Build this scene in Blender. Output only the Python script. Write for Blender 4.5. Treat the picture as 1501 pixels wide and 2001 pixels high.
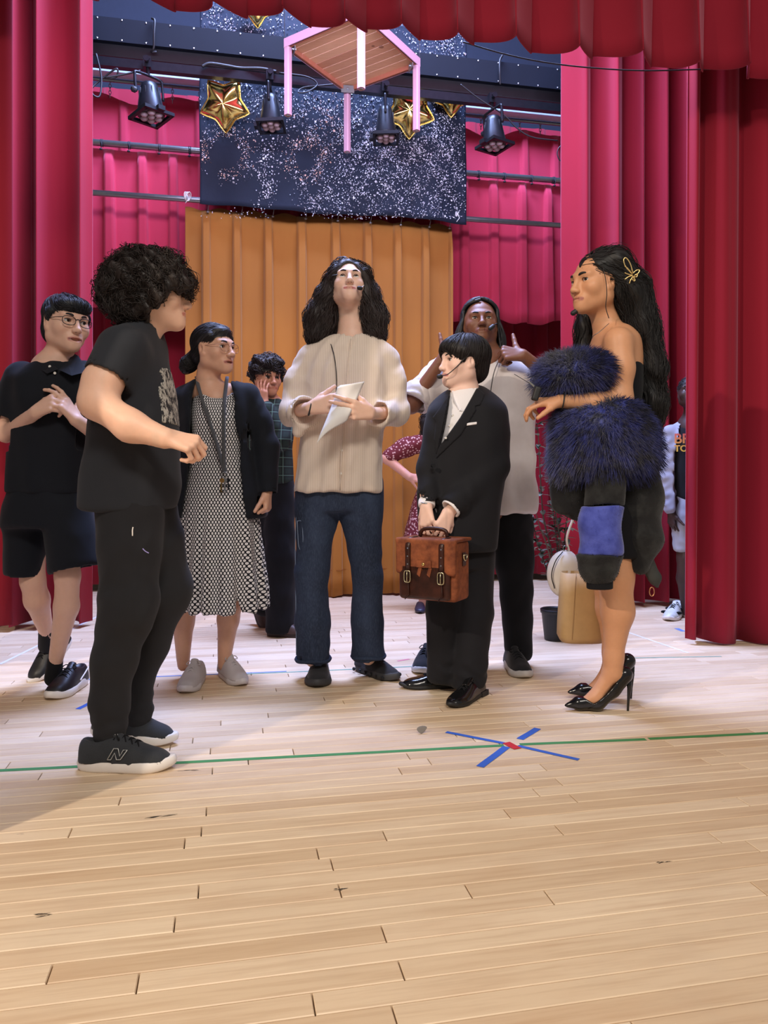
import bpy, math, random
import numpy as np
from mathutils import Vector, Matrix, kdtree

for _o in list(bpy.data.objects):
    bpy.data.objects.remove(_o, do_unlink=True)
scene = bpy.context.scene
COL = scene.collection
rng = np.random.default_rng(7)
random.seed(7)

# ------------------------------------------------------------------ camera
F = 1503.0            # focal length in pixels of the 1501x2001 frame
CX, HY, CAMH = 750.5, 935.0, 0.90
cam = bpy.data.cameras.new('camera')
cam_o = bpy.data.objects.new('camera', cam)
COL.objects.link(cam_o)
cam_o.location = (0, 0, CAMH)
cam_o.rotation_euler = (math.pi / 2, 0, 0)
cam.sensor_fit = 'VERTICAL'
cam.sensor_height = 36.0
cam.lens = 36.0 * F / 2001.0
cam.shift_y = -(1000.5 - HY) / 2001.0
cam.clip_start = 0.05
scene.camera = cam_o

# ------------------------------------------------------------------ world, lights, exposure
world = bpy.data.worlds.new('world')
scene.world = world
world.use_nodes = True
world.node_tree.nodes['Background'].inputs[0].default_value = (1.0, 0.93, 0.88, 1)
world.node_tree.nodes['Background'].inputs[1].default_value = 0.30
scene.view_settings.view_transform = 'Standard'
scene.view_settings.look = 'None'
scene.view_settings.gamma = 1.0
scene.view_settings.use_curve_mapping = False
scene.view_settings.exposure = 0.0


def light(name, kind, loc, target, energy, color, size=1.0, size_y=None, spot=None, blend=0.5):
    l = bpy.data.lights.new(name, kind)
    l.energy = energy
    l.color = color
    if kind == 'AREA':
        l.size = size
        if size_y:
            l.shape = 'RECTANGLE'
            l.size_y = size_y
    if kind == 'SPOT':
        l.spot_size = spot
        l.spot_blend = blend
        l.shadow_soft_size = size
    o = bpy.data.objects.new(name, l)
    COL.objects.link(o)
    o.location = loc
    o.rotation_euler = (Vector(target) - Vector(loc)).to_track_quat('-Z', 'Y').to_euler()
    return o


YAW = 0.2007
CA, SA = math.cos(YAW), math.sin(YAW)


def st(s, t, z=0.0):
    """stage coordinates (s across, t upstage) to world"""
    return np.array([s * CA - t * SA, s * SA + t * CA, z])


# house lights of the hall, warm, in front of the stage
light('house_spot', 'SPOT', (-3.2, -1.3, 3.7), (-0.1, 1.9, 0.0), 640, (1.0, 0.84, 0.67), 0.05, spot=1.35, blend=0.6)
light('house_light_soft', 'AREA', (0.7, -2.4, 5.1), (0.3, 2.8, 0.8), 205, (1.0, 0.92, 0.83), 2.6, 0.8)
# stage wash: cool border lights above the stage behind the valance
light('border_light_wash', 'AREA', tuple(st(0.72, 3.85, 3.42)), tuple(st(0.78, 6.2, 1.9)), 74, (0.74, 0.72, 1.0), 3.4, 0.25)
light('border_light_top', 'AREA', tuple(st(0.75, 4.5, 6.4)), tuple(st(0.75, 4.5, 0.0)), 850, (0.42, 0.54, 1.0), 2.6, 0.9)
light('added_amber_fill', 'SPOT', tuple(st(0.2, 4.1, 3.7)), tuple(st(0.72, 5.8, 0.3)), 40, (1.0, 0.74, 0.42), 0.2, spot=0.75, blend=0.8)  # added spot that brightens the lower part of the amber curtain


# ------------------------------------------------------------------ pixel helpers
def P(px, py, Y):
    """point that the photograph shows at (px,py), standing Y metres from the camera"""
    return np.array([(px - CX) / F * Y, Y, CAMH - (py - HY) / F * Y])


def ground(px, py):
    Y = CAMH * F / (py - HY)
    return np.array([(px - CX) / F * Y, Y, 0.0])


def S(px, T):
    return T * math.tan(YAW + math.atan((px - CX) / F))


def onplane(px, py, T):
    s = S(px, T)
    Y = s * SA + T * CA
    p = st(s, T)
    p[2] = CAMH - (py - HY) / F * Y
    return p


# ------------------------------------------------------------------ materials
MATS = {}


def hexc(r, g, b):
    """sRGB 0-255 to linear"""
    out = []
    for c in (r, g, b):
        c = c / 255.0
        out.append(c / 12.92 if c <= 0.04045 else ((c + 0.055) / 1.055) ** 2.4)
    return tuple(out)


class NT:
    def __init__(self, name):
        self.m = bpy.data.materials.new(name)
        self.m.use_nodes = True
        self.t = self.m.node_tree
        self.b = self.t.nodes['Principled BSDF']

    def n(self, typ, **kw):
        nd = self.t.nodes.new(typ)
        for k, v in kw.items():
            if hasattr(nd, k):
                setattr(nd, k, v)
            else:
                nd.inputs[k].default_value = v
        return nd

    def l(self, a, b):
        self.t.links.new(a, b)

    def math(self, op, a, b=None, c=None):
        nd = self.t.nodes.new('ShaderNodeMath')
        nd.operation = op
        for i, v in enumerate((a, b, c)):
            if v is None:
                continue
            if isinstance(v, (int, float)):
                nd.inputs[i].default_value = v
            else:
                self.l(v, nd.inputs[i])
        return nd.outputs[0]

    def mix(self, fac, a, b):
        nd = self.t.nodes.new('ShaderNodeMix')
        nd.data_type = 'RGBA'
        if isinstance(fac, (int, float)):
            nd.inputs[0].default_value = fac
        else:
            self.l(fac, nd.inputs[0])
        for i, v in ((6, a), (7, b)):
            if isinstance(v, tuple):
                nd.inputs[i].default_value = (*v[:3], 1)
            else:
                self.l(v, nd.inputs[i])
        return nd.outputs[2]

    def ramp(self, fac, lo, hi):
        nd = self.t.nodes.new('ShaderNodeMapRange')
        self.l(fac, nd.inputs[0])
        nd.inputs[1].default_value = lo
        nd.inputs[2].default_value = hi
        return nd.outputs[0]

    def coord(self, which='Object'):
        return self.n('ShaderNodeTexCoord').outputs[which]

    def noise(self, vec, scale, detail=2, rough=0.5, stretch=None):
        if stretch:
            mp = self.n('ShaderNodeMapping')
            self.l(vec, mp.inputs[0])
            mp.inputs['Scale'].default_value = stretch
            vec = mp.outputs[0]
        nd = self.n('ShaderNodeTexNoise')
        nd.inputs['Scale'].default_value = scale
        nd.inputs['Detail'].default_value = detail
        nd.inputs['Roughness'].default_value = rough
        self.l(vec, nd.inputs['Vector'])
        return nd.outputs[0]

    def bump(self, h, strength=0.2, dist=0.002):
        nd = self.n('ShaderNodeBump')
        nd.inputs['Strength'].default_value = strength
        nd.inputs['Distance'].default_value = dist
        self.l(h, nd.inputs['Height'])
        self.l(nd.outputs[0], self.b.inputs['Normal'])

    def base(self, c):
        if isinstance(c, tuple):
            self.b.inputs['Base Color'].default_value = (*c[:3], 1)
        else:
            self.l(c, self.b.inputs['Base Color'])

    def set(self, rough=None, metal=None, spec=None, sheen=None, sheen_tint=None, coat=None, sss=None):
        I = self.b.inputs
        if rough is not None: I['Roughness'].default_value = rough
        if metal is not None: I['Metallic'].default_value = metal
        if spec is not None: I['Specular IOR Level'].default_value = spec
        if sheen is not None: I['Sheen Weight'].default_value = sheen
        if sheen_tint is not None: I['Sheen Tint'].default_value = (*sheen_tint, 1)
        if coat is not None: I['Coat Weight'].default_value = coat
        if sss is not None:
            I['Subsurface Weight'].default_value = sss
            I['Subsurface Radius'].default_value = (0.01, 0.004, 0.002)
        return self


def plain(name, col, rough=0.6, metal=0.0, var=0.12, nscale=30, bump=0.0, spec=0.5, sheen=0.0, coat=0.0, stretch=None):
    if name in MATS:
        return MATS[name]
    t = NT(name)
    c = t.coord()
    nz = t.noise(c, nscale, 3, stretch=stretch)
    lo = tuple(x * (1 - var) for x in col)
    hi = tuple(min(1, x * (1 + var)) for x in col)
    t.base(t.mix(nz, lo, hi))
    t.set(rough=rough, metal=metal, spec=spec, sheen=sheen, coat=coat)
    if bump:
        t.bump(t.noise(c, nscale * 8, 2), bump, 0.001)
    MATS[name] = t.m
    return t.m


def cloth(name, col, rough=0.9, var=0.15, weave=900, bump=0.25, sheen=0.15, big=14, spec=0.25):
    if name in MATS:
        return MATS[name]
    t = NT(name)
    c = t.coord()
    n1 = t.noise(c, big, 3)
    n2 = t.noise(c, weave, 1)
    f = t.math('ADD', t.math('MULTIPLY', n1, 0.7), t.math('MULTIPLY', n2, 0.3))
    lo = tuple(x * (1 - var) for x in col)
    hi = tuple(min(1, x * (1 + var)) for x in col)
    t.base(t.mix(f, lo, hi))
    t.set(rough=rough, spec=spec, sheen=sheen)
    t.bump(n2, bump, 0.0006)
    MATS[name] = t.m
    return t.m


# ------------------------------------------------------------------ objects
def link(o, parent=None):
    COL.objects.link(o)
    if parent is not None:
        o.parent = parent
    return o


def base_of(parent):
    p = np.zeros(3)
    while parent is not None:
        p = p + np.array(parent.location)
        parent = parent.parent
    return p


def thing(name, label, cat, loc=(0, 0, 0), group=None):
    o = bpy.data.objects.new(name, None)
    o.empty_display_size = 0.1
    COL.objects.link(o)
    o.location = loc
    tag(o, label, cat, group)
    return o


def tag(o, label=None, cat=None, group=None, kind=None):
    if label: o['label'] = label
    if cat: o['category'] = cat
    if group: o['group'] = group
    if kind: o['kind'] = kind
    return o


def mk(name, verts, faces, mat, parent=None, smooth=True, colors=None, origin=None):
    """mesh from world-space verts; origin of a top-level mesh can be given"""
    v = np.asarray(verts, dtype=np.float64)
    off = base_of(parent) if parent is not None else (np.asarray(origin) if origin is not None else np.zeros(3))
    v = v - off
    me = bpy.data.meshes.new(name)
    if isinstance(faces, np.ndarray) and faces.ndim == 2:
        k = faces.shape[1]
        nf = len(faces)
        me.vertices.add(len(v))
        me.vertices.foreach_set('co', v.astype(np.float32).ravel())
        me.loops.add(nf * k)
        me.loops.foreach_set('vertex_index', faces.astype(np.int32).ravel())
        me.polygons.add(nf)
        me.polygons.foreach_set('loop_start', np.arange(0, nf * k, k, dtype=np.int32))
        me.update(calc_edges=True)
        me.validate()
    else:
        me.from_pydata([tuple(p) for p in v], [], [tuple(int(i) for i in f) for f in faces])
    if smooth:
        me.polygons.foreach_set('use_smooth', np.ones(len(me.polygons), dtype=bool))
    if colors is not None:
        at = me.color_attributes.new('tint', 'FLOAT_COLOR', 'POINT')
        c = np.ones((len(v), 4), dtype=np.float32)
        c[:, :3] = colors
        at.data.foreach_set('color', c.ravel())
    if mat is not None:
        me.materials.append(mat)
    o = bpy.data.objects.new(name, me)
    if parent is None and origin is not None:
        o.location = tuple(origin)
    return link(o, parent)


class MB:
    """collects verts / faces of one mesh"""
    def __init__(self):
        self.v = []
        self.f = []
        self.n = 0

    def add(self, v, f):
        v = np.asarray(v, float)
        self.v.append(v)
        self.f += [tuple(int(i) + self.n for i in q) for q in f]
        self.n += len(v)
        return self

    def box(self, c, size, R=None):
        """box at centre c, full size, optional 3x3 (columns = axes)"""
        s = np.array(size) / 2
        v = np.array([[x, y, z] for x in (-1, 1) for y in (-1, 1) for z in (-1, 1)], float) * s
        if R is not None:
            v = v @ np.asarray(R).T
        v = v + np.asarray(c)
        return self.add(v, [(0, 1, 3, 2), (4, 6, 7, 5), (0, 4, 5, 1), (2, 3, 7, 6), (0, 2, 6, 4), (1, 5, 7, 3)])

    def tube(self, pts, r, sides=8, cap=True, flat=None):
        pts = np.asarray(pts, float)
        n = len(pts)
        r = np.broadcast_to(np.asarray(r, float), (n,))
        tan = np.gradient(pts, axis=0)
        tan /= np.linalg.norm(tan, axis=1)[:, None] + 1e-12
        ref = np.array([0, 0, 1.0])
        if abs(tan[0] @ ref) > 0.9:
            ref = np.array([1.0, 0, 0])
        vs = []
        u = np.cross(tan[0], ref)
        u /= np.linalg.norm(u)
        for i in range(n):
            u = u - tan[i] * (u @ tan[i])
            u /= np.linalg.norm(u) + 1e-12
            w = np.cross(tan[i], u)
            a = np.arange(sides) * 2 * math.pi / sides
            fl = 1.0 if flat is None else flat
            vs.append(pts[i] + r[i] * (np.cos(a)[:, None] * u + fl * np.sin(a)[:, None] * w))
        v = np.concatenate(vs)
        f = []
        for i in range(n - 1):
            for j in range(sides):
                k = (j + 1) % sides
                f.append((i * sides + j, i * sides + k, (i + 1) * sides + k, (i + 1) * sides + j))
        if cap:
            f.append(tuple(range(sides - 1, -1, -1)))
            f.append(tuple((n - 1) * sides + j for j in range(sides)))
        return self.add(v, f)

    def lathe(self, c, prof, sides=24, R=None):
        """prof = [(r,z)...] around local z"""
        vs = []
        a = np.arange(sides) * 2 * math.pi / sides
        for r, z in prof:
            vs.append(np.stack([r * np.cos(a), r * np.sin(a), np.full(sides, z)], 1))
        v = np.concatenate(vs)
        if R is not None:
            v = v @ np.asarray(R).T
        v = v + np.asarray(c)
        f = []
        for i in range(len(prof) - 1):
            for j in range(sides):
                k = (j + 1) % sides
                f.append((i * sides + j, i * sides + k, (i + 1) * sides + k, (i + 1) * sides + j))
        f.append(tuple(range(sides - 1, -1, -1)))
        f.append(tuple((len(prof) - 1) * sides + j for j in range(sides)))
        return self.add(v, f)

    def prism(self, poly, ext):
        """closed polygon (N,3) extruded by vector ext"""
        poly = np.asarray(poly, float)
        n = len(poly)
        v = np.concatenate([poly, poly + np.asarray(ext)])
        f = [tuple(range(n)), tuple(range(2 * n - 1, n - 1, -1))]
        for i in range(n):
            j = (i + 1) % n
            f.append((i, i + n, j + n, j))
        return self.add(v, f)

    def build(self, name, mat, parent=None, smooth=False, origin=None):
        return mk(name, np.concatenate(self.v), self.f, mat, parent, smooth, origin=origin)


def frame(zaxis, up=(0, 0, 1)):
    """3x3 with columns x,y,z ; z along zaxis"""
    z = np.asarray(zaxis, float)
    z = z / np.linalg.norm(z)
    u = np.asarray(up, float)
    if abs(z @ u) > 0.98:
        u = np.array([0, 1.0, 0])
    x = np.cross(u, z)
    x /= np.linalg.norm(x)
    return np.stack([x, np.cross(z, x), z], 1)


def spline(pts, n=40):
    """Catmull-Rom through pts"""
    p = np.asarray(pts, float)
    p = np.vstack([2 * p[0] - p[1], p, 2 * p[-1] - p[-2]])
    m = len(p) - 3
    out = []
    for i in range(n):
        x = i / (n - 1) * m
        k = min(int(x), m - 1)
        t = x - k
        a, b, c, d = p[k], p[k + 1], p[k + 2], p[k + 3]
        out.append(0.5 * (2 * b + (c - a) * t + (2 * a - 5 * b + 4 * c - d) * t * t + (3 * b - a - 3 * c + d) * t ** 3))
    return np.array(out)


# ------------------------------------------------------------------ implicit surfaces
class Prim:
    def __init__(self, lo, hi, fn):
        self.lo, self.hi, self.fn = np.asarray(lo, float), np.asarray(hi, float), fn


def rcone(a, b, ra, rb, flat=None, wr=None):
    """tapered capsule; flat=(normal, ratio) squeezes it; wr=(amp, freq, seed) adds ring wrinkles"""
    a = np.asarray(a, float)
    b = np.asarray(b, float)
    ab = b - a
    L2 = float(ab @ ab) + 1e-12
    L = math.sqrt(L2)
    rm = max(ra, rb) * (1.0 if flat is None else max(1.0, flat[1])) + (wr[0] if wr else 0)
    if flat is not None:
        n = np.asarray(flat[0], float)
        n = n / np.linalg.norm(n)
        fs = flat[1]

    def fn(X, Y, Z):
        x, y, z = X - a[0], Y - a[1], Z - a[2]
        t = np.clip((x * ab[0] + y * ab[1] + z * ab[2]) / L2, 0, 1)
        qx, qy, qz = x - t * ab[0], y - t * ab[1], z - t * ab[2]
        if flat is not None:
            qn = (qx * n[0] + qy * n[1] + qz * n[2]) * (1 / fs - 1)
            qx, qy, qz = qx + qn * n[0], qy + qn * n[1], qz + qn * n[2]
        r = ra + (rb - ra) * t
        d = np.sqrt(qx * qx + qy * qy + qz * qz) - r
        if flat is not None:
            d = d * min(1.0, fs)
        if wr:
            d = d - wr[0] * np.sin(t * L * wr[1] + 2.2 * np.sin(38 * X + wr[2]) + 1.7 * np.sin(31 * Y - wr[2] * 2) + wr[2])
        return d
    return Prim(np.minimum(a, b) - rm, np.maximum(a, b) + rm, fn)


def chain(pts, rs, **kw):
    return [rcone(pts[i], pts[i + 1], rs[i], rs[i + 1], **kw) for i in range(len(pts) - 1)]


def ell(c, r, R=None):
    c = np.asarray(c, float)
    r = np.broadcast_to(np.asarray(r, float), (3,))
    M = np.eye(3) if R is None else np.asarray(R)
    ext = np.sqrt(((M * r) ** 2).sum(1))

    def fn(X, Y, Z):
        x, y, z = X - c[0], Y - c[1], Z - c[2]
        u = (x * M[0, 0] + y * M[1, 0] + z * M[2, 0])
        v = (x * M[0, 1] + y * M[1, 1] + z * M[2, 1])
        w = (x * M[0, 2] + y * M[1, 2] + z * M[2, 2])
        k0 = np.sqrt((u / r[0]) ** 2 + (v / r[1]) ** 2 + (w / r[2]) ** 2)
        k1 = np.sqrt((u / r[0] ** 2) ** 2 + (v / r[1] ** 2) ** 2 + (w / r[2] ** 2) ** 2) + 1e-9
        return k0 * (k0 - 1) / k1
    return Prim(c - ext, c + ext, fn)


def boxp(c, half, R=None, rnd=0.0):
    c = np.asarray(c, float)
    h = np.asarray(half, float) - rnd
    M = np.eye(3) if R is None else np.asarray(R)
    ext = (np.abs(M) * np.asarray(half, float)).sum(1)

    def fn(X, Y, Z):
        x, y, z = X - c[0], Y - c[1], Z - c[2]
        q = [np.abs(x * M[0, i] + y * M[1, i] + z * M[2, i]) - h[i] for i in range(3)]
        o = np.sqrt(sum(np.maximum(k, 0) ** 2 for k in q))
        return o + np.minimum(np.maximum(np.maximum(q[0], q[1]), q[2]), 0) - rnd
    return Prim(c - ext, c + ext, fn)


def half(p, n):
    """half space on the side the normal points to"""
    p = np.asarray(p, float)
    n = np.asarray(n, float)
    n = n / np.linalg.norm(n)

    def fn(X, Y, Z):
        return -((X - p[0]) * n[0] + (Y - p[1]) * n[1] + (Z - p[2]) * n[2])
    return Prim([-99] * 3, [99] * 3, fn)


def stack(secs, n=2.3, folds=None, rnd=0.02):
    """vertical stack of superellipses; secs = [(z, cx, cy, a, b)], folds(theta, z) -> metres"""
    s = np.array(sorted(secs, key=lambda q: q[0]), float)
    z = s[:, 0]
    zs = np.linspace(z[0], z[-1], 96)
    cur = []
    for j in range(1, 5):
        # monotone-ish cubic: smooth the linear interpolation a little
        q = np.interp(zs, z, s[:, j])
        m = np.gradient(s[:, j], z)
        out = np.empty_like(zs)
        idx = np.clip(np.searchsorted(z, zs) - 1, 0, len(z) - 2)
        hh = z[idx + 1] - z[idx]
        t = (zs - z[idx]) / hh
        out = ((2 * t ** 3 - 3 * t ** 2 + 1) * s[idx, j] + (t ** 3 - 2 * t ** 2 + t) * hh * m[idx]
               + (-2 * t ** 3 + 3 * t ** 2) * s[idx + 1, j] + (t ** 3 - t ** 2) * hh * m[idx + 1])
        cur.append(0.75 * out + 0.25 * q)
    A = cur[2].max()
    B = cur[3].max()
    ex = 0.03
    lo = [cur[0].min() - A - ex, cur[1].min() - B - ex, z[0] - ex]
    hi = [cur[0].max() + A + ex, cur[1].max() + B + ex, z[-1] + ex]

    def fn(X, Y, Z):
        Zc = np.clip(Z, z[0], z[-1])
        cx = np.interp(Zc, zs, cur[0])
        cy = np.interp(Zc, zs, cur[1])
        a = np.interp(Zc, zs, cur[2])
        b = np.interp(Zc, zs, cur[3])
        x = X - cx
        y = Y - cy
        rho = (np.abs(x / a) ** n + np.abs(y / b) ** n) ** (1 / n) + 1e-6
        R = np.sqrt(x * x + y * y) + 1e-6
        d = (1 - 1 / rho) * R
        d = np.where(R < 0.01, -np.minimum(a, b), d)
        if folds is not None:
            d = d - folds(np.arctan2(y, x), Z)
        e = np.maximum(Z - z[-1], z[0] - Z)
        k = rnd
        h = np.maximum(k - np.abs(d - e), 0) / k
        return np.maximum(d, e) + h * h * k * 0.25
    return Prim(lo, hi, fn)


def smin(a, b, k):
    if k <= 0:
        return np.minimum(a, b)
    h = np.maximum(k - np.abs(a - b), 0) / k
    return np.minimum(a, b) - h * h * k * 0.25


class Field:
    def __init__(self):
        self.ops = []
        self.post = None

    def add(self, prims, k=0.02):
        for p in (prims if isinstance(prims, (list, tuple)) else [prims]):
            self.ops.append((1, p, k))
        return self

    def sub(self, prims, k=0.004):
        for p in (prims if isinstance(prims, (list, tuple)) else [prims]):
            self.ops.append((-1, p, k))
        return self

    def sub_field(self, f, k=0.004):
        self.ops.append((2, f, k))
        return self

    def bounds(self):
        lo = np.min([p.lo for s, p, k in self.ops if s == 1], axis=0)
        hi = np.max([p.hi for s, p, k in self.ops if s == 1], axis=0)
        return lo, hi

    def eval_grid(self, xs, ys, zs):
        D = np.full((len(xs), len(ys), len(zs)), 0.5, dtype=np.float32)
        h = xs[1] - xs[0]
        ax = (xs, ys, zs)
        for s, p, k in self.ops:
            if s == 2:
                D2 = p.eval_grid(xs, ys, zs)
                D = np.minimum(D, D2) if k <= 0 else smin(D, D2, k)
                continue
            m = k + 2.5 * h
            sl = []
            for i in range(3):
                i0 = int(np.searchsorted(ax[i], p.lo[i] - m))
                i1 = int(np.searchsorted(ax[i], p.hi[i] + m))
                sl.append(slice(i0, i1))
            if any(q.stop - q.start <= 0 for q in sl):
                continue
            X = xs[sl[0]][:, None, None]
            Y = ys[sl[1]][None, :, None]
            Z = zs[sl[2]][None, None, :]
            d = p.fn(X, Y, Z).astype(np.float32)
            sub = D[sl[0], sl[1], sl[2]]
            if s == 1:
                D[sl[0], sl[1], sl[2]] = smin(sub, d, k)
            else:
                D[sl[0], sl[1], sl[2]] = -smin(-sub, d, k)
        if self.post is not None:
            X = xs[:, None, None]
            Y = ys[None, :, None]
            Z = zs[None, None, :]
            near = np.abs(D) < 0.08
            D = np.where(near, D + self.post(X, Y, Z), D).astype(np.float32)
        return D

    def mesh(self, h, lo=None, hi=None):
        if lo is None:
            lo, hi = self.bounds()
            lo = lo - 0.03
            hi = hi + 0.03
        xs, ys, zs = [np.arange(lo[i], hi[i] + h, h, dtype=np.float32) for i in range(3)]
        D = self.eval_grid(xs, ys, zs)
        return surfnet(D, np.array([xs[0], ys[0], zs[0]]), h)


def surfnet(D, org, h):
    nx, ny, nz = D.shape
    S_ = D < 0
    c = np.zeros((nx - 1, ny - 1, nz - 1), dtype=np.int8)
    for i in (0, 1):
        for j in (0, 1):
            for k in (0, 1):
                c += S_[i:nx - 1 + i, j:ny - 1 + j, k:nz - 1 + k]
    act = (c > 0) & (c < 8)
    I, J, K = np.nonzero(act)
    if len(I) == 0:
        return np.zeros((0, 3)), np.zeros((0, 4), int)
    idx = np.full(act.shape, -1, dtype=np.int32)
    idx[I, J, K] = np.arange(len(I))
    acc = np.zeros((len(I), 3))
    cnt = np.zeros(len(I))
    cor = [(i, j, k) for i in (0, 1) for j in (0, 1) for k in (0, 1)]
    val = {q: D[I + q[0], J + q[1], K + q[2]] for q in cor}
    for a in cor:
        for axis in range(3):
            if a[axis] == 1:
                continue
            b = list(a)
            b[axis] = 1
            b = tuple(b)
            va, vb = val[a], val[b]
            m = (va < 0) != (vb < 0)
            t = np.where(m, va / np.where(m, va - vb, 1), 0)
            p = np.tile(np.array(a, float), (len(I), 1))
            p[:, axis] = t
            acc += np.where(m[:, None], p, 0)
            cnt += m
    V = (np.stack([I, J, K], 1) + acc / cnt[:, None]) * h + org
    faces = []
    # x edges
    for axis in range(3):
        s0 = [slice(None)] * 3
        s1 = [slice(None)] * 3
        s0[axis] = slice(0, -1)
        s1[axis] = slice(1, None)
        e = S_[tuple(s0)] != S_[tuple(s1)]
        o1, o2 = [(1, 2), (2, 0), (0, 1)][axis]
        sl = [slice(None)] * 3
        sl[o1] = slice(1, -1)
        sl[o2] = slice(1, -1)
        mask = np.zeros_like(e)
        mask[tuple(sl)] = e[tuple(sl)]
        A = np.stack(np.nonzero(mask), 1)
        if len(A) == 0:
            continue
        d1 = np.zeros(3, int); d1[o1] = 1
        d2 = np.zeros(3, int); d2[o2] = 1
        q = [A - d1 - d2, A - d2, A, A - d1]
        q = [idx[k[:, 0], k[:, 1], k[:, 2]] for k in q]
        fl = S_[A[:, 0], A[:, 1], A[:, 2]]
        f = np.stack(q, 1)
        f = np.where(fl[:, None], f, f[:, ::-1])
        f = f[(f >= 0).all(1)]
        faces.append(f)
    return V, np.concatenate(faces)


def smooth_mesh(V, Fq, n=2, w=0.5):
    e = np.concatenate([Fq[:, [0, 1]], Fq[:, [1, 2]], Fq[:, [2, 3]], Fq[:, [3, 0]]])
    for _ in range(n):
        A = np.zeros_like(V)
        c = np.zeros(len(V))
        for d in range(3):
            A[:, d] = np.bincount(e[:, 0], V[e[:, 1], d], len(V)) + np.bincount(e[:, 1], V[e[:, 0], d], len(V))
        c = np.bincount(e[:, 0], minlength=len(V)) + np.bincount(e[:, 1], minlength=len(V)) + 1e-9
        V = V * (1 - w) + A / c[:, None] * w
    return V


def merge(parts):
    vs, fs, n = [], [], 0
    for v, f in parts:
        if len(v) == 0:
            continue
        vs.append(v)
        fs.append(f + n)
        n += len(v)
    return np.concatenate(vs), np.concatenate(fs)


def sfield(name, prims, mat, parent, h=0.004, k=0.006, subs=None, post=None):
    """quick implicit part"""
    f = Field()
    f.add(prims, k)
    if subs:
        f.sub(subs)
    f.post = post
    v, fa = f.mesh(h)
    return mk(name, v, fa, mat, parent)


def strands(paths, r0, r1, sides=3):
    """many thin tapered tubes, vectorised; paths (N,M,3)"""
    Pp = np.asarray(paths, float)
    N, M, _ = Pp.shape
    tan = np.gradient(Pp, axis=1)
    tan /= np.linalg.norm(tan, axis=2, keepdims=True) + 1e-12
    ref = np.array([0.31, 0.52, 0.79])
    u = np.cross(tan, ref)
    u /= np.linalg.norm(u, axis=2, keepdims=True) + 1e-12
    w = np.cross(tan, u)
    r0 = np.broadcast_to(np.asarray(r0, float), (N,))
    r1 = np.broadcast_to(np.asarray(r1, float), (N,))
    t = np.linspace(0, 1, M)
    r = r0[:, None] * (1 - t) ** 0.7 + r1[:, None] * t
    a = np.arange(sides) * 2 * math.pi / sides
    V = (Pp[:, :, None, :] + r[:, :, None, None] * (np.cos(a)[None, None, :, None] * u[:, :, None, :]
         + np.sin(a)[None, None, :, None] * w[:, :, None, :])).reshape(-1, 3)
    i = np.arange(N)[:, None, None] * M * sides
    m = np.arange(M - 1)[None, :, None] * sides
    j = np.arange(sides)[None, None, :]
    k = (j + 1) % sides
    f = np.stack([i + m + j, i + m + k, i + m + sides + k, i + m + sides + j], -1).reshape(-1, 4)
    return V, f
# ================================================================== the setting
def velour(name, col, sheen=0.35):
    t = NT(name)
    c = t.coord()
    n1 = t.noise(c, 5, 3, stretch=(1, 1, 0.25))
    n2 = t.noise(c, 700, 1)
    f = t.math('ADD', t.math('MULTIPLY', n1, 0.75), t.math('MULTIPLY', n2, 0.25))
    t.base(t.mix(f, tuple(x * 0.8 for x in col), tuple(min(1, x * 1.18) for x in col)))
    t.set(rough=0.85, spec=0.15, sheen=sheen, sheen_tint=(1.0, 0.45, 0.6))
    t.b.inputs['Sheen Roughness'].default_value = 0.45
    t.bump(n2, 0.15, 0.0006)
    MATS[name] = t.m
    return t.m


M_red = velour('red_velour', (0.27, 0.012, 0.027), 0.28)
M_red_lit = velour('red_velour_lit', (0.50, 0.036, 0.075))  # same red velour, its pink lit tone put into the colour
M_black = plain('black_paint', (0.012, 0.013, 0.016), 0.6, var=0.3)
M_blackmetal = plain('black_metal', (0.02, 0.022, 0.028), 0.35, 0.6, var=0.3)
M_blackbeam = plain('dark_blue_beam', (0.005, 0.007, 0.014), 0.7, 0.0, var=0.25, nscale=6, spec=0.2)
M_steel = plain('grey_steel_pipe', (0.30, 0.32, 0.34), 0.35, 0.8, var=0.15)
M_rail = plain('pale_blue_rail', (0.55, 0.66, 0.78), 0.4, 0.1, var=0.08)
M_rivet = plain('bright_rivet', (0.75, 0.78, 0.82), 0.3, 0.9, var=0.05)
M_gold = plain('gold_foil', (0.80, 0.62, 0.20), 0.18, 1.0, var=0.1, nscale=8)
M_brass = plain('brass', (0.75, 0.55, 0.2), 0.25, 1.0, var=0.1)

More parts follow.
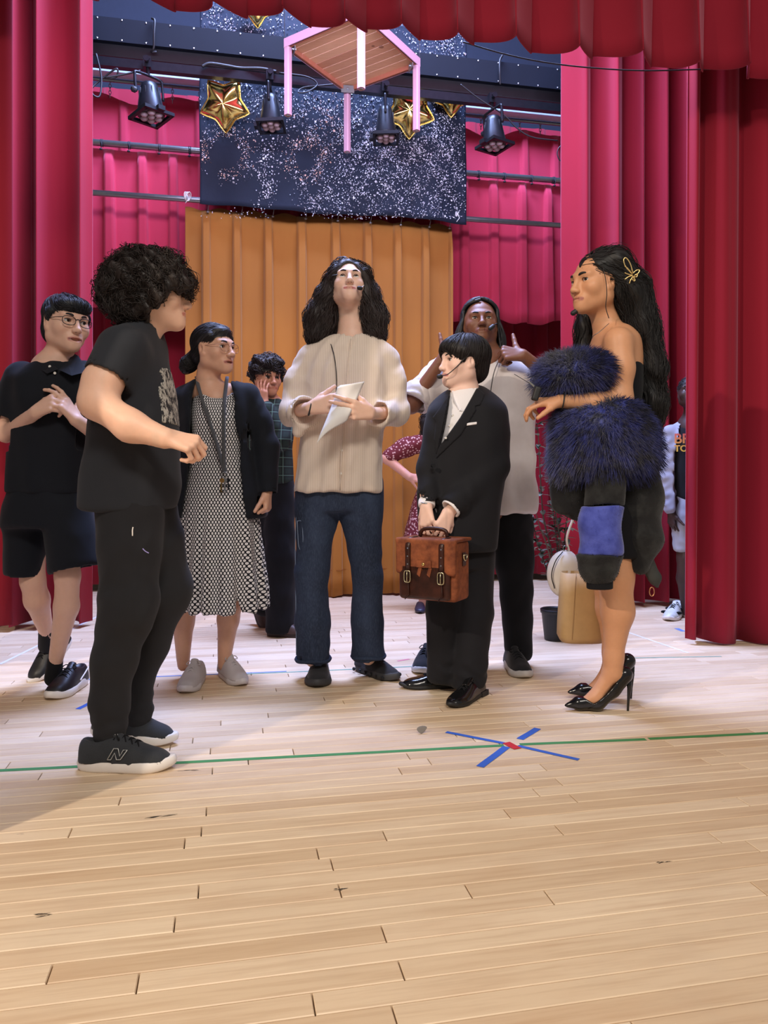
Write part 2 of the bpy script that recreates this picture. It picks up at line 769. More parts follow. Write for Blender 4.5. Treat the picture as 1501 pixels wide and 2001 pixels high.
# ------------------------------------------------------------------ floor
def floor_material():
    t = NT('maple_board')
    oi = t.n('ShaderNodeObjectInfo')
    c = t.coord('Object')
    geo = t.n('ShaderNodeNewGeometry')
    rp = t.n('ShaderNodeAttribute', attribute_name='rnd')
    r = t.math('FRACT', t.math('ADD', oi.outputs['Random'], rp.outputs['Fac']))
    mp = t.n('ShaderNodeMapping')
    mp.vector_type = 'POINT'
    t.l(geo.outputs['Position'], mp.inputs[0])
    mp.inputs['Rotation'].default_value = (0, 0, -YAW)
    off = t.n('ShaderNodeVectorMath', operation='ADD')
    t.l(mp.outputs[0], off.inputs[0])
    cmb = t.n('ShaderNodeCombineXYZ')
    t.l(t.math('MULTIPLY', r, 37.0), cmb.inputs[2])
    t.l(t.math('MULTIPLY', r, 11.0), cmb.inputs[0])
    t.l(cmb.outputs[0], off.inputs[1])
    v = off.outputs[0]
    grain = t.noise(v, 5.0, 6, 0.62, stretch=(0.7, 14, 1))
    blot = t.noise(v, 3.2, 4, 0.6, stretch=(0.7, 2.2, 1))
    cc = t.mix(t.ramp(r, 0.0, 1.0), hexc(236, 215, 186), hexc(216, 190, 158))
    cc = t.mix(t.math('MULTIPLY', t.ramp(grain, 0.45, 0.8), 0.45), cc, hexc(176, 138, 102))
    cc = t.mix(t.math('MULTIPLY', t.ramp(blot, 0.5, 0.85), 0.40), cc, hexc(192, 150, 112))
    # grey wear and black scuffs
    wear = t.noise(geo.outputs['Position'], 2.4, 5, 0.7)
    cc = t.mix(t.math('MULTIPLY', t.ramp(wear, 0.5, 0.75), 0.22), cc, hexc(190, 176, 160))
    scs = t.noise(mp.outputs[0], 9.0, 3, 0.7, stretch=(1.0, 5.5, 1))
    msk = t.noise(geo.outputs['Position'], 1.9, 2, 0.5)
    sc = t.math('MULTIPLY', t.ramp(scs, 0.70, 0.74), t.ramp(msk, 0.55, 0.66))
    cc = t.mix(t.math('MULTIPLY', sc, 0.7), cc, hexc(62, 52, 46))
    t.base(cc)
    rr = t.math('ADD', 0.34, t.math('MULTIPLY', wear, 0.22))
    t.l(rr, t.b.inputs['Roughness'])
    t.set(spec=0.45)
    t.bump(grain, 0.08, 0.001)
    MATS['maple_board'] = t.m
    return t.m


M_floor = floor_material()
M_subfloor = plain('dark_joint', (0.055, 0.034, 0.02), 0.9)
M_shoe_scuff = plain('scuff_rubber', (0.03, 0.027, 0.025), 0.7)

floor = MB().box(st(0.6, 4.2, -0.052), (14, 9.6, 0.06), frame((0, 0, 1), (-SA, CA, 0)) if False else
                 np.array([[CA, -SA, 0], [SA, CA, 0], [0, 0, 1.0]])).build('floor', M_subfloor)
tag(floor, 'pale maple strip floor of the stage with scuffs and tape marks', 'floor', kind='structure')


def board_mesh(L, W=0.0585, T=0.02):
    g = 0.0013
    c = 0.0016
    x = L / 2 - g
    y = W / 2 - g
    v = []
    for (dx, z) in ((0, -T), (0, -c), (c, 0)):
        v += [(-x + dx, -y + dx, z), (x - dx, -y + dx, z), (x - dx, y - dx, z), (-x + dx, y - dx, z)]
    f = [(8, 9, 10, 11)]
    for k in (0, 4):
        for i in range(4):
            j = (i + 1) % 4
            f.append((k + i, k + j, k + 4 + j, k + 4 + i))
    return np.array(v, float), f


def build_floor():
    W = 0.0585
    LENS = (0.62, 0.84, 1.02, 1.26, 1.48)
    R3 = np.array([[CA, -SA, 0], [SA, CA, 0], [0, 0, 1.0]])
    boards = []
    rr = random.Random(11)
    for k in range(int(0.55 / W), int(7.0 / W)):
        t = (k + 0.5) * W
        s = -4.2 - rr.random() * 1.4
        while s < 5.2:
            L = rr.choice(LENS)
            a, b = s, s + L
            s = b
            c = st((a + b) / 2, t)
            # in frame?
            vis = False
            for q in np.linspace(a, b, 9):
                p = st(q, t)
                if p[1] > 0.3 and abs(p[0] / p[1]) < 750 / F and (CAMH * F / p[1] + HY) < 2010:
                    vis = True
                    break
            if c[1] > 7.3:
                continue
            boards.append((not vis, c[1], a, b, t, L))
    boards.sort(key=lambda q: (q[0], q[1]))
    meshes = {}
    for L in LENS:
        v, f = board_mesh(L)
        me = bpy.data.meshes.new('board')
        me.from_pydata([tuple(p) for p in v], [], f)
        me.materials.append(M_floor)
        meshes[L] = me
    nv = 0
    rest_v, rest_f, rest_r = [], [], []
    for i, (inv, _, a, b, t, L) in enumerate(boards):
        if i < 300 and not inv:
            o = bpy.data.objects.new('board', meshes[L])
            o.parent = floor
            o.location = tuple(st((a + b) / 2, t))
            o.rotation_euler = (0, 0, YAW)
            COL.objects.link(o)
        else:
            v, f = board_mesh(L)
            rest_v.append(v @ R3.T + st((a + b) / 2, t))
            rest_f += [tuple(q + nv for q in ff) for ff in f]
            rest_r += [rr.random()] * len(v)
            nv += len(v)
    o = mk('board', np.concatenate(rest_v), rest_f, M_floor, floor, smooth=False)
    at = o.data.attributes.new('rnd', 'FLOAT', 'POINT')
    at.data.foreach_set('value', np.array(rest_r, dtype=np.float32))
    tag(o, 'farther strip boards of the stage floor', kind='stuff')


build_floor()

# rear wall, ceiling of the fly space, unseen proscenium pier added and sized to block part of the house spot
wb = MB().box(st(0.6, 7.1, 3.4), (14, 0.12, 6.9), np.array([[CA, -SA, 0], [SA, CA, 0], [0, 0, 1.0]])).build(
    'wall_back', plain('dark_navy_wall', (0.020, 0.026, 0.045), 0.9))
tag(wb, 'dark navy rear wall of the stage', 'wall', kind='structure')
ce = MB().box(st(0.6, 5.4, 6.8), (14, 3.6, 0.1), np.array([[CA, -SA, 0], [SA, CA, 0], [0, 0, 1.0]])).build(
    'ceiling', M_black)
tag(ce, 'black ceiling of the fly space', 'ceiling', kind='structure')
pw = MB().box((-1.64, 1.72, 2.4), (0.88, 0.16, 4.8)).build('shade_pier', plain('cream_plaster', (0.55, 0.48, 0.40), 0.9))
tag(pw, 'unseen cream proscenium pier, added and sized to shade the left floor', 'wall', kind='structure')

# ------------------------------------------------------------------ curtains
def curtain(name, label, s0, s1, T, ztop, zbot, prof, mat, ns=260, nz=26, thick=0.006, hem=None, parts=(), topf=None, cat='curtain', group=None):
    """prof(u,v) -> (ds, dt): u metres along, v 0 top..1 bottom"""
    u = np.linspace(0, s1 - s0, ns)
    v = np.linspace(0, 1, nz)
    U, V = np.meshgrid(u, v, indexing='ij')
    ds, dt = prof(U, V)
    zb = zbot if hem is None else zbot + hem(U[:, -1])[:, None]
    zt = ztop if topf is None else ztop + topf(U[:, 0])[:, None]
    Z = zt + (zb - zt) * V
    s = s0 + U + ds
    t = T + dt
    X = s * CA - t * SA
    Y = s * SA + t * CA
    vs = np.stack([X, Y, Z], -1).reshape(-1, 3)
    i = np.arange(ns - 1)[:, None] * nz
    j = np.arange(nz - 1)[None, :]
    f = np.stack([i + j, i + nz + j, i + nz + j + 1, i + j + 1], -1).reshape(-1, 4)
    org = st((s0 + s1) / 2, T, float(np.min(Z)))
    o = mk(name, vs, f, mat, None, True, origin=org)
    md = o.modifiers.new('cloth_thickness', 'SOLIDIFY')
    md.thickness = thick
    md.offset = 0
    tag(o, label, cat, group)
    return o, (lambda uu, vv: _cpoint(s0, T, ztop, zbot, prof, hem, uu, vv))


def _cpoint(s0, T, ztop, zbot, prof, hem, uu, vv):
    U = np.array([[uu]])
    V = np.array([[vv]])
    ds, dt = prof(U, V)
    zb = zbot + (hem(U[:, 0])[0] if hem is not None else 0)
    return st(s0 + uu + ds[0, 0], T + dt[0, 0], ztop + (zb - ztop) * vv)


def wavy(folds, amp, seed, drift=0.02, side=0.10):
    """deep rounded folds of irregular width; folds = fold spacing in metres"""
    r = np.random.default_rng(seed)
    ph = r.uniform(0, 6.28, 6)

    def prof(U, V):
        x = U / folds * 2 * math.pi + 0.9 * np.sin(U / folds * 1.7 + ph[0]) + 0.5 * np.sin(U / folds * 3.9 + ph[1])
        x = x + drift * 10 * V * np.sin(U * 5 + ph[2])
        a = amp * (0.75 + 0.25 * np.sin(U / folds * 2.3 + ph[3])) * (0.85 + 0.25 * V)
        dt = a * np.sin(x) + 0.16 * a * np.sin(2 * x + ph[4]) + 0.05 * a * np.sin(3.3 * x + V)
        ds = side * amp * np.sin(2 * x + 0.6)
        return ds, dt
    return prof


def pleat(pitch, width, depth, seed, wob=0.006, shift=0.0):
    """box pleats: narrow bands standing proud of flat panels (towards the audience)"""
    r = np.random.default_rng(seed)
    ph = r.uniform(0, 6.28, 4)

    def prof(U, V):
        x = (U + shift + 0.02 * np.sin(U * 4 + ph[0])) % pitch
        e = 0.018
        w = width * (0.85 + 0.25 * V)
        k = np.clip((x - 0.03) / e, 0, 1) * np.clip((0.03 + w - x) / e, 0, 1)
        k = k * k * (3 - 2 * k)
        open_ = np.clip((V - 0.01) * 22, 0.15, 1)
        dt = -depth * k * open_ + wob * np.sin(U * 9 + 3 * V + ph[1]) + 0.02 * V * np.sin(U * 2.6 + ph[2])
        return np.zeros_like(U), dt
    return prof


TL = 4.97
TM = 3.72
# right legs (stage left wings)
curtain('stage_curtain', 'deep red leg curtain with dark folds behind the person holding fur', S(1102, TL), S(1500, TL) + 0.3, TL, 4.6, 0.035,
        wavy(0.20, 0.125, 3), M_red, ns=420, nz=9, cat='curtain')
# left leg
curtain('stage_curtain', 'deep red leg curtain hanging behind the person in the black polo', S(-160, TL), S(178, TL), TL, 4.8, 0.03,
        wavy(0.19, 0.11, 12), M_red, ns=420, nz=9)
# main traveller right and left
def main_prof(U, V):
    ph = (U + 0.012 * np.sin(U * 14)) * 29 + 0.5 * np.sin(U * 6)
    dt = (0.045 + 0.02 * V) * np.cos(ph + 2.9) + 0.018 * np.sin(2 * ph + 0.6) + 0.03 * V * np.sin(U * 7 + 1)
    dt = dt + 0.08 * np.exp(-((U - 0.0) / 0.03) ** 2)
    return 0.006 * np.sin(2 * ph + 1.5) - 0.02 * V, dt


curtain('stage_curtain', 'wide front curtain at the right edge, hem just above the floor', S(1355, TM), S(1500, TM) + 0.9, TM, 5.4, 0.018,
        main_prof, M_red, ns=240, nz=24, hem=lambda u: 0.014 * np.sin(u * 9 + 2.0))
curtain('stage_curtain', 'sliver of bright red front curtain at the left edge', S(-330, TM), S(30, TM), TM, 5.4, 0.25,
        wavy(0.24, 0.05, 5), M_red, ns=160, nz=10)


# valance
def val_prof(U, V):
    x = U * 2 * math.pi / 0.285 + 0.9 * np.sin(U * 3.1 + 0.5)
    v2 = V ** 3
    dt = (0.025 + 0.075 * v2) * np.sin(x) + 0.02 * v2 * np.sin(2 * x + 1)
    ds = 0.030 * v2 * np.sin(2 * x + 0.4)
    return ds, dt


def val_hem(u):
    x = u * 2 * math.pi / 0.285 + 0.9 * np.sin(u * 3.1 + 0.5)
    return 0.010 * np.sin(x * 0.5) + 0.026 * np.sin(x)


TV = 3.43
curtain('valance', 'crimson valance with rippled hem across the top of the stage', S(-120, TV), S(1640, TV), TV, 5.6, 2.945, val_prof, M_red,
        ns=480, nz=30, hem=val_hem, cat='valance')

# upstage curtains
curtain('border_curtain', 'upper crimson border hung from short chains above the batten', S(60, 6.25), S(1230, 6.25), 6.25, 3.86, 2.9,
        pleat(0.30, 0.085, 0.035, 1), M_red_lit, ns=520, nz=10, topf=lambda u: 0.035 * np.sin(u * 6.5) + 0.02 * np.sin(u * 13 + 1), cat='curtain')
curtain('border_curtain', 'pleated crimson border tied to the upper grey batten', S(60, 6.02), S(1230, 6.02), 6.02, onplane(634, 316, 5.99)[2] - .03, 2.195,
        pleat(0.232, 0.085, 0.05, 2), M_red_lit, ns=620, nz=12, hem=lambda u: 0.016 * np.sin(u * 11) + 0.01 * np.sin(u * 23 + 1))
curtain('stage_curtain', 'dark red rear curtain reaching to the back of the floor', S(40, 6.42), S(1270, 6.42), 6.42, 4.0, 0.06,
        pleat(0.30, 0.11, 0.06, 4), M_red, ns=420, nz=10)

# orange curtain
def orange_mat():
    t = NT('amber_velour')
    c = t.coord()
    n1 = t.noise(c, 6, 3, stretch=(1, 1, 0.2))
    n2 = t.noise(c, 500, 1)
    t.base(t.mix(n1, hexc(146, 92, 38), hexc(170, 114, 50)))
    t.set(rough=0.8, spec=0.2, sheen=0.3, sheen_tint=(1.0, 0.75, 0.45))
    t.bump(n2, 0.2, 0.0008)
    return t.m


M_orange = orange_mat()
TO = 5.80
so0, so1 = S(362, TO), S(882, TO)
zo = onplane(622, 424, TO)[2]
_op = pleat(0.238, 0.085, 0.055, 9, shift=0.16)


def op2(U, V):
    ds, dt = _op(U, V)
    bot = np.clip((V - 0.93) / 0.07, 0, 1)
    dt = dt + bot * (0.018 * np.sin(U * 40) - 0.01)
    return ds, dt


oc, ocp = curtain('amber_curtain', 'amber pleated curtain hung on the lower batten behind the performers', so0, so1, TO, zo, 0.012, op2, M_orange,
                  ns=420, nz=22, hem=lambda u: 0.008 * np.sin(u * 17), topf=lambda u: 0.012 * np.sin(u * 26.4 + 1.2))
hb = MB()
for k in range(60):
    a = so0 + (so1 - so0) * k / 60
    b = so0 + (so1 - so0) * (k + 1.0) / 60
    _, d0 = op2(np.array([[a - so0]]), np.array([[0.93]]))
    _, d1 = op2(np.array([[b - so0]]), np.array([[0.93]]))
    hb.prism([st(a, TO + d0[0, 0] - 0.004, 0.205), st(b, TO + d1[0, 0] - 0.004, 0.205), st(b, TO + d1[0, 0] - 0.004, 0.209), st(a, TO + d0[0, 0] - 0.004, 0.209)], st(0, -0.003) )
hb.build('hem_stitching', plain('amber_thread', hexc(150, 88, 30), 0.9), oc)


# ------------------------------------------------------------------ battens, beam, rail
def pipe(name, label, pxa, pya, pxb, pyb, T, r, mat, cat='pipe', group=None, ext=0.6):
    a = onplane(pxa, pya, T)
    b = onplane(pxb, pyb, T)
    z = (a[2] + b[2]) / 2
    a[2] = b[2] = z
    d = (b - a) / np.linalg.norm(b - a)
    a, b = a - d * ext, b + d * ext
    m = MB()
    m.tube([a, a + (b - a) * 0.33, a + (b - a) * 0.66, b], r, 14)
    o = m.build(name, mat, None, True, origin=(a + b) / 2)
    tag(o, label, cat, group)
    return z


zB = pipe('batten_pipe', 'upper grey batten pipe carrying the pleated crimson border', 170, 280, 1098, 351, 5.99, 0.024, M_steel)
zC = pipe('batten_pipe', 'lower grey batten pipe carrying the amber curtain', 168, 377, 1103, 440, 5.78, 0.021, M_steel)
pipe('batten_pipe', 'thin pale pipe above the blue rail near the ceiling', 177, 122, 1092, 210, 6.05, 0.018, M_steel)
pipe('curtain_track', 'thin track with chains above the upper border', 177, 157, 1092, 240, 6.22, 0.014, M_steel, 'track')

R3 = np.array([[CA, -SA, 0], [SA, CA, 0], [0, 0, 1.0]])


def bar(name, label, T, pya, pyb, px, depth, mat, cat, s0, s1):
    """horizontal box whose front face spans pixel rows pya..pyb at column px"""
    za, zb = onplane(px, pya, T)[2], onplane(px, pyb, T)[2]
    c = st((s0 + s1) / 2, T + depth / 2, (za + zb) / 2)
    o = MB().box(c, (s1 - s0, depth, abs(za - zb)), R3).build(name, mat, None, origin=c)
    tag(o, label, cat)
    return o, za, zb


bar('ceiling_rail', 'pale blue-grey box rail in front of the dark rear wall', 6.1, 128, 147, 290, 0.10, M_rail, 'rail', S(100, 6.1), S(1200, 6.1))
TB = 5.40
beam, zbt, zbb = bar('rigging_beam', 'long dark blue riveted beam below the ceiling', TB, 42, 88, 290, 0.10, M_blackbeam, 'beam', S(60, TB), S(1220, TB))
mb = MB()
R = frame(st(0, -1))
for i in range(22):
    s = S(190, TB) + i * (S(1090, TB) - S(190, TB)) / 21
    for z in (zbt - 0.012, zbb + 0.012):
        mb.lathe(st(s, TB, z), [(0.006, 0), (0.005, 0.002), (0.001, 0.004)], 8, R)
tag(mb.build('rivet', M_rivet, beam), 'bright rivets along the beam', kind='stuff')
_, zl0, zl1 = bar('lighting_batten', 'lower black batten under the riveted beam carrying the spotlights', 5.38, 119, 136, 290, 0.05, M_blackmetal, 'batten', S(60, 5.38), S(1220, 5.38))
bar('rigging_beam', 'lower black beam behind the riveted one', 5.44, 90, 117, 290, 0.06, M_black, 'beam', S(60, 5.44), S(1220, 5.44))

# chains of upper border, ties of the battens
def chain_links(name, label, px, T, ztop, zbot, cat='chain', group='short chains over the upper border'):
    n = 5
    m = MB()
    p0 = st(S(px, T), T, 0)
    for k in range(n):
        z = ztop + (zbot - ztop) * (k + 0.5) / n
        hgt = abs(ztop - zbot) / n * 0.7
        a = np.linspace(0, 2 * math.pi, 11)
        wdir = st(1, 0) if k % 2 else st(0, 1)
        pts = [p0 + wdir * 0.009 * math.cos(q) + np.array([0, 0, z + hgt * math.sin(q)]) for q in a]
        m.tube(pts, 0.0025, 5, cap=False)
    o = m.build(name, M_steel, None, True, origin=p0 + np.array([0, 0, zbot]))
    tag(o, label, cat, group)


for i, px in enumerate((215, 337, 390, 940, 1016, 1056)):
    T = 6.22
    za = onplane(px, 155 + (px - 177) * 0.09, T)[2]
    zb_ = za - 0.125
    chain_links('curtain_chain', ['short chain over the border beside the left spotlight', 'short chain over the border right of the left spotlight',
                'short chain at the left edge of the glitter backdrop', 'short chain above the border behind the right spotlight',
                'short chain right of the right spotlight', 'short chain nearest the right leg curtain'][i], px, T, za, zb_)

M_tie = plain('dark_tie', (0.03, 0.03, 0.035), 0.8)
M_white = plain('white_cord', (0.8, 0.8, 0.82), 0.7)
ptie = ['one of the dark ties holding the pleated border to its batten']


def tie(px, T, z, lab, mat=M_tie, group='ties on the battens', r=0.027, drop=0.05):
    p0 = st(S(px, T), T, z)
    m = MB()
    for dx in (-0.006, 0.006):
        a = np.linspace(0, 2 * math.pi, 13)
        m.tube([p0 + st(dx, 0) + r * (math.cos(q) * st(0, 1) + math.sin(q) * np.array([0, 0, 1])) for q in a], 0.003, 5, cap=False)
    m.tube([p0 + st(0, -r), p0 + st(0.004, -r - 0.004, -drop * 0.5), p0 + st(-0.003, -r + 0.006, -drop)], 0.003, 5)
    m.lathe(p0 + st(-0.003, -r + 0.004, -drop - 0.012), [(0.002, 0), (0.011, 0.004), (0.012, 0.010), (0.003, 0.016)], 8)
    o = m.build('curtain_tie', mat, None, True, origin=p0)
    tag(o, lab, 'tie', group)


ORD = ('first', 'second', 'third', 'fourth', 'fifth', 'sixth', 'seventh', 'eighth', 'ninth')
for k, px in enumerate((199, 253, 312, 371, 935, 985, 1038, 1082)):
    tie(px, 5.99, zB, '%s dark tie from the left on the batten of the pleated crimson border' % ORD[k])
for k, px in enumerate((407, 473, 534, 598, 660, 724, 783, 839, 878)):
    tie(px, 5.78, zC, '%s small metal tie from the left along the top of the amber curtain' % ORD[k], M_steel, 'ties of the amber curtain', 0.023, 0.085)
for px, lab in ((366, 'white cord knotted round the batten at the left of the amber curtain'), (840, 'white cord knotted below the glitter backdrop'),
                (893, 'white cord knotted at the right corner of the amber curtain')):
    p0 = st(S(px, 5.72), 5.72, zC)
    m = MB()
    for k in range(3):
        a = np.linspace(0, 2 * math.pi, 15)
        m.tube([p0 + st(0.008 * (k - 1), 0) + 0.03 * (math.cos(q) * st(0.35, 1) * 1.1 + math.sin(q) * np.array([0.2 * k, 0, 1])) for q in a], 0.0035, 5, cap=False)
    m.tube([p0 + st(0, -0.03), p0 + st(0.01, -0.035, -0.03), p0 + st(-0.012, -0.03, -0.06)], 0.003, 5)
    tag(m.build('cord_knot', M_white, None, True, origin=p0), lab, 'cord')

# ------------------------------------------------------------------ glitter backdrop
def glitter_mats():
    t = NT('navy_satin')
    c = t.coord()
    n = t.noise(c, 5, 3)
    t.base(t.mix(n, (0.005, 0.009, 0.022), (0.013, 0.022, 0.045)))
    t.set(rough=0.75, spec=0.3)
    t.bump(t.noise(c, 18, 3), 0.25, 0.01)
    return t.m


TG = 5.68
gs0, gs1 = S(390, TG), S(912, TG)
gz0 = onplane(650, 417, TG)[2]
gz1 = 4.35


def gprof(U, V):
    return 0.004 * np.sin(9 * V), 0.018 * np.sin(U * 6 + 1) + 0.008 * np.sin(U * 17) * (0.5 + V) + 0.006 * np.sin(V * 14 + U * 4)


gl, _ = curtain('glitter_backdrop', 'dark navy backdrop strewn with silver and copper glitter', gs0, gs1, TG, gz1, gz0, gprof, glitter_mats(), ns=110, nz=40,
                cat='backdrop', hem=lambda u: 0.012 * np.sin(u * 5 + 1))


def glitter():
    """thousands of flecks glued on the cloth; density follows the loose shapes strewn on it"""
    r = np.random.default_rng(5)
    N = 62000
    px = r.uniform(392, 910, N)
    py = r.uniform(-60, 428, N)
    d = np.full(N, 0.10)

    def blob(cx, cy, rx, ry, a):
        return a * np.exp(-(((px - cx) / rx) ** 2 + ((py - cy) / ry) ** 2))
    for cx, cy, rx, ry, a in ((640, 230, 70, 60, .55), (780, 340, 110, 110, .5), (860, 300, 55, 120, .6), (800, 250, 60, 60, .5), (470, 50, 70, 50, .5),
                              (620, 390, 50, 25, .5), (520, 340, 16, 60, .7), (700, 330, 50, 90, .45), (870, 80, 60, 60, .5), (735, 250, 30, 60, .4),
                              (480, 180, 40, 50, .35), (570, 190, 60, 40, .35)):
        d += blob(cx, cy, rx, ry, a)
    # the two arcs
    ra = np.hypot((px - 440) / 1.0, (py - 300) / 1.0)
    d += 0.85 * np.exp(-((ra - 42) / 14) ** 2) * (~((px < 425) & (py > 318)))
    rb = np.hypot((px - 596) / 1.0, (py - 312) / 1.1)
    d += 0.7 * np.exp(-((rb - 32) / 13) ** 2)
    d -= blob(440, 304, 26, 26, 0.9) + blob(596, 314, 15, 18, .8) + blob(830, 245, 25, 80, .35) + blob(560, 405, 30, 50, .25) + blob(430, 380, 60, 25, .3)
    d *= (0.6 + 0.4 * np.sin(px * 0.11) * np.sin(py * 0.09))
    keep = r.uniform(0, 1, N) < d
    px, py = px[keep], py[keep]
    n = len(px)
    s = np.array([S(a, TG) for a in px])
    Y = s * SA + TG * CA
    z = CAMH - (py - HY) / F * Y
    U = s - gs0
    V = (z - gz1) / (gz0 - gz1)
    dsu, dt = gprof(U, V)
    t_ = TG + dt - 0.009
    c = np.stack([(s + dsu) * CA - t_ * SA, (s + dsu) * SA + t_ * CA, z], 1)
    size = r.uniform(0.0022, 0.0058, n) * np.where(r.uniform(0, 1, n) < 0.06, 1.9, 1)
    a = r.normal(0, 1, (n, 3))
    a /= np.linalg.norm(a, axis=1)[:, None]
    b = np.cross(a, r.normal(0, 1, (n, 3)))
    b /= np.linalg.norm(b, axis=1)[:, None]
    v = np.stack([c + a * size[:, None], c + b * size[:, None], c - a * size[:, None], c - b * size[:, None]], 1).reshape(-1, 3)
    f = np.arange(n * 4).reshape(-1, 4)
    near = np.exp(-((np.hypot(px - 440, py - 300) - 42) / 18) ** 2) + np.exp(-((np.hypot(px - 596, py - 312) - 32) / 16) ** 2) + 0.5 * np.exp(-((px - 640) ** 2 + (py - 220) ** 2) / 2500)
    cop = r.uniform(0, 1, n) < np.clip(near, 0, 0.75) * 0.6
    for nm, sel, col, lab in (('silver_glitter', ~cop, (0.80, 0.82, 0.92), 'silver glitter flecks'), ('copper_glitter', cop, (0.80, 0.52, 0.42), 'copper glitter flecks')):
        idx = np.nonzero(sel)[0]
        vv = v.reshape(-1, 4, 3)[idx].reshape(-1, 3)
        ff = np.arange(len(idx) * 4).reshape(-1, 4)
        o = mk(nm, vv, ff, plain(nm, col, 0.5, 0.0, var=0.1), gl, smooth=False)
        tag(o, lab, kind='stuff')


glitter()

# ------------------------------------------------------------------ hanging table
def hanging_table():
    Z = 3.62
    # corners from the photograph, at one height
    def at(px, py, z=Z):
        Y = (z - CAMH) * F / (HY - py)
        return np.array([(px - CX) / F * Y, Y, z])
    L_, Fr, Rt = at(556, 84), at(678, 174), at(820, 122)
    Nr = L_ + Rt - Fr
    cen = (L_ + Rt) / 2
    root = thing('small_table', 'small pink-legged wooden table hung upright below the valance', 'table', tuple(cen - np.array([0, 0, 0.45])))
    pink = plain('pale_pink_paint', hexc(196, 150, 172), 0.5, var=0.05)
    t = NT('knotty_pine')
    c = t.coord()
    g = t.math('ADD', t.math('MULTIPLY', t.noise(c, 12, 4, 0.6, stretch=(1, 9, 1)), .5), t.math('MULTIPLY', t.n('ShaderNodeObjectInfo').outputs['Random'], .6))
    kn = t.n('ShaderNodeTexVoronoi')
    kn.inputs['Scale'].default_value = 7
    t.l(c, kn.inputs['Vector'])
    cc = t.mix(g, hexc(176, 116, 84), hexc(232, 186, 146))
    cc = t.mix(t.math('MULTIPLY', t.math('LESS_THAN', kn.outputs['Distance'], 0.11), 0.7), cc, hexc(110, 66, 44))
    t.base(cc)
    t.set(rough=0.6)
    pine = t.m
    ex = (Fr - L_)
    ey = (Nr - L_)
    # planks parallel to the L-N direction? boards run along the right-hand edge
    n = 9
    u = ex / np.linalg.norm(ex)
    w = ey / np.linalg.norm(ey)
    le, lw = np.linalg.norm(ex), np.linalg.norm(ey)
    for k in range(n):
        a = L_ + u * (0.012 + (le - 0.024) * k / n + 0.003)
        b = L_ + u * (0.012 + (le - 0.024) * (k + 1) / n - 0.003)
        up = np.array([0, 0, 0.022 + 0.001 * (k % 2)])
        MB().prism([a + w * .012, b + w * .012, b + w * (lw - .012), a + w * (lw - .012)], up).build('plank', pine, root)
    # apron frame: side boards
    apm = plain('brown_apron', hexc(158, 92, 68), 0.6, var=0.1, nscale=20, stretch=(1, 6, 1))
    for (a, b, inn) in ((L_, Fr, w), (Fr, Rt, -u), (Rt, Nr, -w), (Nr, L_, u)):
        dn = np.array([0, 0, -0.03])
        d = (b - a) / np.linalg.norm(b - a)
        q = MB().prism([a + d * .03, b - d * .03, b - d * .03 + inn * 0.018, a + d * .03 + inn * 0.018], dn).build('apron', apm, root)
        MB().prism([a - inn * .006 + dn, b - inn * .006 + dn, b + inn * .006 + dn, a + inn * .006 + dn], (0, 0, 0.055)).build('edge_strip', pink, root)
    for cpt in (L_, Fr, Rt, Nr):
        inn = cen - cpt
        inn = inn / np.linalg.norm(inn)
        p = cpt + inn * 0.022
        lg = MB().prism([p + np.array([0, 0, 0.0]) + (u * i + w * j) * 0.021 for i, j in ((-1, -.6), (-.6, -1), (.6, -1), (1, -.6), (1, .6), (.6, 1), (-.6, 1), (-1, .6))],
                        (0, 0, -0.45)).build('leg', pink, root)
        MB().lathe(p + np.array([0, 0, -0.454]), [(0.012, 0), (0.012, 0.004), (0.006, 0.006)], 10).build('foot_screw', M_steel, lg)
        br = MB()
        cp = cpt + inn * 0.06 + np.array([0, 0, -0.03])
        br.box(cp, (0.09, 0.006, 0.05), frame((0, 0, 1), inn))
        br.lathe(cp, [(0.008, -0.012), (0.008, 0.012), (0.004, 0.014)], 8, frame(inn))
        br.build('corner_bracket', M_steel, root)
    # suspension lines
    for cpt, nm in ((L_, 0), (Rt, 1)):
        MB().tube([cpt + np.array([0, 0, 0.02]), cpt + np.array([0, 0, 1.0])], 0.0025, 5).build('hanging_line', M_tie, root)


hanging_table()

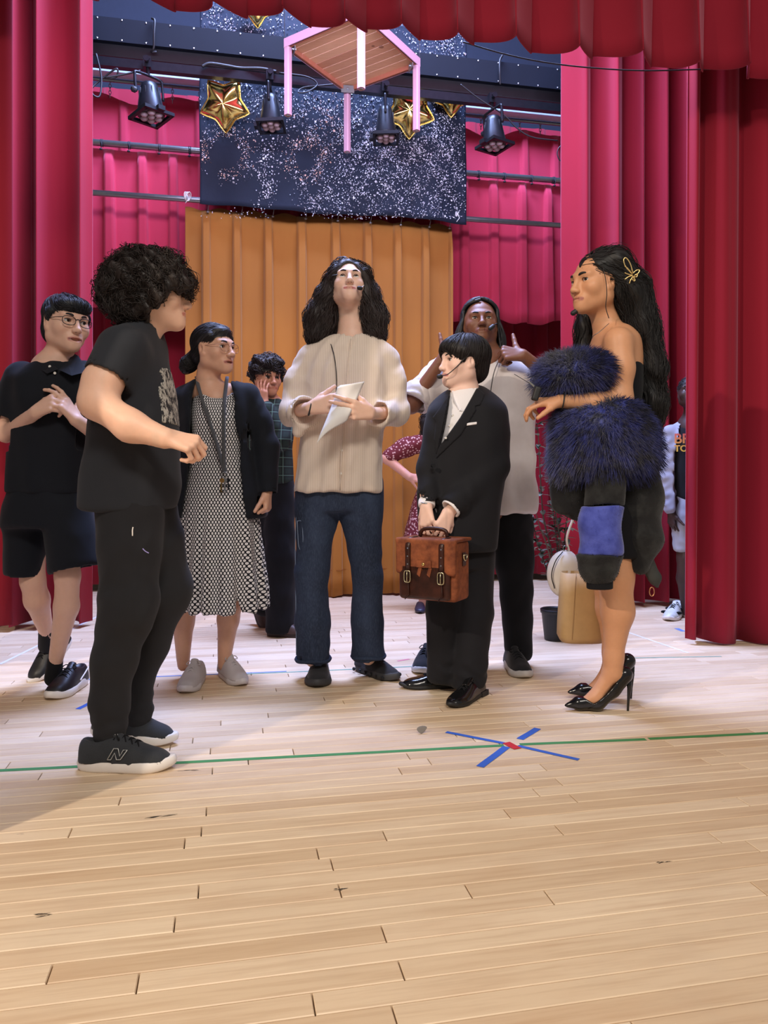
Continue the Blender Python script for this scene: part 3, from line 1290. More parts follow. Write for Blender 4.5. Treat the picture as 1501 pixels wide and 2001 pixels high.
# ------------------------------------------------------------------ spotlights
def par(label, pxt, pyt, pxl, pyl, T, az, width=60):
    """LED par can: clamp at (pxt,pyt), lens centre at (pxl,pyl)"""
    a = onplane(pxt, pyt, T)
    a[2] = (zl0 + zl1) / 2
    b = onplane(pxl, pyl, T)
    b = b + st(0, -0.025)
    axis = b - a
    L = np.linalg.norm(axis)
    axis /= L
    root = thing('stage_light', label, 'stage light', tuple(b), 'LED spotlights on the batten')
    R = frame(axis, (math.cos(az), math.sin(az), 0.0))
    r = width / 2 / F * b[1]
    q = a + axis * (L * 0.36)
    body = MB()
    body.lathe(q, [(r * .42, 0), (r * .55, 0.01), (r * .62, L * .10), (r * .80, L * .34), (r * .90, L * .50), (r * .90, L * .56)], 22, R)
    body.build('housing', M_blackmetal, root, True)
    fin = MB()
    for k in range(10):
        an = k * math.pi / 5
        fin.box(q + R @ np.array([math.cos(an) * r * .66, math.sin(an) * r * .66, L * .2]), (0.012, 0.004, L * .16), R @ np.array([[math.cos(an), -math.sin(an), 0], [math.sin(an), math.cos(an), 0], [0, 0, 1]]))
    fin.build('cooling_fins', M_black, root)
    fr = MB()
    c = q + axis * L * .56
    for (sx, sy, lx, ly) in ((0, 1, 2.2, .22), (0, -1, 2.2, .22), (1, 0, .22, 2.2), (-1, 0, .22, 2.2)):
        fr.box(c + R @ np.array([sx * r * 1.0, sy * r * 1.0, 0.006]), (lx * r, ly * r, 0.022), R)
    fr.box(c + R @ np.array([0, -r * 1.2, 0.0]), (0.05, 0.03, 0.03), R)
    fr.build('filter_frame', M_blackmetal, root)
    plate = MB().lathe(c, [(r * .86, -0.004), (r * .86, 0.004)], 24, R).build('lens_plate', plain('lens_plate', (0.05, 0.035, 0.045), 0.4), root)
    lm = plain('frosted_lens', (0.36, 0.27, 0.30), 0.25, var=0.15)
    for k in range(7):
        an = k * math.pi / 3
        o2 = (0, 0) if k == 6 else (math.cos(an) * r * .54, math.sin(an) * r * .54)
        MB().lathe(c + R @ np.array([o2[0], o2[1], 0.004]), [(r * .27, 0), (r * .26, 0.008), (r * .16, 0.018), (r * .05, 0.021)], 14, R).build('lens', lm, plate, True)
    yk = MB()
    side = R[:, 0]
    w = r * 1.02
    pts = [q + side * w + axis * L * .22, q + side * w - axis * L * .06, q + side * w * .8 - axis * L * .14, q - side * w * .8 - axis * L * .14,
           q - side * w - axis * L * .06, q - side * w + axis * L * .22]
    yk.tube(spline(pts, 26), 0.010, 6)
    yk.build('yoke', M_blackmetal, root, True)
    cl = MB()
    top = q - axis * L * .14
    cl.tube([top, a + np.array([0, 0, 0.0])], 0.012, 8)
    cl.box(a, (0.05, 0.06, 0.07), R3)
    cl.lathe(a + st(0, -0.03), [(0.012, 0), (0.012, 0.03), (0.02, 0.03), (0.02, 0.045)], 8, frame(st(0, -1)))
    cl.build('clamp', M_blackmetal, root)
    MB().lathe(q + side * (w + .004) + axis * L * .2, [(0.02, 0), (0.02, 0.02), (0.012, 0.028)], 10, frame(side)).build('tilt_knob', M_black, root)


par('black LED spotlight leaning left above the crimson border at left', 288, 128, 297, 238, 5.36, 2.4, 58)
par('black LED spotlight beside the left table leg', 527, 150, 530, 256, 5.36, 0.0, 48)
par('black LED spotlight in front of a gold star right of the table', 752, 170, 753, 280, 5.36, 0.0, 46)
par('black LED spotlight above the crimson border at right', 961, 190, 965, 294, 5.36, 0.6, 50)

# cables
M_cable = plain('black_cable', (0.012, 0.012, 0.014), 0.5)


def cable(label, pts, T, r=0.006, n=60):
    w = [onplane(a, b, T) + st(0, c) for a, b, c in pts]
    m = MB().tube(spline(w, n), r, 6)
    o = m.build('cable', M_cable, None, True, origin=w[0])
    tag(o, label, 'cable')


cable('black cable looped in a coil left of the left spotlight', [(188, 105, 0), (198, 150, 0), (196, 190, -.02), (184, 190, -.03), (180, 172, 0), (200, 150, .02), (228, 134, 0), (226, 148, .02), (206, 152, 0), (240, 146, 0), (275, 138, 0)], 5.34)
cable('black cable looped behind the table leg', [(545, 142, 0), (600, 150, 0), (620, 165, 0), (600, 182, -.02), (583, 180, 0), (595, 168, .02), (640, 166, 0), (700, 160, 0)], 5.36, 0.005)
cable('black cable drooping from the right spotlight to the leg curtain', [(900, 165, 0), (935, 192, 0), (985, 225, 0), (1010, 250, 0), (1040, 268, 0), (1090, 275, 0)], 5.33, 0.005)
cable('thin dark wire sagging below the valance at right', [(905, 82, 0), (980, 104, 0), (1060, 121, 0), (1150, 132, 0), (1260, 138, 0), (1390, 135, 0)], 3.57, 0.0035)
cable('short cable hook hanging beside the right leg curtain', [(1097, 284, 0), (1091, 291, 0), (1089, 301, 0), (1093, 312, 0), (1099, 316, 0)], 5.16, 0.004, 20)
cable('bundle of cables tied along the batten left of the table', [(395, 130, 0), (410, 124, 0), (440, 128, 0), (470, 130, .02), (510, 134, 0), (540, 140, 0)], 5.365, 0.010)
cable('black hanging strap over the riveted beam', [(297, 36, 0), (303, 44, -.02), (302, 70, -.03), (301, 96, -.02), (296, 101, 0), (306, 102, 0)], 5.385, 0.008, 40)
cable('black safety strap on the right end of the riveted beam', [(982, 108, 0), (975, 122, -.02), (974, 146, -.03), (976, 168, -.02)], 5.385, 0.008, 30)

# ------------------------------------------------------------------ star balloons
def star(label, px, py, T, rad, rot, tilt=0.5, string=120):
    c = onplane(px, py, T)
    R_ = rad / F * c[1]
    nr, na = 14, 60
    V = []
    a = np.arange(na) * 2 * math.pi / na
    pt = np.abs(((a * 5 / (2 * math.pi)) % 1.0) - 0.5) * 2      # 1 at tips
    edge = 0.66 + 0.34 * pt ** 1.7
    for sgn in (1, -1):
        for i in range(nr + 1):
            q = i / nr
            rr_ = edge * R_ * q
            puff = 0.40 * R_ * math.sqrt(max(0, 1 - q ** 2.2)) * (0.86 + 0.14 * np.cos(5 * a) * q)
            crk = 0.012 * R_ * np.sin(40 * a) * np.clip((q - 0.7) / 0.3, 0, 1) * (1 - q) * 6
            V.append(np.stack([rr_ * np.cos(a + rot), rr_ * np.sin(a + rot), sgn * (puff + crk)], 1))
    v = np.concatenate(V)
    f = []
    for k in range(2):
        o_ = k * (nr + 1) * na
        for i in range(nr):
            for j in range(na):
                jj = (j + 1) % na
                q = (o_ + i * na + j, o_ + i * na + jj, o_ + (i + 1) * na + jj, o_ + (i + 1) * na + j)
                f.append(q if k == 0 else q[::-1])
    n = np.array([-0.05, -math.cos(tilt), -math.sin(tilt)])
    x = np.array([1.0, 0.05, 0])
    x -= n * (x @ n)
    x /= np.linalg.norm(x)
    Rm = np.stack([x, np.cross(n, x), n], 1)
    root = thing('star_balloon', label, 'balloon', tuple(c), 'gold foil star balloons')
    mk('foil_star', v @ Rm.T + c, f, M_gold, root)
    # crimped seam
    rim = np.stack([edge * R_ * 1.03 * np.cos(a + rot), edge * R_ * 1.03 * np.sin(a + rot), 0 * a], 1) @ Rm.T + c
    m = MB()
    m.tube(np.vstack([rim, rim[:1]]), 0.006, 4, cap=False)
    m.build('seam', M_gold, root, True)
    tp = c + np.array([0, 0, R_ * 0.75])
    MB().tube([tp, tp + np.array([0, 0, string / F * c[1]])], 0.003, 5).build('ribbon', M_white, root)


star('gold star balloon hanging at the left of the glitter backdrop', 439, 204, 5.56, 50, math.pi / 2 + math.pi, 0.35, 60)
star('gold star balloon partly behind the right table leg', 801, 216, 5.57, 50, math.pi / 2 + math.pi, 0.35, 60)
star('gold star balloon behind the black batten right of the table', 884, 180, 5.59, 44, math.pi / 2 + math.pi, 0.4, 40)
star('gold star balloon peeking below the valance at upper left', 502, 8, 5.57, 40, math.pi / 2 + math.pi, 0.4, 40)

# ------------------------------------------------------------------ floor tape and litter
def tape(name, label, a, b, wid, mat, cat='tape', group=None, zoff=0.0006):
    A, B = ground(*a), ground(*b)
    d = (B - A) / np.linalg.norm(B - A)
    n = np.array([-d[1], d[0], 0]) * wid / 2
    m = MB()
    pts = np.linspace(0, 1, 9)
    z = np.array([0, 0, zoff])
    top, bot = [], []
    for i, q in enumerate(pts):
        p = A + (B - A) * q
        jag = 0.0008 * math.sin(i * 7.3)
        top.append(p + n * (1 + jag * 40) + z)
        bot.append(p - n * (1 - jag * 40) + z)
    m.prism(top + bot[::-1], (0, 0, 0.0004))
    o = m.build(name, mat, None, origin=(A + B) / 2)
    tag(o, label, cat, group)


M_blue = plain('blue_tape', hexc(52, 98, 190), 0.6, var=0.08)
M_green = plain('green_tape', hexc(70, 140, 84), 0.6, var=0.12)
M_redt = plain('red_tape', hexc(196, 40, 46), 0.6, var=0.08)
M_wt = plain('white_tape', hexc(226, 226, 236), 0.6, var=0.04)
tape('floor_tape', 'green tape line left of the near shoe', (-40, 1508), (160, 1498), .021, M_green)
tape('floor_tape', 'green tape line running from the near shoe to the blue cross', (325, 1492), (985, 1457), .021, M_green)
tape('floor_tape', 'green tape line from the red square to the right edge', (1016, 1455), (1262, 1445), .021, M_green)
tape('floor_tape', 'green tape line at the right edge of the floor', (1268, 1444), (1560, 1430), .021, M_green)
tape('floor_tape', 'blue tape strip of the cross pointing to the black dress shoes', (872, 1431), (985, 1453), .019, M_blue, zoff=.0012)
tape('floor_tape', 'short blue tape strip of the cross pointing to the high heels', (1016, 1445), (1051, 1424), .026, M_blue, zoff=.0012)
tape('floor_tape', 'blue tape strip of the cross at lower left', (938, 1499), (990, 1460), .026, M_blue, zoff=.0012)
tape('floor_tape', 'blue tape strip of the cross at lower right', (1012, 1458), (1131, 1485), .019, M_blue, zoff=.0012)
tape('floor_tape', 'small red tape square at the centre of the blue cross', (989, 1452), (1012, 1464), .030, M_redt, zoff=.0018)
tape('floor_tape', 'short blue tape strip behind the near black shoes', (152, 1386), (176, 1374), .022, M_blue)
tape('floor_tape', 'thin blue tape line behind the pale grey shoes', (120, 1330), (560, 1312), .012, plain('pale_blue_tape', hexc(110, 140, 200), .6))
tape('floor_tape', 'thin green tape line between the jeans and the suit', (470, 1318), (840, 1301), .012, plain('pale_green_tape', hexc(120, 165, 150), .6))
tape('floor_tape', 'thin white tape line slanting behind the person in the black polo', (0, 1298), (190, 1205), .016, M_wt)
tape('floor_tape', 'thin white tape line slanting behind the high heels', (1228, 1236), (1345, 1276), .014, M_wt)
tape('floor_tape', 'thin green tape line near the front curtain', (1225, 1286), (1410, 1283), .010, plain('pale_green_tape', hexc(120, 165, 150), .6))
tape('floor_tape', 'small pale blue tape mark before the white sneaker', (1322, 1228), (1336, 1234), .03, plain('pale_blue_tape', hexc(110, 140, 200), .6))
tape('floor_tape', 'pink tape mark between the jeans and the suit', (777, 1292), (800, 1288), .014, plain('pink_tape', hexc(210, 120, 140), .6))
# scuff streaks that have a shape of their own
for i, (a, b, w, lab) in enumerate((((268, 1602), (352, 1592), .007, 'black scuff streak in front of the near shoe'),
                                    ((62, 1791), (128, 1785), .007, 'black scuff streak at the left of the near floor'),
                                    ((345, 1507), (395, 1505), .004, 'small black scuff beside the near shoe'),
                                    ((645, 1740), (690, 1737), .004, 'small dark scuff in the middle of the near floor'),
                                    ((1282, 1687), (1318, 1684), .004, 'small dark scuff at the right of the near floor'))):
    A, B = ground(*a), ground(*b)
    m = MB()
    rr_ = random.Random(i)
    d = (B - A)
    n = np.array([-d[1], d[0], 0]) / np.linalg.norm(d)
    for k in range(9):
        u0 = rr_.uniform(0, 0.6)
        u1 = u0 + rr_.uniform(0.15, 0.4)
        o_ = n * rr_.uniform(-w, w)
        p, q = A + d * u0 + o_, A + d * u1 + o_ + n * 0.002
        hw = n * rr_.uniform(0.0004, 0.0013)
        z = np.array([0, 0, 0.0004 + k * 0.00002])
        m.prism([p + z, (p + q) / 2 + hw + z, q + z, (p + q) / 2 - hw + z], (0, 0, 0.0002))
    tag(m.build('scuff_mark', M_shoe_scuff, None, origin=(A + B) / 2), lab, 'scuff')
# guitar pick like chip on the floor
g = ground(824, 1434)
m = MB()
a = np.linspace(0, 2 * math.pi, 16, endpoint=False)
poly = [g + np.array([0.016 * math.cos(q) + 0.004 * math.sin(2 * q), 0.006 * math.cos(q), 0.014 + 0.013 * math.sin(q)]) for q in a]
m.prism(poly, (0.002, 0.004, 0))
tag(m.build('plastic_chip', plain('grey_plastic', hexc(132, 128, 124), 0.3), None, origin=g), 'small grey plastic chip lying on the floor left of the blue cross', 'litter')
# ================================================================== people toolkit
def xf(prim, o, R):
    """move a primitive from local space (columns of R = local axes) to the world"""
    o = np.asarray(o, float)
    R = np.asarray(R, float)
    cs = np.array([[x, y, z] for x in (prim.lo[0], prim.hi[0]) for y in (prim.lo[1], prim.hi[1]) for z in (prim.lo[2], prim.hi[2])])
    if np.abs(cs).max() > 50:
        lo, hi = np.full(3, -99.0), np.full(3, 99.0)
    else:
        w = cs @ R.T + o
        lo, hi = w.min(0), w.max(0)

    def fn(X, Y, Z):
        x, y, z = X - o[0], Y - o[1], Z - o[2]
        return prim.fn(x * R[0, 0] + y * R[1, 0] + z * R[2, 0], x * R[0, 1] + y * R[1, 1] + z * R[2, 1], x * R[0, 2] + y * R[1, 2] + z * R[2, 2])
    return Prim(lo, hi, fn)


def wrinkle(seed, amp=0.004, f=(18, 14, 9), sharp=True):
    r = np.random.default_rng(seed)
    ks = r.normal(0, 1, (3, 3)) * np.array(f)
    ph = r.uniform(0, 6.28, 6)

    def fn(X, Y, Z):
        a = ks[0, 0] * X + ks[0, 1] * Y + ks[0, 2] * Z + 1.4 * np.sin(11 * Z + 7 * X + ph[0])
        b = ks[1, 0] * X + ks[1, 1] * Y + ks[1, 2] * Z + 1.4 * np.sin(9 * X - 12 * Z + ph[1])
        c = 2.1 * (ks[2, 0] * X + ks[2, 1] * Y + ks[2, 2] * Z) + 1.1 * np.sin(14 * Z + 10 * Y + ph[2])
        if sharp:
            return amp * (np.abs(np.sin(a + ph[3])) + np.abs(np.sin(b + ph[4])) + 0.4 * np.sin(c) - 1.2)
        return amp * (np.sin(a + ph[3]) + np.sin(b + ph[4]) + 0.4 * np.sin(c))
    return fn


def addpost(*fs):
    def fn(X, Y, Z):
        return sum(f(X, Y, Z) for f in fs)
    return fn


def vnormals(V, Fq):
    n = np.cross(V[Fq[:, 2]] - V[Fq[:, 0]], V[Fq[:, 3]] - V[Fq[:, 1]])
    N = np.zeros_like(V)
    for k in range(4):
        np.add.at(N, Fq[:, k], n)
    return N / (np.linalg.norm(N, axis=1)[:, None] + 1e-12)


def skin_mat():
    t = NT('skin')
    a = t.n('ShaderNodeVertexColor', layer_name='tint')
    c = t.coord()
    n = t.noise(c, 60, 3)
    n2 = t.noise(c, 900, 2)
    hsv = t.n('ShaderNodeHueSaturation')
    t.l(a.outputs[0], hsv.inputs['Color'])
    t.l(t.math('ADD', 0.94, t.math('MULTIPLY', n, 0.12)), hsv.inputs['Value'])
    t.base(hsv.outputs[0])
    t.set(rough=0.48, spec=0.4, sss=0.12)
    t.b.inputs['Subsurface Scale'].default_value = 0.5
    t.bump(n2, 0.06, 0.0005)
    return t.m


M_skin = skin_mat()


def hair_mat(name, col, rough=0.55):
    t = NT(name)
    c = t.coord()
    n = t.noise(c, 45, 3, stretch=(1, 1, 0.3))
    t.base(t.mix(n, tuple(x * 0.6 for x in col), tuple(x * 2.0 for x in col)))
    t.set(rough=rough, spec=0.45)
    return t.m


M_eyew = plain('eye_white', (0.72, 0.70, 0.68), 0.25, var=0.03)
M_iris = plain('brown_iris', (0.045, 0.022, 0.012), 0.15, var=0.2)
M_pupil = plain('pupil', (0.004, 0.004, 0.004), 0.1)
M_glass = None


class Person:
    def __init__(self, label, Y0, base_px, skin, lips=None, hcol=(0.012, 0.009, 0.008)):
        self.Y0 = Y0
        b = P(base_px, HY, Y0)
        b[2] = 0
        self.root = thing('person', label, 'person', tuple(b))
        self.f = Field()
        self.fine = []
        self.skin = np.array(skin)
        self.lips = np.array(lips if lips is not None else np.array(skin) * np.array([0.72, 0.42, 0.42]))
        self.paint = []
        self.hm = hair_mat('hair_%d' % len(MATS), hcol)
        MATS['hair_%d' % len(MATS)] = self.hm

    def p(self, px, py, dy=0.0):
        return P(px, py, self.Y0 + dy)

    def r(self, px):
        return px * self.Y0 / F

    def pts(self, lst):
        return [self.p(*q) for q in lst]

    def secs(self, lst):
        """(py, left px, right px, half depth m [, dy])"""
        out = []
        for q in lst:
            dy = q[4] if len(q) > 4 else 0.0
            Y = self.Y0 + dy
            c = P((q[1] + q[2]) / 2, q[0], Y)
            out.append((c[2], c[0], c[1], (q[2] - q[1]) / 2 * Y / F, q[3]))
        return out

    def limb(self, lst, rs, k=0.02):
        self.f.add(chain(self.pts(lst), [self.r(q) for q in rs]), k)

    # ---------------------------------------------------------------- head
    def head(self, px, py, dy=0.0, yaw=0.0, pitch=0.0, roll=0.0, size=1.0, nose=1.0, jaw=1.0, width=1.0, mouth_open=0.0, gaze=(0, 0), brow=True,
             eye_open=1.0, smile=0.0, ears=True, lipfull=1.0, lid=0.0, brow_t=1.0, cheek=1.0):
        c = self.p(px, py, dy)
        f = np.array([math.sin(yaw) * math.cos(pitch), -math.cos(yaw) * math.cos(pitch), math.sin(pitch)])
        r = np.cross(f, [0, 0, 1.0])
        r /= np.linalg.norm(r)
        u = np.cross(r, f)
        if roll:
            r, u = r * math.cos(roll) + u * math.sin(roll), u * math.cos(roll) - r * math.sin(roll)
        R = np.stack([r, f, u], 1)
        self.hc, self.hR, self.hs = c, R, size
        s = size

        def W(x, y, z):
            return c + R @ (np.array([x * width, y, z]) * s)
        self.W = W
        fl = self.f
        fl.add(ell(W(0, -.020, .030), np.array([.074 * width, .094, .082]) * s, R), 0.02)
        fl.add(ell(W(0, .022, -.016), np.array([.066 * width, .062, .088]) * s, R), 0.025 * s)
        for q in (-1, 1):
            fl.add(rcone(W(0, .060, -.090), W(q * .047 * jaw, -.004, -.062), .020 * s, .021 * s), 0.035 * s)
            fl.add(ell(W(q * .043, .050, -.028), np.array([.023, .026, .024]) * s * cheek, R), 0.025 * s)
            fl.add(rcone(W(q * .046 * jaw, -.008, -.055), W(q * .058, -.006, .01), .02 * s, .02 * s), 0.03 * s)
            fl.add(rcone(W(q * .012, .081, .018), W(q * .042, .068, .020), .0125 * s, .012 * s), 0.018 * s)
        fl.add(ell(W(0, .075, -.096), np.array([.020, .016, .017]) * s, R), 0.022 * s)
        fl.add(ell(W(0, .0715, -.066), np.array([.031, .0185, .024]) * s, R), 0.02 * s)
        # eye sockets
        for q in (-1, 1):
            fl.sub(ell(W(q * .033, .094, -.001), np.array([.018, .017, .011]) * s, R), 0.012 * s)
        # nose
        fl.add(rcone(W(0, .084, .012), W(0, .084 + .021 * nose, -.034), .0085 * s, .0105 * s), 0.012 * s)
        fl.add(ell(W(0, .089 + .018 * nose, -.037), np.array([.0125 * nose, .012, .0105]) * s, R), 0.008 * s)
        fl.add(ell(W(0, .080, -.030), np.array([.013, .016, .022]) * s, R), 0.010 * s)
        for q in (-1, 1):
            fl.add(ell(W(q * .0125 * nose, .088 + .010 * nose, -.041), np.array([.0075, .0105, .0078]) * s, R), 0.006 * s)
            fl.sub(ell(W(q * .0065, .094 + .012 * nose, -.0505), np.array([.0035, .0045, .0035]) * s, R), 0.003 * s)
        # eyelids: shell round the eyeball, opened by an almond cut
        ez = -.001
        for q in (-1, 1):
            fl.add(ell(W(q * .032, .0665, ez), np.array([.0168, .0158, .0142]) * s, R), 0.007 * s)
            a = W(q * .0225, .083, ez - .0012)
            b = W(q * .0415, .083, ez + .0006)
            e = eye_open
            up = R[:, 2]
            cut = rcone(a, b, .0048 * s * e, .0048 * s * e, flat=(R[:, 1], 4.0))
            fl.sub(cut, 0.002 * s)
        # lips
        zc = .0045 * smile
        mo = mouth_open
        up_l = [W(-.0245, .0830, -.068 + zc), W(-.016, .0878, -.0655 + zc * .4), W(-.007, .0908, -.0630), W(0, .0912, -.0642), W(.007, .0908, -.0630), W(.016, .0878, -.0655 + zc * .4), W(.0245, .0830, -.068 + zc)]
        lo_l = [W(-.022, .0835, -.0695 + zc - mo * .3), W(-.014, .0870, -.0725 + zc * .4 - mo * .8), W(-.006, .0892, -.0745 - mo), W(0, .0898, -.0748 - mo), W(.006, .0892, -.0745 - mo), W(.014, .0870, -.0725 + zc * .4 - mo * .8), W(.022, .0835, -.0695 + zc - mo * .3)]
        lr = .0048 * s * lipfull
        fl.add(chain(up_l, [lr * .6, lr * .85, lr, lr * .95, lr, lr * .85, lr * .6]), 0.004 * s)
        fl.add(chain(lo_l, [lr * .6, lr, lr * 1.2, lr * 1.25, lr * 1.2, lr, lr * .6]), 0.004 * s)
        if mo > 0.001:
            fl.sub(ell(W(0, .092, -.069 - mo * .5), np.array([.016, .020, .0028 + mo * .45]) * s, R), 0.002 * s)
        fl.sub(chain([W(-.0245, .0875, -.0685 + zc), W(-.014, .0935, -.0688 + zc * .4), W(0, .0965, -.0690), W(.014, .0935, -.0688 + zc * .4), W(.0245, .0875, -.0685 + zc)], [.0012 * s, .0018 * s, .002 * s, .0018 * s, .0012 * s]), 0.002)
        # ears
        if ears:
            for q in (-1, 1):
                Re = R @ np.array([[math.cos(q * .35), math.sin(q * .35), 0], [-math.sin(q * .35), math.cos(q * .35), 0], [0, 0, 1]])
                fl.add(ell(W(q * .0755 / width ** .5, -.010, -.010), np.array([.0085, .019, .031]) * s, Re), 0.006 * s)
                fl.sub(ell(W(q * .085, -.004, -.008), np.array([.008, .009, .016]) * s, Re), 0.004 * s)
                fl.add(ell(W(q * .0735, .004, -.034), np.array([.007, .008, .010]) * s, R), 0.006 * s)
        self.fine.append((c - 0.150 * s, c + 0.150 * s, 0.0036 if self.Y0 < 4 else 0.0046))
        ul, ll = np.array(up_l), np.array(lo_l)

        def paint(V, C):
            def seg(A, rad):
                d = np.full(len(V), 9.0)
                for i in range(len(A) - 1):
                    ab = A[i + 1] - A[i]
                    t = np.clip(((V - A[i]) @ ab) / (ab @ ab), 0, 1)
                    d = np.minimum(d, np.linalg.norm(V - A[i] - t[:, None] * ab, axis=1))
                return np.clip((rad - d) / (0.0022 * s), 0, 1)[:, None]
            near = np.linalg.norm(V - W(0, .07, -.02), axis=1) < 0.14 * s
            k = np.maximum(seg(ul, .0066 * s * lipfull ** .5), seg(ll, .0078 * s * lipfull ** .5)) * near[:, None]
            C = C * (1 - k) + self.lips * k
            inner = seg(np.array([W(-.0235, .0855, -.0686 + zc), W(-.013, .0905, -.0690 + zc * .4 - mo * .4), W(0, .0930, -.0693 - mo * .5), W(.013, .0905, -.0690 + zc * .4 - mo * .4), W(.0235, .0855, -.0686 + zc)]), .0026 * s + mo * .35 * s)
            C = C * (1 - inner * 0.85) + np.array([0.05, 0.015, 0.012]) * inner * 0.85  # dark line between the lips, shade put into the skin colour
            for q in (-1, 1):
                nk = np.clip((0.0045 * s - np.linalg.norm(V - W(q * .0068, .092 + .012 * nose, -.0478), axis=1)) / 0.002, 0, 1)[:, None]
                C = C * (1 - nk * .7) + np.array([.05, .02, .015]) * nk * .7  # nostril shade painted into the skin colour
                ck = np.clip(1 - np.linalg.norm(V - W(q * .040, .066, -.034), axis=1) / (0.026 * s), 0, 1)[:, None] * 0.30
                C = C * (1 - ck) + C * np.array([1.04, 0.80, 0.78]) * ck
            return C
        self.paint.append(paint)
        # eyes and brows
        for q in (-1, 1):
            ec = W(q * .032, .0660, ez)
            gd = R @ np.array([gaze[0], 1.0, gaze[1]])
            gd = gd / np.linalg.norm(gd)
            Re = frame(gd)
            m = MB()
            er = .0142 * s
            m.lathe(ec, [(er * math.sin(a), er * math.cos(a)) for a in np.linspace(math.pi * .98, 0.46, 12)], 20, Re)
            eye = m.build('eye', M_eyew, self.root, True)
            MB().lathe(ec, [(er * 1.01 * math.sin(a), er * 1.01 * math.cos(a)) for a in (0.50, 0.38, 0.20)], 16, Re).build('iris', M_iris, eye, True)
            MB().lathe(ec, [(er * 1.035 * math.sin(a), er * 1.035 * math.cos(a)) for a in (0.26, 0.14, 0.03)], 12, Re).build('pupil', M_pupil, eye, True)
            lash = MB().tube(spline([W(q * .0195, .0795, ez + .000), W(q * .026, .0840, ez + .0047 * eye_open), W(q * .034, .0840, ez + .0060 * eye_open), W(q * .0435, .0755, ez + .0022)], 12),
                             [.0006 * s] + [.0013 * s] * 10 + [.0007 * s], 5)
            lash.build('eyelashes', self.hm, self.root, True)
            if brow:
                bw = spline([W(q * .014, .0918, .0165), W(q * .025, .0903, .0215), W(q * .037, .0835, .0225), W(q * .047, .0730, .0165)], 14)
                MB().tube(bw, np.array([.0022, .0034, .0040, .0042, .0042, .0042, .0040, .0038, .0036, .0033, .0030, .0026, .0020, .0010]) * s * brow_t, 6).build('eyebrow', self.hm, self.root, True)

    # ---------------------------------------------------------------- hands
    def hand(self, wrist, fdir, nrm, side=1, size=0.18, curl=(.5, .6, .7, .8), thumb=(.75, .6, .3), thumb2=None, spread=0.10, h=0.0036, k=0.012, wr=0.026):
        """curl per finger index..pinky in radians per joint; side=+1 puts the thumb along cross(fdir,nrm)"""
        w = np.asarray(wrist, float)
        f = np.asarray(fdir, float)
        f = f / np.linalg.norm(f)
        n = np.asarray(nrm, float)
        n = n - f * (n @ f)
        n /= np.linalg.norm(n)
        c = np.cross(f, n) * side
        s = size / 0.18
        fl = self.f
        offs = (.030, .010, -.010, -.029)
        kn = (.088, .092, .086, .076)
        for o, l in zip(offs, kn):
            fl.add(rcone(w + f * .008 * s + c * o * .45 * s, w + (f * l + c * o) * s, .0155 * s, .0115 * s), k)
        tips = []
        lens = ((.041, .025, .021), (.046, .028, .022), (.042, .026, .021), (.033, .020, .019))
        for i in range(4):
            p = w + (f * kn[i] + c * offs[i]) * s
            a = 0.0
            sp = spread * (1.2, .35, -.45, -1.3)[i]
            cu = curl[i] if isinstance(curl[i], (tuple, list)) else (curl[i], curl[i] * 1.1, curl[i] * .8)
            for j in range(3):
                a += cu[j]
                ff = f * math.cos(sp) + c * math.sin(sp)
                d = ff * math.cos(a) + n * math.sin(a)
                q = p + d * lens[i][j] * s
                r0 = (.0095, .0086, .0078)[j] * s * (0.9 if i == 3 else 1)
                fl.add(rcone(p, q, r0, r0 * .9), 0.003)
                p = q
            tips.append(p)
        t1 = np.array(thumb, float)
        t1 = (f * t1[0] + c * t1[1] + n * t1[2])
        t1 /= np.linalg.norm(t1)
        t2 = t1 if thumb2 is None else (f * thumb2[0] + c * thumb2[1] + n * thumb2[2])
        t2 = t2 / np.linalg.norm(t2)
        b = w + (f * .022 + c * .020 + n * .004) * s
        m = b + (t1 * .6 + f * .25 + c * .35) * .036 * s
        p2 = m + t1 * .036 * s
        p3 = p2 + t2 * .030 * s
        fl.add(rcone(b, m, .0165 * s, .0135 * s), k)
        fl.add([rcone(m, p2, .0118 * s, .0100 * s), rcone(p2, p3, .0100 * s, .0082 * s)], 0.004)
        tips.append(p3)
        allp = np.array([w] + tips + [w + f * .09 * s + c * .03 * s, w + f * .09 * s - c * .03 * s])
        self.fine.append((allp.min(0) - 0.03, allp.max(0) + 0.03, h))
        return tips

    # ---------------------------------------------------------------- finish the body
    def body(self, h=0.0112, name='body'):
        lo, hi = self.f.bounds()
        lo, hi = lo - 0.03, hi + 0.03
        parts = []
        V, Fq = self.f.mesh(h, lo, hi)
        # cut the fine boxes out of the coarse mesh (one coarse cell of overlap)
        bad = np.zeros(len(V), bool)
        for a, b, hh in self.fine:
            bad |= ((V > a + h * 1.2) & (V < b - h * 1.2)).all(1)
        keep = ~bad[Fq].all(1)
        parts.append((V, Fq[keep]))
        done = []
        for a, b, hh in self.fine:
            a2, b2 = np.maximum(a, lo), np.minimum(b, hi)
            v, f = self.f.mesh(hh, a2, b2)
            # avoid doubles where fine boxes overlap
            bd = np.zeros(len(v), bool)
            for (c0, c1) in done:
                bd |= ((v > c0 + .006) & (v < c1 - .006)).all(1)
            f = f[~bd[f].all(1)]
            parts.append((v, f))
            done.append((a2, b2))
        V, Fq = merge(parts)
        used = np.unique(Fq)
        rem = np.full(len(V), -1)
        rem[used] = np.arange(len(used))
        V, Fq = V[used], rem[Fq]
        C = np.tile(self.skin, (len(V), 1))
        for pt in self.paint:
            C = pt(V, C)
        return mk(name, V, Fq, M_skin, self.root, True, colors=C)

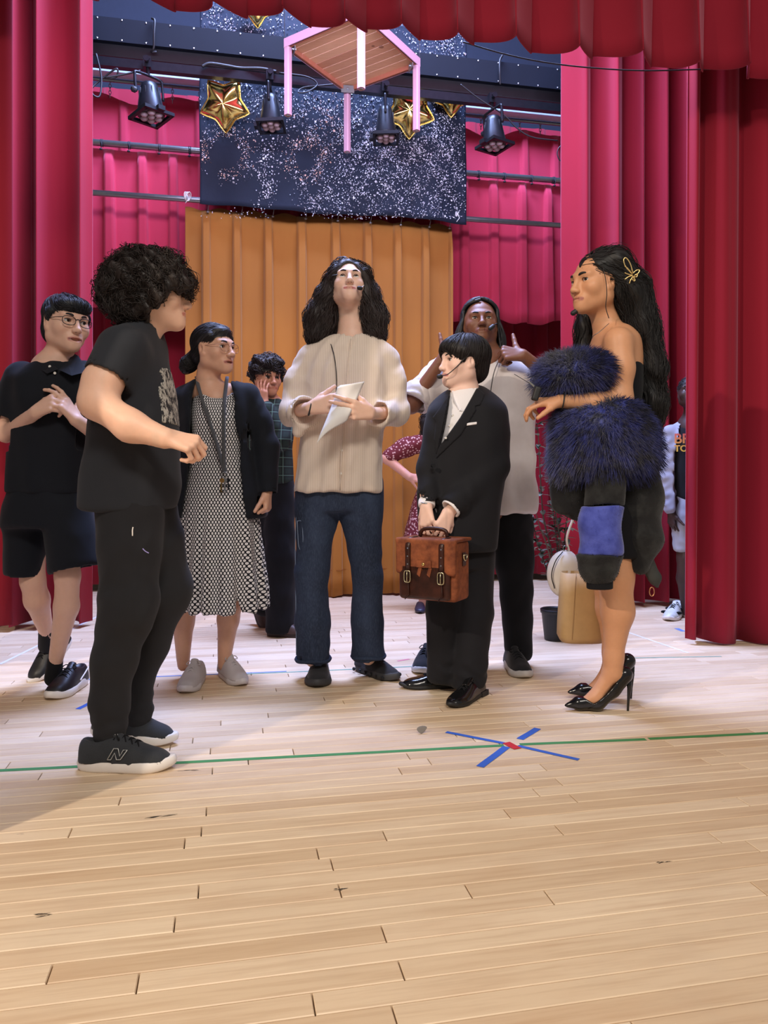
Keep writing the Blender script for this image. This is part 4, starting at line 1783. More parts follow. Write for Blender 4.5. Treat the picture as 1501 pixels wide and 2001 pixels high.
    # ---------------------------------------------------------------- clothes
    def garment(self, name, mat, prims, k=0.03, subs=(), post=None, h=0.006, label=None, subk=0.004, after=()):
        f = Field()
        for q in prims:
            if isinstance(q, tuple) and len(q) == 2 and isinstance(q[1], float):
                f.add(q[0], q[1])
            else:
                f.add(q, k)
        f.sub(list(subs), subk)
        for q in after:
            f.add(q[0], q[1]) if q[1] > 0 else f.sub(q[0], subk)
        f.post = post
        V, Fq = f.mesh(h * 1.3 if h > .005 else h)
        V = smooth_mesh(V, Fq)
        o = mk(name, V, Fq, mat, self.root, True)
        self.vf = (V, Fq)
        self.gf = f
        if label:
            o['label'] = label
        return o

    def sleeve(self, lst, rs, wr=None):
        return chain(self.pts(lst), [self.r(q) for q in rs], **({'wr': wr} if wr else {}))

    def cuff_hole(self, a, b, r0, r1, ext=0.03):
        """opening of a sleeve or trouser end: from inside point a through end b"""
        a, b = self.p(*a), self.p(*b)
        d = (b - a) / np.linalg.norm(b - a)
        R = frame(d)
        rr = self.r(max(r0, r1)) * 1.38
        return [boxp(b + d * rr * .75, (rr, rr, rr * .75), R), rcone(b - d * 0.03, b + d * ext, self.r(r0), self.r(r1))]

    def tube(self, name, lst, r, mat, parent=None, sides=6, n=30, raw=False, flat=None):
        pts = lst if raw else self.pts(lst)
        return MB().tube(spline(pts, n), r, sides, flat=flat).build(name, mat, parent or self.root, True)

    # ---------------------------------------------------------------- hair
    def hair(self, prims, k=0.02, h=0.006, subs=(), n=500, steps=14, step=0.012, flow=None, lift=0.003, r0=0.0022, curl=None, post=None, jitter=0.35,
             seed=1, minz=None, name='hair', flyaway=0.0, mat=None, start=None, face_clear=True):
        f = Field()
        for q in prims:
            if isinstance(q, tuple):
                f.add(q[0], q[1])
            else:
                f.add(q, k)
        f.sub(list(subs), 0.006)
        f.post = post
        V, Fq = f.mesh(h)
        N = vnormals(V, Fq)
        r = np.random.default_rng(seed)
        kd = kdtree.KDTree(len(V))
        for i, v in enumerate(V):
            kd.insert(v, i)
        kd.balance()
        cand = np.arange(len(V))
        if start is not None:
            cand = cand[start(V)]
        ids = r.choice(cand, n)
        paths = np.zeros((n, steps, 3))
        for a, i0 in enumerate(ids):
            p = V[i0] + N[i0] * lift * r.uniform(0.2, 1.2)
            nrm = N[i0]
            jit = r.normal(0, jitter, 3)
            lf = lift * r.uniform(0.2, 1.3)
            for s_ in range(steps):
                paths[a, s_] = p
                d = flow(p, nrm) + jit
                d = d - nrm * (d @ nrm)
                d = d / (np.linalg.norm(d) + 1e-9)
                q = p + d * step
                co, idx, dist = kd.find(q)
                nrm = N[idx]
                co = np.array(co)
                p = q - nrm * ((q - co) @ nrm) + nrm * (lf + flyaway * s_ / steps * r.uniform(0, 1))
        if curl:
            rad, turns = curl
            t = np.linspace(0, 1, steps)
            tan = np.gradient(paths, axis=1)
            tan /= np.linalg.norm(tan, axis=2, keepdims=True) + 1e-9
            u = np.cross(tan, np.array([0.2, 0.4, 0.9]))
            u /= np.linalg.norm(u, axis=2, keepdims=True) + 1e-9
            w = np.cross(tan, u)
            ph = r.uniform(0, 6.28, n)[:, None] + t[None, :] * turns * 2 * math.pi * r.uniform(.7, 1.3, n)[:, None]
            rr = rad * r.uniform(.5, 1.2, n)[:, None] * np.clip(t * 4, 0.3, 1)[None, :]
            paths = paths + (np.cos(ph) * rr)[:, :, None] * u + (np.sin(ph) * rr)[:, :, None] * w
        ok = np.ones(len(paths), bool)
        for q in subs:
            d = q.fn(paths[:, :, 0], paths[:, :, 1], paths[:, :, 2])
            ok &= (d > -.014).all(1)
        paths = paths[ok]
        sv, sf = strands(paths, r0 * r.uniform(.6, 1.3, n)[ok], r0 * .25)
        Va, Fa = merge([(V, Fq), (sv, sf)])
        return mk(name, Va, Fa, mat or self.hm, self.root, True)

    # ---------------------------------------------------------------- footwear
    def shoe(self, heel, d, L, upper, sole, lace=None, W=0.098, top=0.085, sole_h=0.032, pitch=0.0, lift=0.0, style='sneaker', name='shoe', side=1, h=0.0042, roll=0.0):
        """heel: ground point under the back of the heel; d: 2D direction to the toe"""
        d = np.array([d[0], d[1], 0.0])
        d /= np.linalg.norm(d)
        y = np.cross([0, 0, 1.0], d)
        x = d * math.cos(pitch) - np.array([0, 0, 1.0]) * math.sin(pitch)
        z = np.cross(x, y)
        if roll:
            y, z = y * math.cos(roll) + z * math.sin(roll), z * math.cos(roll) - y * math.sin(roll)
        R = np.stack([x, y, z], 1)
        o = np.asarray(heel, float) + np.array([0, 0, lift])
        s = L / 0.29

        def w(a, b, c):
            return o + R @ np.array([a * s, b * W / 0.098, c])
        hw = W / 2
        # profile along the foot: station, half width, top height
        if style == 'dress':
            prof = [(0.0, .60, .074), (.03, .68, .082), (.08, .70, .086), (.125, .78, .082), (.17, .92, .064), (.215, .97, .052), (.26, .76, .042), (.288, .34, .026)]
        else:
            prof = [(0.0, .62, .082), (.03, .76, .090), (.08, .80, .090), (.125, .88, .090), (.17, .98, .076), (.215, 1.0, .060), (.26, .80, .048), (.288, .42, .030)]
        tz = top / 0.09
        # stack works along its own z, so map local z -> foot x
        Rs = np.stack([y, z, x], 1)
        secs = [(a * s, 0, 0.0, b * hw, c * tz) for a, b, c in prof]
        up = Field()
        up.add(xf(stack(secs, n=2.5, rnd=0.02), o, Rs), 0.01)
        up.sub(half(o + z * (sole_h * 0.7), -z), 0.0)
        up.sub(ell(w(.055, 0, top * 1.08), np.array([.046 * s, hw * .60, .030]), R), 0.006)
        sh = bpy.data.objects.new(name, None)
        V, Fq = up.mesh(h)
        bpy.data.objects.remove(sh)
        sh = mk(name, V, Fq, upper, self.root, True)
        # sole
        n = 36
        rings = []
        outl = []
        for i in range(n):
            a = 2 * math.pi * i / n
            ca, sa = math.cos(a), math.sin(a)
            xx = .146 + .151 * (abs(ca) ** .8) * np.sign(ca)
            wv = np.interp(xx, [-.01, .03, .09, .15, .215, .26, .30], [.72, .82, .78, .86, 1.06, .9, .55]) * hw
            outl.append((xx, np.sign(sa) * (abs(sa) ** .75) * wv))
        hh = np.array([np.interp(q[0], [0, .1, .2, .3], [1.15, 1.05, .85, .80]) for q in outl]) * sole_h
        spr = np.array([max(0, (q[0] - .22)) ** 2 * 2.2 for q in outl])
        lv = [(0.0, .93, 0), (.18, 1.02, 0), (.55, 1.05, 0), (.92, 1.0, 0), (1.0, .95, 0)]
        for (q, sc, _) in lv:
            rings.append([w(.146 + (a[0] - .146) * (0.5 + sc * .5), a[1] * sc, hh[i] * q + spr[i]) for i, a in enumerate(outl)])
        m = MB()
        v = np.array([p for rg in rings for p in rg])
        f = []
        for k_ in range(len(rings) - 1):
            for i in range(n):
                j = (i + 1) % n
                f.append((k_ * n + i, k_ * n + j, (k_ + 1) * n + j, (k_ + 1) * n + i))
        f.append(tuple(range(n - 1, -1, -1)))
        f.append(tuple((len(rings) - 1) * n + i for i in range(n)))
        m.add(v, f)
        so = m.build('sole', sole, sh, True)
        if style == 'dress':
            MB().box(w(.032, 0, .011), (.062 * s, hw * 1.5, .022), R).build('heel_block', sole, sh)
        if lace is not None:
            lm = MB()
            for i, xx in enumerate((.118, .138, .158, .178)):
                zt = np.interp(xx, [q[0] for q in prof], [q[2] for q in prof]) * tz + .002
                hw2 = hw * .42
                lm.tube(spline([w(xx - .008, -hw2, zt - .010), w(xx, 0, zt + .002), w(xx + .010, hw2, zt - .012)], 8), .0026, 5)
                lm.tube(spline([w(xx - .008, hw2, zt - .010), w(xx, 0, zt + .003), w(xx + .010, -hw2, zt - .012)], 8), .0026, 5)
            zt = .092 * tz
            for q in (-1, 1):
                lm.tube(spline([w(.112, 0, zt), w(.118, q * .018, zt + .008), w(.128, q * .030, zt - .004), w(.126, q * .016, zt - .006), w(.114, 0, zt)], 12), .0022, 5)
            lm.build('laces', lace, sh, True)
            tg = Field()
            tg.add(rcone(w(.150, 0, .070 * tz), w(.098, 0, .100 * tz), .016, .017, flat=(z * .85 - x * .5, .4)), 0.004)
            v, f = tg.mesh(h)
            mk('tongue', v, f, upper, sh)
        self.last_shoe = (w, sh)
        return sh


def gdir(a, b):
    """2D ground direction between two floor pixels"""
    A, B = ground(*a), ground(*b)
    return (B - A)[:2]


def headset(p, q, mic, wire=None, side_pts=None, r=0.0022, name='headset_microphone'):
    """boom microphone: polyline of pixel points q, foam ball at mic; returns the part"""
    o = MB().tube(spline(p.pts(q), 24), r, 6).build(name, M_mic, p.root, True)
    c = p.p(*mic)
    mm = Field().add(ell(c, (.012, .011, .010)), 0.002)
    v, f = mm.mesh(0.0025)
    mk('foam_tip', v, f, M_mic, o)
    return o


M_mic = plain('mic_black', (0.010, 0.010, 0.011), 0.55)


def glasses(p, mat, lens_mat, lw=.024, lh=.018, z=.000, r=.0012, temples=True, name='glasses', yo=.0985, square=2.6):
    W = p.W
    m = MB()
    first = None
    o = None
    g = MB()
    for q in (-1, 1):
        a = np.linspace(0, 2 * math.pi, 29)
        pts = []
        for t in a:
            ct, sn = math.cos(t), math.sin(t)
            pts.append(W(q * .033 + lw * np.sign(ct) * abs(ct) ** (2 / square), yo - .006 * abs(q * .033 + lw * ct) / .05, z - .003 + lh * np.sign(sn) * abs(sn) ** (2 / square)))
        g.tube(pts, r, 5, cap=False)
        if temples:
            g.tube([W(q * .058, yo - .006, z + .006), W(q * .072, .06, z + .006), W(q * .078, .0, z + .006), W(q * .077, -.02, z - .010)], r, 5)
    g.tube(spline([W(-.009, yo, z + .003), W(0, yo + .003, z + .006), W(.009, yo, z + .003)], 8), r, 5)
    o = g.build(name, mat, p.root, True)
    for q in (-1, 1):
        a = np.linspace(0, 2 * math.pi, 24, endpoint=False)
        pts = [W(q * .033 + lw * .96 * np.sign(math.cos(t)) * abs(math.cos(t)) ** (2 / square), yo - .004, z - .003 + lh * .96 * np.sign(math.sin(t)) * abs(math.sin(t)) ** (2 / square)) for t in a]
        MB().prism(pts, p.hR[:, 1] * .0012).build('lens', lens_mat, o)
    return o


def lens_material():
    t = NT('spectacle_lens')
    t.base((0.95, 0.97, 1.0))
    t.b.inputs['Transmission Weight'].default_value = 1.0
    t.b.inputs['IOR'].default_value = 1.08
    t.set(rough=0.0)
    t.b.inputs['Alpha'].default_value = 0.25
    return t.m


M_lens = lens_material()


def poly2(X, Z, pts):
    """signed distance to a polygon in the x-z plane (negative inside)"""
    d = None
    sgn = None
    n = len(pts)
    ins = None
    for i in range(n):
        a, b = pts[i], pts[(i + 1) % n]
        ex, ez = b[0] - a[0], b[1] - a[1]
        wx, wz = X - a[0], Z - a[1]
        t = np.clip((wx * ex + wz * ez) / (ex * ex + ez * ez + 1e-12), 0, 1)
        q = (wx - ex * t) ** 2 + (wz - ez * t) ** 2
        d = q if d is None else np.minimum(d, q)
        c = ((a[1] <= Z) & (b[1] > Z)) | ((b[1] <= Z) & (a[1] > Z))
        xi = a[0] + (Z - a[1]) / (ez if abs(ez) > 1e-9 else 1e-9) * ex
        cr = c & (X < xi)
        ins = cr if ins is None else ins ^ cr
    d = np.sqrt(d)
    return np.where(ins, -d, d)


def polyprism(p, px, dy0, dy1, ref=0.0):
    """prism over a polygon of the photograph's pixels taken at depth Y0+ref, from dy0 to dy1"""
    pts = [p.p(a, b, ref) for a, b in px]
    q = [(v[0], v[2]) for v in pts]
    y0, y1 = p.Y0 + dy0, p.Y0 + dy1
    xs = [v[0] for v in q]
    zs = [v[1] for v in q]

    def fn(X, Y, Z):
        d = poly2(X, Z, q)
        e = np.maximum(Y - y1, y0 - Y)
        return np.maximum(d + 0 * e, e)
    return Prim([min(xs), y0, min(zs)], [max(xs), y1, max(zs)], fn)


class Layer:
    """a garment's surface lifted by off, kept only inside a polygon of the photograph's pixels"""
    def __init__(self, field, poly, off):
        self.field, self.poly, self.off = field, poly, off

    def eval_grid(self, xs, ys, zs):
        D = self.field.eval_grid(xs, ys, zs) - self.off
        return np.maximum(D, self.poly.fn(xs[:, None, None], ys[None, :, None], zs[None, None, :])).astype(np.float32)


def patch(p, name, mat, poly, off=0.004, parent=None, field=None, ref=-.10, depth=(-.5, .0), h=.0035):
    """a layer of cloth lying on a garment (lapel, print, pocket square), with its own thickness"""
    pr = polyprism(p, poly, depth[0], depth[1], ref)
    L = Layer(field or p.gf, pr, off)
    xs, ys, zs = [np.arange(pr.lo[i] - .02, pr.hi[i] + .02, h, dtype=np.float32) for i in range(3)]
    D = L.eval_grid(xs, ys, zs)
    v, f = surfnet(D, np.array([xs[0], ys[0], zs[0]]), h)
    return mk(name, smooth_mesh(v, f), f, mat, parent or p.root)
# ------------------------------------------------------------------ long-haired performer
def stripes_mat():
    t = NT('striped_linen')
    c = t.coord()
    sx = t.n('ShaderNodeSeparateXYZ')
    t.l(c, sx.inputs[0])
    th = t.math('MULTIPLY', t.math('ARCTAN2', sx.outputs[0], t.math('MULTIPLY', sx.outputs[1], -1.0)), 1.0)
    w = t.math('SINE', t.math('MULTIPLY', sx.outputs[0], 820.0))
    n = t.noise(c, 20, 3)
    n2 = t.noise(c, 500, 1, stretch=(1, 1, .2))
    f = t.math('MULTIPLY', t.ramp(w, 0.3, 0.9), 0.55)
    cc = t.mix(n, hexc(222, 206, 190), hexc(234, 219, 205))
    t.base(t.mix(f, cc, hexc(184, 160, 142)))
    t.set(rough=0.85, spec=0.2, sheen=0.1)
    t.bump(n2, 0.2, 0.0006)
    return t.m


def denim_mat():
    t = NT('dark_denim')
    c = t.coord()
    n = t.noise(c, 7, 3, stretch=(1, 1, .4))
    n2 = t.noise(c, 420, 2, stretch=(1, 1, .12))
    cc = t.mix(t.ramp(n, .35, .75), hexc(34, 42, 60), hexc(56, 68, 92))
    cc = t.mix(t.math('MULTIPLY', t.ramp(n2, .45, .8), .4), cc, hexc(84, 98, 122))
    t.base(cc)
    t.set(rough=0.85, spec=0.25)
    t.bump(n2, 0.25, 0.0008)
    return t.m


M_linen = stripes_mat()
M_denim = denim_mat()
M_paper = plain('white_paper', hexc(240, 238, 236), 0.8, var=0.03)
M_button = plain('pearl_button', hexc(225, 222, 215), 0.3, var=0.05)


def man():
    p = Person('person in a striped collarless shirt and jeans holding a script, face raised', 3.40, 665,
               hexc(236, 194, 172), hexc(184, 98, 92), (0.024, 0.016, 0.015))
    p.head(681, 556, 0, yaw=0.10, pitch=0.26, size=0.97, smile=0.8, gaze=(.05, .35), width=0.94, nose=1.05)
    W = p.W
    # neck and body core
    p.limb([(684, 590, .02), (688, 645, .035), (688, 690, .04)], [24, 25, 34], 0.03)
    p.limb([(688, 690, .04), (668, 930, .03)], [42, 38], 0.03)
    p.limb([(612, 705, .03), (572, 806, 0)], [19, 15])
    p.limb([(572, 806, 0), (606, 797, -.21)], [15, 11])
    p.limb([(750, 705, .03), (776, 806, 0)], [19, 15])
    p.limb([(776, 806, 0), (726, 808, -.21)], [15, 11])
    p.limb([(625, 960, .02), (610, 1130, .0), (612, 1290, .04)], [30, 22, 15])
    p.limb([(705, 960, .02), (717, 1130, .0), (720, 1285, .06)], [30, 22, 15])
    # hands: left one under the sheet, right one pinching it
    p.hand(p.p(608, 797, -.215), (0.95, -.25, .18), (.25, .75, -.1), side=1, curl=((.2, .5, .4), (.35, .6, .5), (.45, .7, .5), (.6, .7, .5)), thumb=(.75, .5, .35), size=.185)
    p.hand(p.p(727, 808, -.225), (-.80, -.50, .12), (-.35, .85, .15), side=-1, curl=((.15, .3, .25), (.25, .4, .3), (.5, .7, .5), (.6, .8, .5)), thumb=(.8, .45, .35), size=.185)
    p.body()
    # hair: centre-parted mane to the shoulders
    face = [ell(W(0, .115, -.020), np.array([.064, .084, .110]), p.hR)]
    cap = [ell(W(0, -.026, .036), (.090, .104, .088), p.hR)]
    side = []
    side += chain(p.pts([(660, 540, .0), (640, 580, .02), (626, 620, .03), (620, 650, .02)]), [p.r(q) for q in (18, 20, 25, 22)])
    side += chain(p.pts([(705, 540, .0), (718, 580, .02), (728, 620, .03), (731, 648, .02)]), [p.r(q) for q in (18, 20, 25, 22)])
    side += chain(p.pts([(682, 560, .10), (682, 620, .11), (682, 650, .10)]), [p.r(q) for q in (34, 38, 34)])
    hd = p.hc

    def flow(q, n):
        d = np.array([0, 0, -1.0])
        if q[2] > hd[2] + 0.02:
            d = d + np.array([np.sign(q[0] - hd[0]) * 1.1, 0.9, 0.1])
        else:
            d = d + np.array([np.sign(q[0] - hd[0]) * 0.35 + .25 * math.sin(q[2] * 50 + q[0] * 20), 0, 0])
        return d
    p.hair(cap + [(q, 0.03) for q in side], subs=face, n=1150, steps=15, step=0.016, flow=flow, lift=0.008, r0=0.0016, curl=(.006, 1.6), jitter=.25,
           post=wrinkle(3, .004, (40, 30, 12)), seed=3, h=0.006, flyaway=0.010)
    # shirt
    torso = stack(p.secs([(652, 655, 722, .062, .03), (666, 628, 748, .085, .03), (684, 602, 764, .10, .03), (720, 594, 764, .125, .02), (780, 594, 758, .13, .01), (860, 586, 748, .125, 0),
                          (910, 582, 748, .125, 0), (962, 576, 750, .125, 0)]), n=2.4,
                  folds=lambda th, z: .004 * np.sin(9 * th + 6 * z) * np.clip((1.5 - z) * 2, 0, 1) + .003 * np.sin(17 * th - 9 * z))
    sl = p.sleeve([(606, 702, .03), (582, 750, .02), (572, 806, 0)], [29, 25, 24], (.0022, 90, 1))
    sl2 = p.sleeve([(572, 806, 0), (597, 804, -.16)], [24, 29], (.003, 80, 2))
    dr = p.sleeve([(592, 815, -.14), (584, 845, -.13)], [20, 12])
    sr = p.sleeve([(752, 702, .03), (768, 750, .02), (776, 806, 0)], [29, 25, 24], (.0022, 90, 3))
    sr2 = p.sleeve([(776, 806, 0), (738, 810, -.16)], [24, 25], (.003, 80, 4))
    shirt = p.garment('shirt', M_linen, [torso, sl, sl2, (dr, 0.02), sr, sr2], k=0.035,
                      subs=p.cuff_hole((572, 806, 0), (597, 803, -.165), 23, 25) + p.cuff_hole((776, 806, 0), (737, 808, -.165), 19, 21)
                      + [rcone(p.p(688, 640, .01), p.p(688, 672, .03), p.r(29), p.r(24))],
                      post=wrinkle(21, .0045, (22, 18, 9)), h=0.0055)
    # placket and buttons
    pl = p.tube('placket', [(686, 664, -.055), (679, 720, -.105), (674, 800, -.118), (668, 880, -.126), (664, 958, -.126)], .011, M_linen, shirt, 6, 30, flat=.28)
    for y_, x_, dy in ((690, 682, -.083), (730, 679, -.114), (880, 668, -.133), (925, 666, -.134)):
        MB().lathe(p.p(x_, y_, dy), [(.001, .004), (.005, .003), (.005, 0)], 10, frame((0, 1, 0))).build('button', M_button, shirt)
    cb = MB()
    cb.tube([p.p(688 + 30 * math.cos(a), 657 + 7 * math.sin(a) + 2, .03 - .055 * math.sin(a)) for a in np.linspace(0, 2 * math.pi, 25)], .009, 6, cap=False, flat=.5)
    cb.build('collar_band', M_linen, shirt, True)
    # jeans
    jl = chain(p.pts([(622, 950, .02), (618, 1010, .02), (609, 1120, 0), (611, 1215, .02), (612, 1288, .03)]), [p.r(q) for q in (42, 40, 32, 33, 34)], wr=(.0012, 60, 3))
    jr = chain(p.pts([(706, 950, .02), (707, 1010, .02), (718, 1120, 0), (718, 1215, .03), (720, 1282, .05)]), [p.r(q) for q in (42, 40, 30, 31, 33)], wr=(.0012, 60, 5))
    jeans = p.garment('jeans', M_denim, [(stack(p.secs([(930, 582, 746, .11, .02), (975, 578, 750, .115, .02), (1000, 580, 748, .11, .02)])), .02), (jl, .03), (jr, .02)], subs=p.cuff_hole((611, 1215, .02), (612, 1293, .03), 28, 30) + p.cuff_hole((718, 1215, .03), (720, 1287, .05), 27, 29),
                      post=wrinkle(9, .0028, (16, 12, 15)), h=0.0065)
    for (x_, y_, dy, rr) in ((612, 1287, .03, 33), (720, 1281, .05, 32)):
        c = p.p(x_, y_, dy)
        MB().tube([c + np.array([p.r(rr) * math.cos(a), p.r(rr) * math.sin(a), .003 * math.sin(3 * a)]) for a in np.linspace(0, 2 * math.pi, 33)], .009, 6, cap=False).build('turned_hem', M_denim, jeans, True)
    st_ = plain('denim_thread', hexc(120, 136, 160), .8)
    p.tube('seam', [(580, 985, -.02), (577, 1060, -.02), (578, 1150, -.02), (579, 1280, .0)], .0016, st_, jeans)
    p.tube('side_pocket', [(581, 1018, -.045), (584, 1068, -.045), (592, 1070, -.055), (590, 1022, -.055), (581, 1018, -.045)], .0016, st_, jeans)
    # shoes
    up = cloth('charcoal_knit', (0.022, 0.022, 0.025), .85, bump=.4, weave=500)
    so = plain('charcoal_sole', (0.045, 0.045, 0.048), .7)
    g1 = ground(618, 1346)
    p.shoe(g1 + np.array([-.005, .285, 0]), (0.03, -1), .285, up, so, up, W=.106, top=.088, sole_h=.036)
    a, b = ground(700, 1308), ground(790, 1337)
    p.shoe(a, (b - a)[:2], .29, up, so, up, W=.10, top=.088, sole_h=.038, name='shoe')
    w, sh = p.last_shoe
    for k in range(6):
        for sd in (-1, 1):
            c = w(.035 + k * .042, sd * .0505, .017)
            MB().lathe(c, [(.0078, -.004), (.0078, .003), (.005, .004)], 10, frame(np.cross([0, 0, 1.0], (b - a) / np.linalg.norm(b - a)) * sd)).build('sole_hole', M_black, bpy.data.objects[sh.name].children[0])
    # headset microphone and cable
    hs = MB().tube(spline([W(-.074, .0, -.004), W(-.070, .05, -.030), W(-.058, .082, -.058)], 14), .0024, 6).build('headset_microphone', plain('pale_boom', hexc(210, 205, 200), .4), p.root, True)
    fo = Field().add(rcone(W(-.052, .088, -.066), W(-.043, .094, -.068), .009, .009), .002)
    v, f = fo.mesh(.0025)
    mk('foam_tip', v, f, M_mic, hs)
    p.tube('microphone_cable', [(645, 668, -.045), (652, 690, -.098), (656, 715, -.12), (658, 745, -.13), (657, 775, -.14)], .0020, M_mic)
    p.tube('wrist_band', [p.p(606, 797, -.205) + .031 * (math.cos(a) * np.array([.25, .1, -.02]) * 0 + math.cos(a) * np.array([0.15, .25, .95]) + math.sin(a) * np.array([-.2, .95, -.2])) for a in np.linspace(0, 2 * math.pi, 25)],
           .004, M_mic, n=25, raw=True)
    # the script in the hands
    rt = thing('script_pages', 'white script pages held in both hands by the person in jeans', 'paper', tuple(p.p(665, 800, -.30)))
    for k, mat in ((0, M_paper), (1, M_paper)):
        nu, nv = 14, 22
        tl, tr, bl, br = p.p(660 + 4 * k, 756 - 3 * k, -.265 + .006 * k), p.p(714 - k * 2, 746 + k * 3, -.265 + .006 * k), p.p(618 + 5 * k, 868 - 14 * k, -.30 + .006 * k), p.p(676 + 2 * k, 820 - 6 * k, -.275 + .006 * k)
        vs = []
        for i in range(nu):
            for j in range(nv):
                u, v = i / (nu - 1), j / (nv - 1)
                q = (tl * (1 - u) + tr * u) * (1 - v) + (bl * (1 - u) + br * u) * v
                q = q + np.array([.004 * math.sin(5 * u + 3 * v), -.018 * math.sin(math.pi * u) * (1 - .4 * v) + .01 * math.sin(6 * v), .006 * math.sin(4 * u) * v])
                vs.append(q)
        fs = [(i * nv + j, (i + 1) * nv + j, (i + 1) * nv + j + 1, i * nv + j + 1) for i in range(nu - 1) for j in range(nv - 1)]
        o = mk('page', vs, fs, mat, rt)
        md = o.modifiers.new('t', 'SOLIDIFY')
        md.thickness = .0012


man()
# ------------------------------------------------------------------ curly-haired boy in the foreground
M_tee = cloth('charcoal_tee', (0.026, 0.028, 0.034), .9, sheen=.05)
M_jog = cloth('charcoal_jogger', (0.021, 0.021, 0.024), .92, sheen=.05)
M_blackcloth = cloth('black_cloth', (0.006, 0.006, 0.008), .9, sheen=.04)
M_navy = cloth('midnight_cloth', (0.005, 0.0065, 0.011), .85, sheen=.04)
M_whitesole = plain('white_sole', hexc(232, 226, 220), .6, var=.06)


def print_mat(name, a, b, scale=60):
    t = NT(name)
    c = t.coord()
    n = t.noise(c, scale, 4, .7, stretch=(1, 1, .6))
    t.base(t.mix(t.ramp(n, .46, .54), a, b))
    t.set(rough=.8)
    return t.m


def curly_boy():
    p = Person('person in charcoal T-shirt and joggers stepping past in the foreground', 2.48, 250, hexc(240, 192, 164), None, (0.016, 0.010, 0.008))
    p.head(303, 572, .0, yaw=1.85, pitch=0.0, size=1.0, nose=.85, gaze=(0, 0))
    W = p.W
    p.limb([(296, 615, 0), (266, 690, 0)], [33, 32], .03)
    p.limb([(258, 720, 0), (255, 960, 0)], [46, 56], .03)
    p.limb([(228, 705, -.17), (200, 748, -.20), (188, 785, -.22)], [36, 33, 29], .03)
    p.limb([(188, 785, -.22), (255, 832, -.24), (322, 856, -.25)], [29, 27, 19], .03)
    p.limb([(255, 1010, -.07), (250, 1180, -.08), (215, 1440, -.07)], [44, 30, 15], .02)
    p.limb([(285, 1010, .08), (312, 1160, .10), (272, 1400, .12)], [44, 30, 14], .02)
    p.hand(p.p(322, 855, -.25), (.95, .05, -.22), (.20, .6, -.75), side=1, curl=((.9, 1.1, .8), (1.0, 1.1, .8), (1.1, 1.1, .8), (1.1, 1.1, .8)), thumb=(.9, .2, .45), size=.175)
    p.body()
    # mop of curls
    hr = p.p(288, 560, 0)

    def H(px, py, dy, r):
        return ell(p.p(px, py, dy), p.r(r))
    vol = [ell(p.p(286, 562, 0), np.array([p.r(80), .125, p.r(66)])), H(228, 568, -.02, 33), H(262, 532, -.04, 36), H(316, 532, -.03, 36), H(342, 552, -.03, 24), H(240, 598, -.03, 28), H(275, 602, -.07, 25),
           H(318, 584, -.085, 19), H(352, 552, .03, 20), H(300, 526, .05, 34), H(234, 548, .05, 34)]
    face = [ell(p.p(354, 608, -.04), np.array([p.r(36), .15, p.r(40)])), ell(p.p(326, 622, -.08), np.array([p.r(38), .10, p.r(32)]))]
    rr = np.random.default_rng(4)

    def flow(q, n):
        return np.array([math.sin(q[2] * 70 + q[1] * 40), math.sin(q[0] * 60 + 1), math.sin(q[0] * 50 + q[1] * 70) - .5])
    p.hair([(v, .03) for v in vol], subs=face, n=1500, steps=14, step=.0095, flow=flow, lift=.006, r0=.0015, curl=(.009, 1.8), jitter=.6,
           post=wrinkle(8, .007, (60, 60, 60), False), seed=5, flyaway=.012)
    # glasses edge
    g = glasses(p, M_blackmetal, M_lens, lw=.023, lh=.019)
    # T-shirt
    torso = stack(p.secs([(632, 262, 312, .075, 0), (648, 232, 315, .12, 0), (668, 214, 318, .165, 0), (700, 202, 321, .19, 0), (760, 194, 333, .185, 0), (830, 182, 344, .175, 0), (900, 173, 349, .17, 0),
                          (960, 164, 347, .17, 0), (997, 160, 340, .168, 0)]), n=2.3,
                  folds=lambda th, z: .005 * np.sin(5 * th + 9 * z) * np.clip(1.25 - z, 0, .5) * 2)
    sl = chain(p.pts([(240, 685, -.15), (205, 738, -.20)]), [p.r(46), p.r(42)])
    sl2 = chain(p.pts([(285, 690, .16), (290, 760, .22)]), [p.r(44), p.r(40)])
    cutc = p.cuff_hole((240, 685, -.15), (206, 742, -.20), 36, 36)
    p.garment('t_shirt', M_tee, [torso, (sl, .04), (sl2, .04)], subs=cutc + [rcone(p.p(292, 612, 0), p.p(286, 642, 0), p.r(38), p.r(30))],
              post=addpost(wrinkle(31, .0030, (13, 12, 10))), h=.006)
    tee = p.root.children[-1]
    patch(p, 'chest_print', print_mat('cream_print', (.02, .02, .022), hexc(200, 196, 184), 70), [(317, 712), (323, 722), (330, 745), (338, 775), (360, 832), (323, 828), (322, 790), (317, 765), (321, 745), (316, 728)], .002, tee, ref=-.05, depth=(-.10, .10), h=.003)
    # joggers
    n_ = chain(p.pts([(254, 985, -.06), (254, 1060, -.07), (252, 1180, -.08), (222, 1290, -.08), (214, 1368, -.07)]), [p.r(q) for q in (64, 58, 53, 41, 39)], wr=(.0015, 45, 1))
    n2 = chain(p.pts([(214, 1372, -.07), (216, 1436, -.07)]), [p.r(36), p.r(31)], wr=(.0030, 130, 2))
    f_ = chain(p.pts([(284, 985, .07), (300, 1060, .08), (318, 1150, .10), (290, 1262, .12), (272, 1325, .12)]), [p.r(q) for q in (62, 58, 56, 40, 33)], wr=(.0015, 45, 3))
    f2 = chain(p.pts([(272, 1330, .12), (272, 1400, .12)]), [p.r(30), p.r(25)], wr=(.003, 130, 4))
    jg = p.garment('joggers', M_jog, [(n_, .03), (n2, .012), (f_, .03), (f2, .012)], post=wrinkle(14, .004, (14, 12, 14)), h=.007)
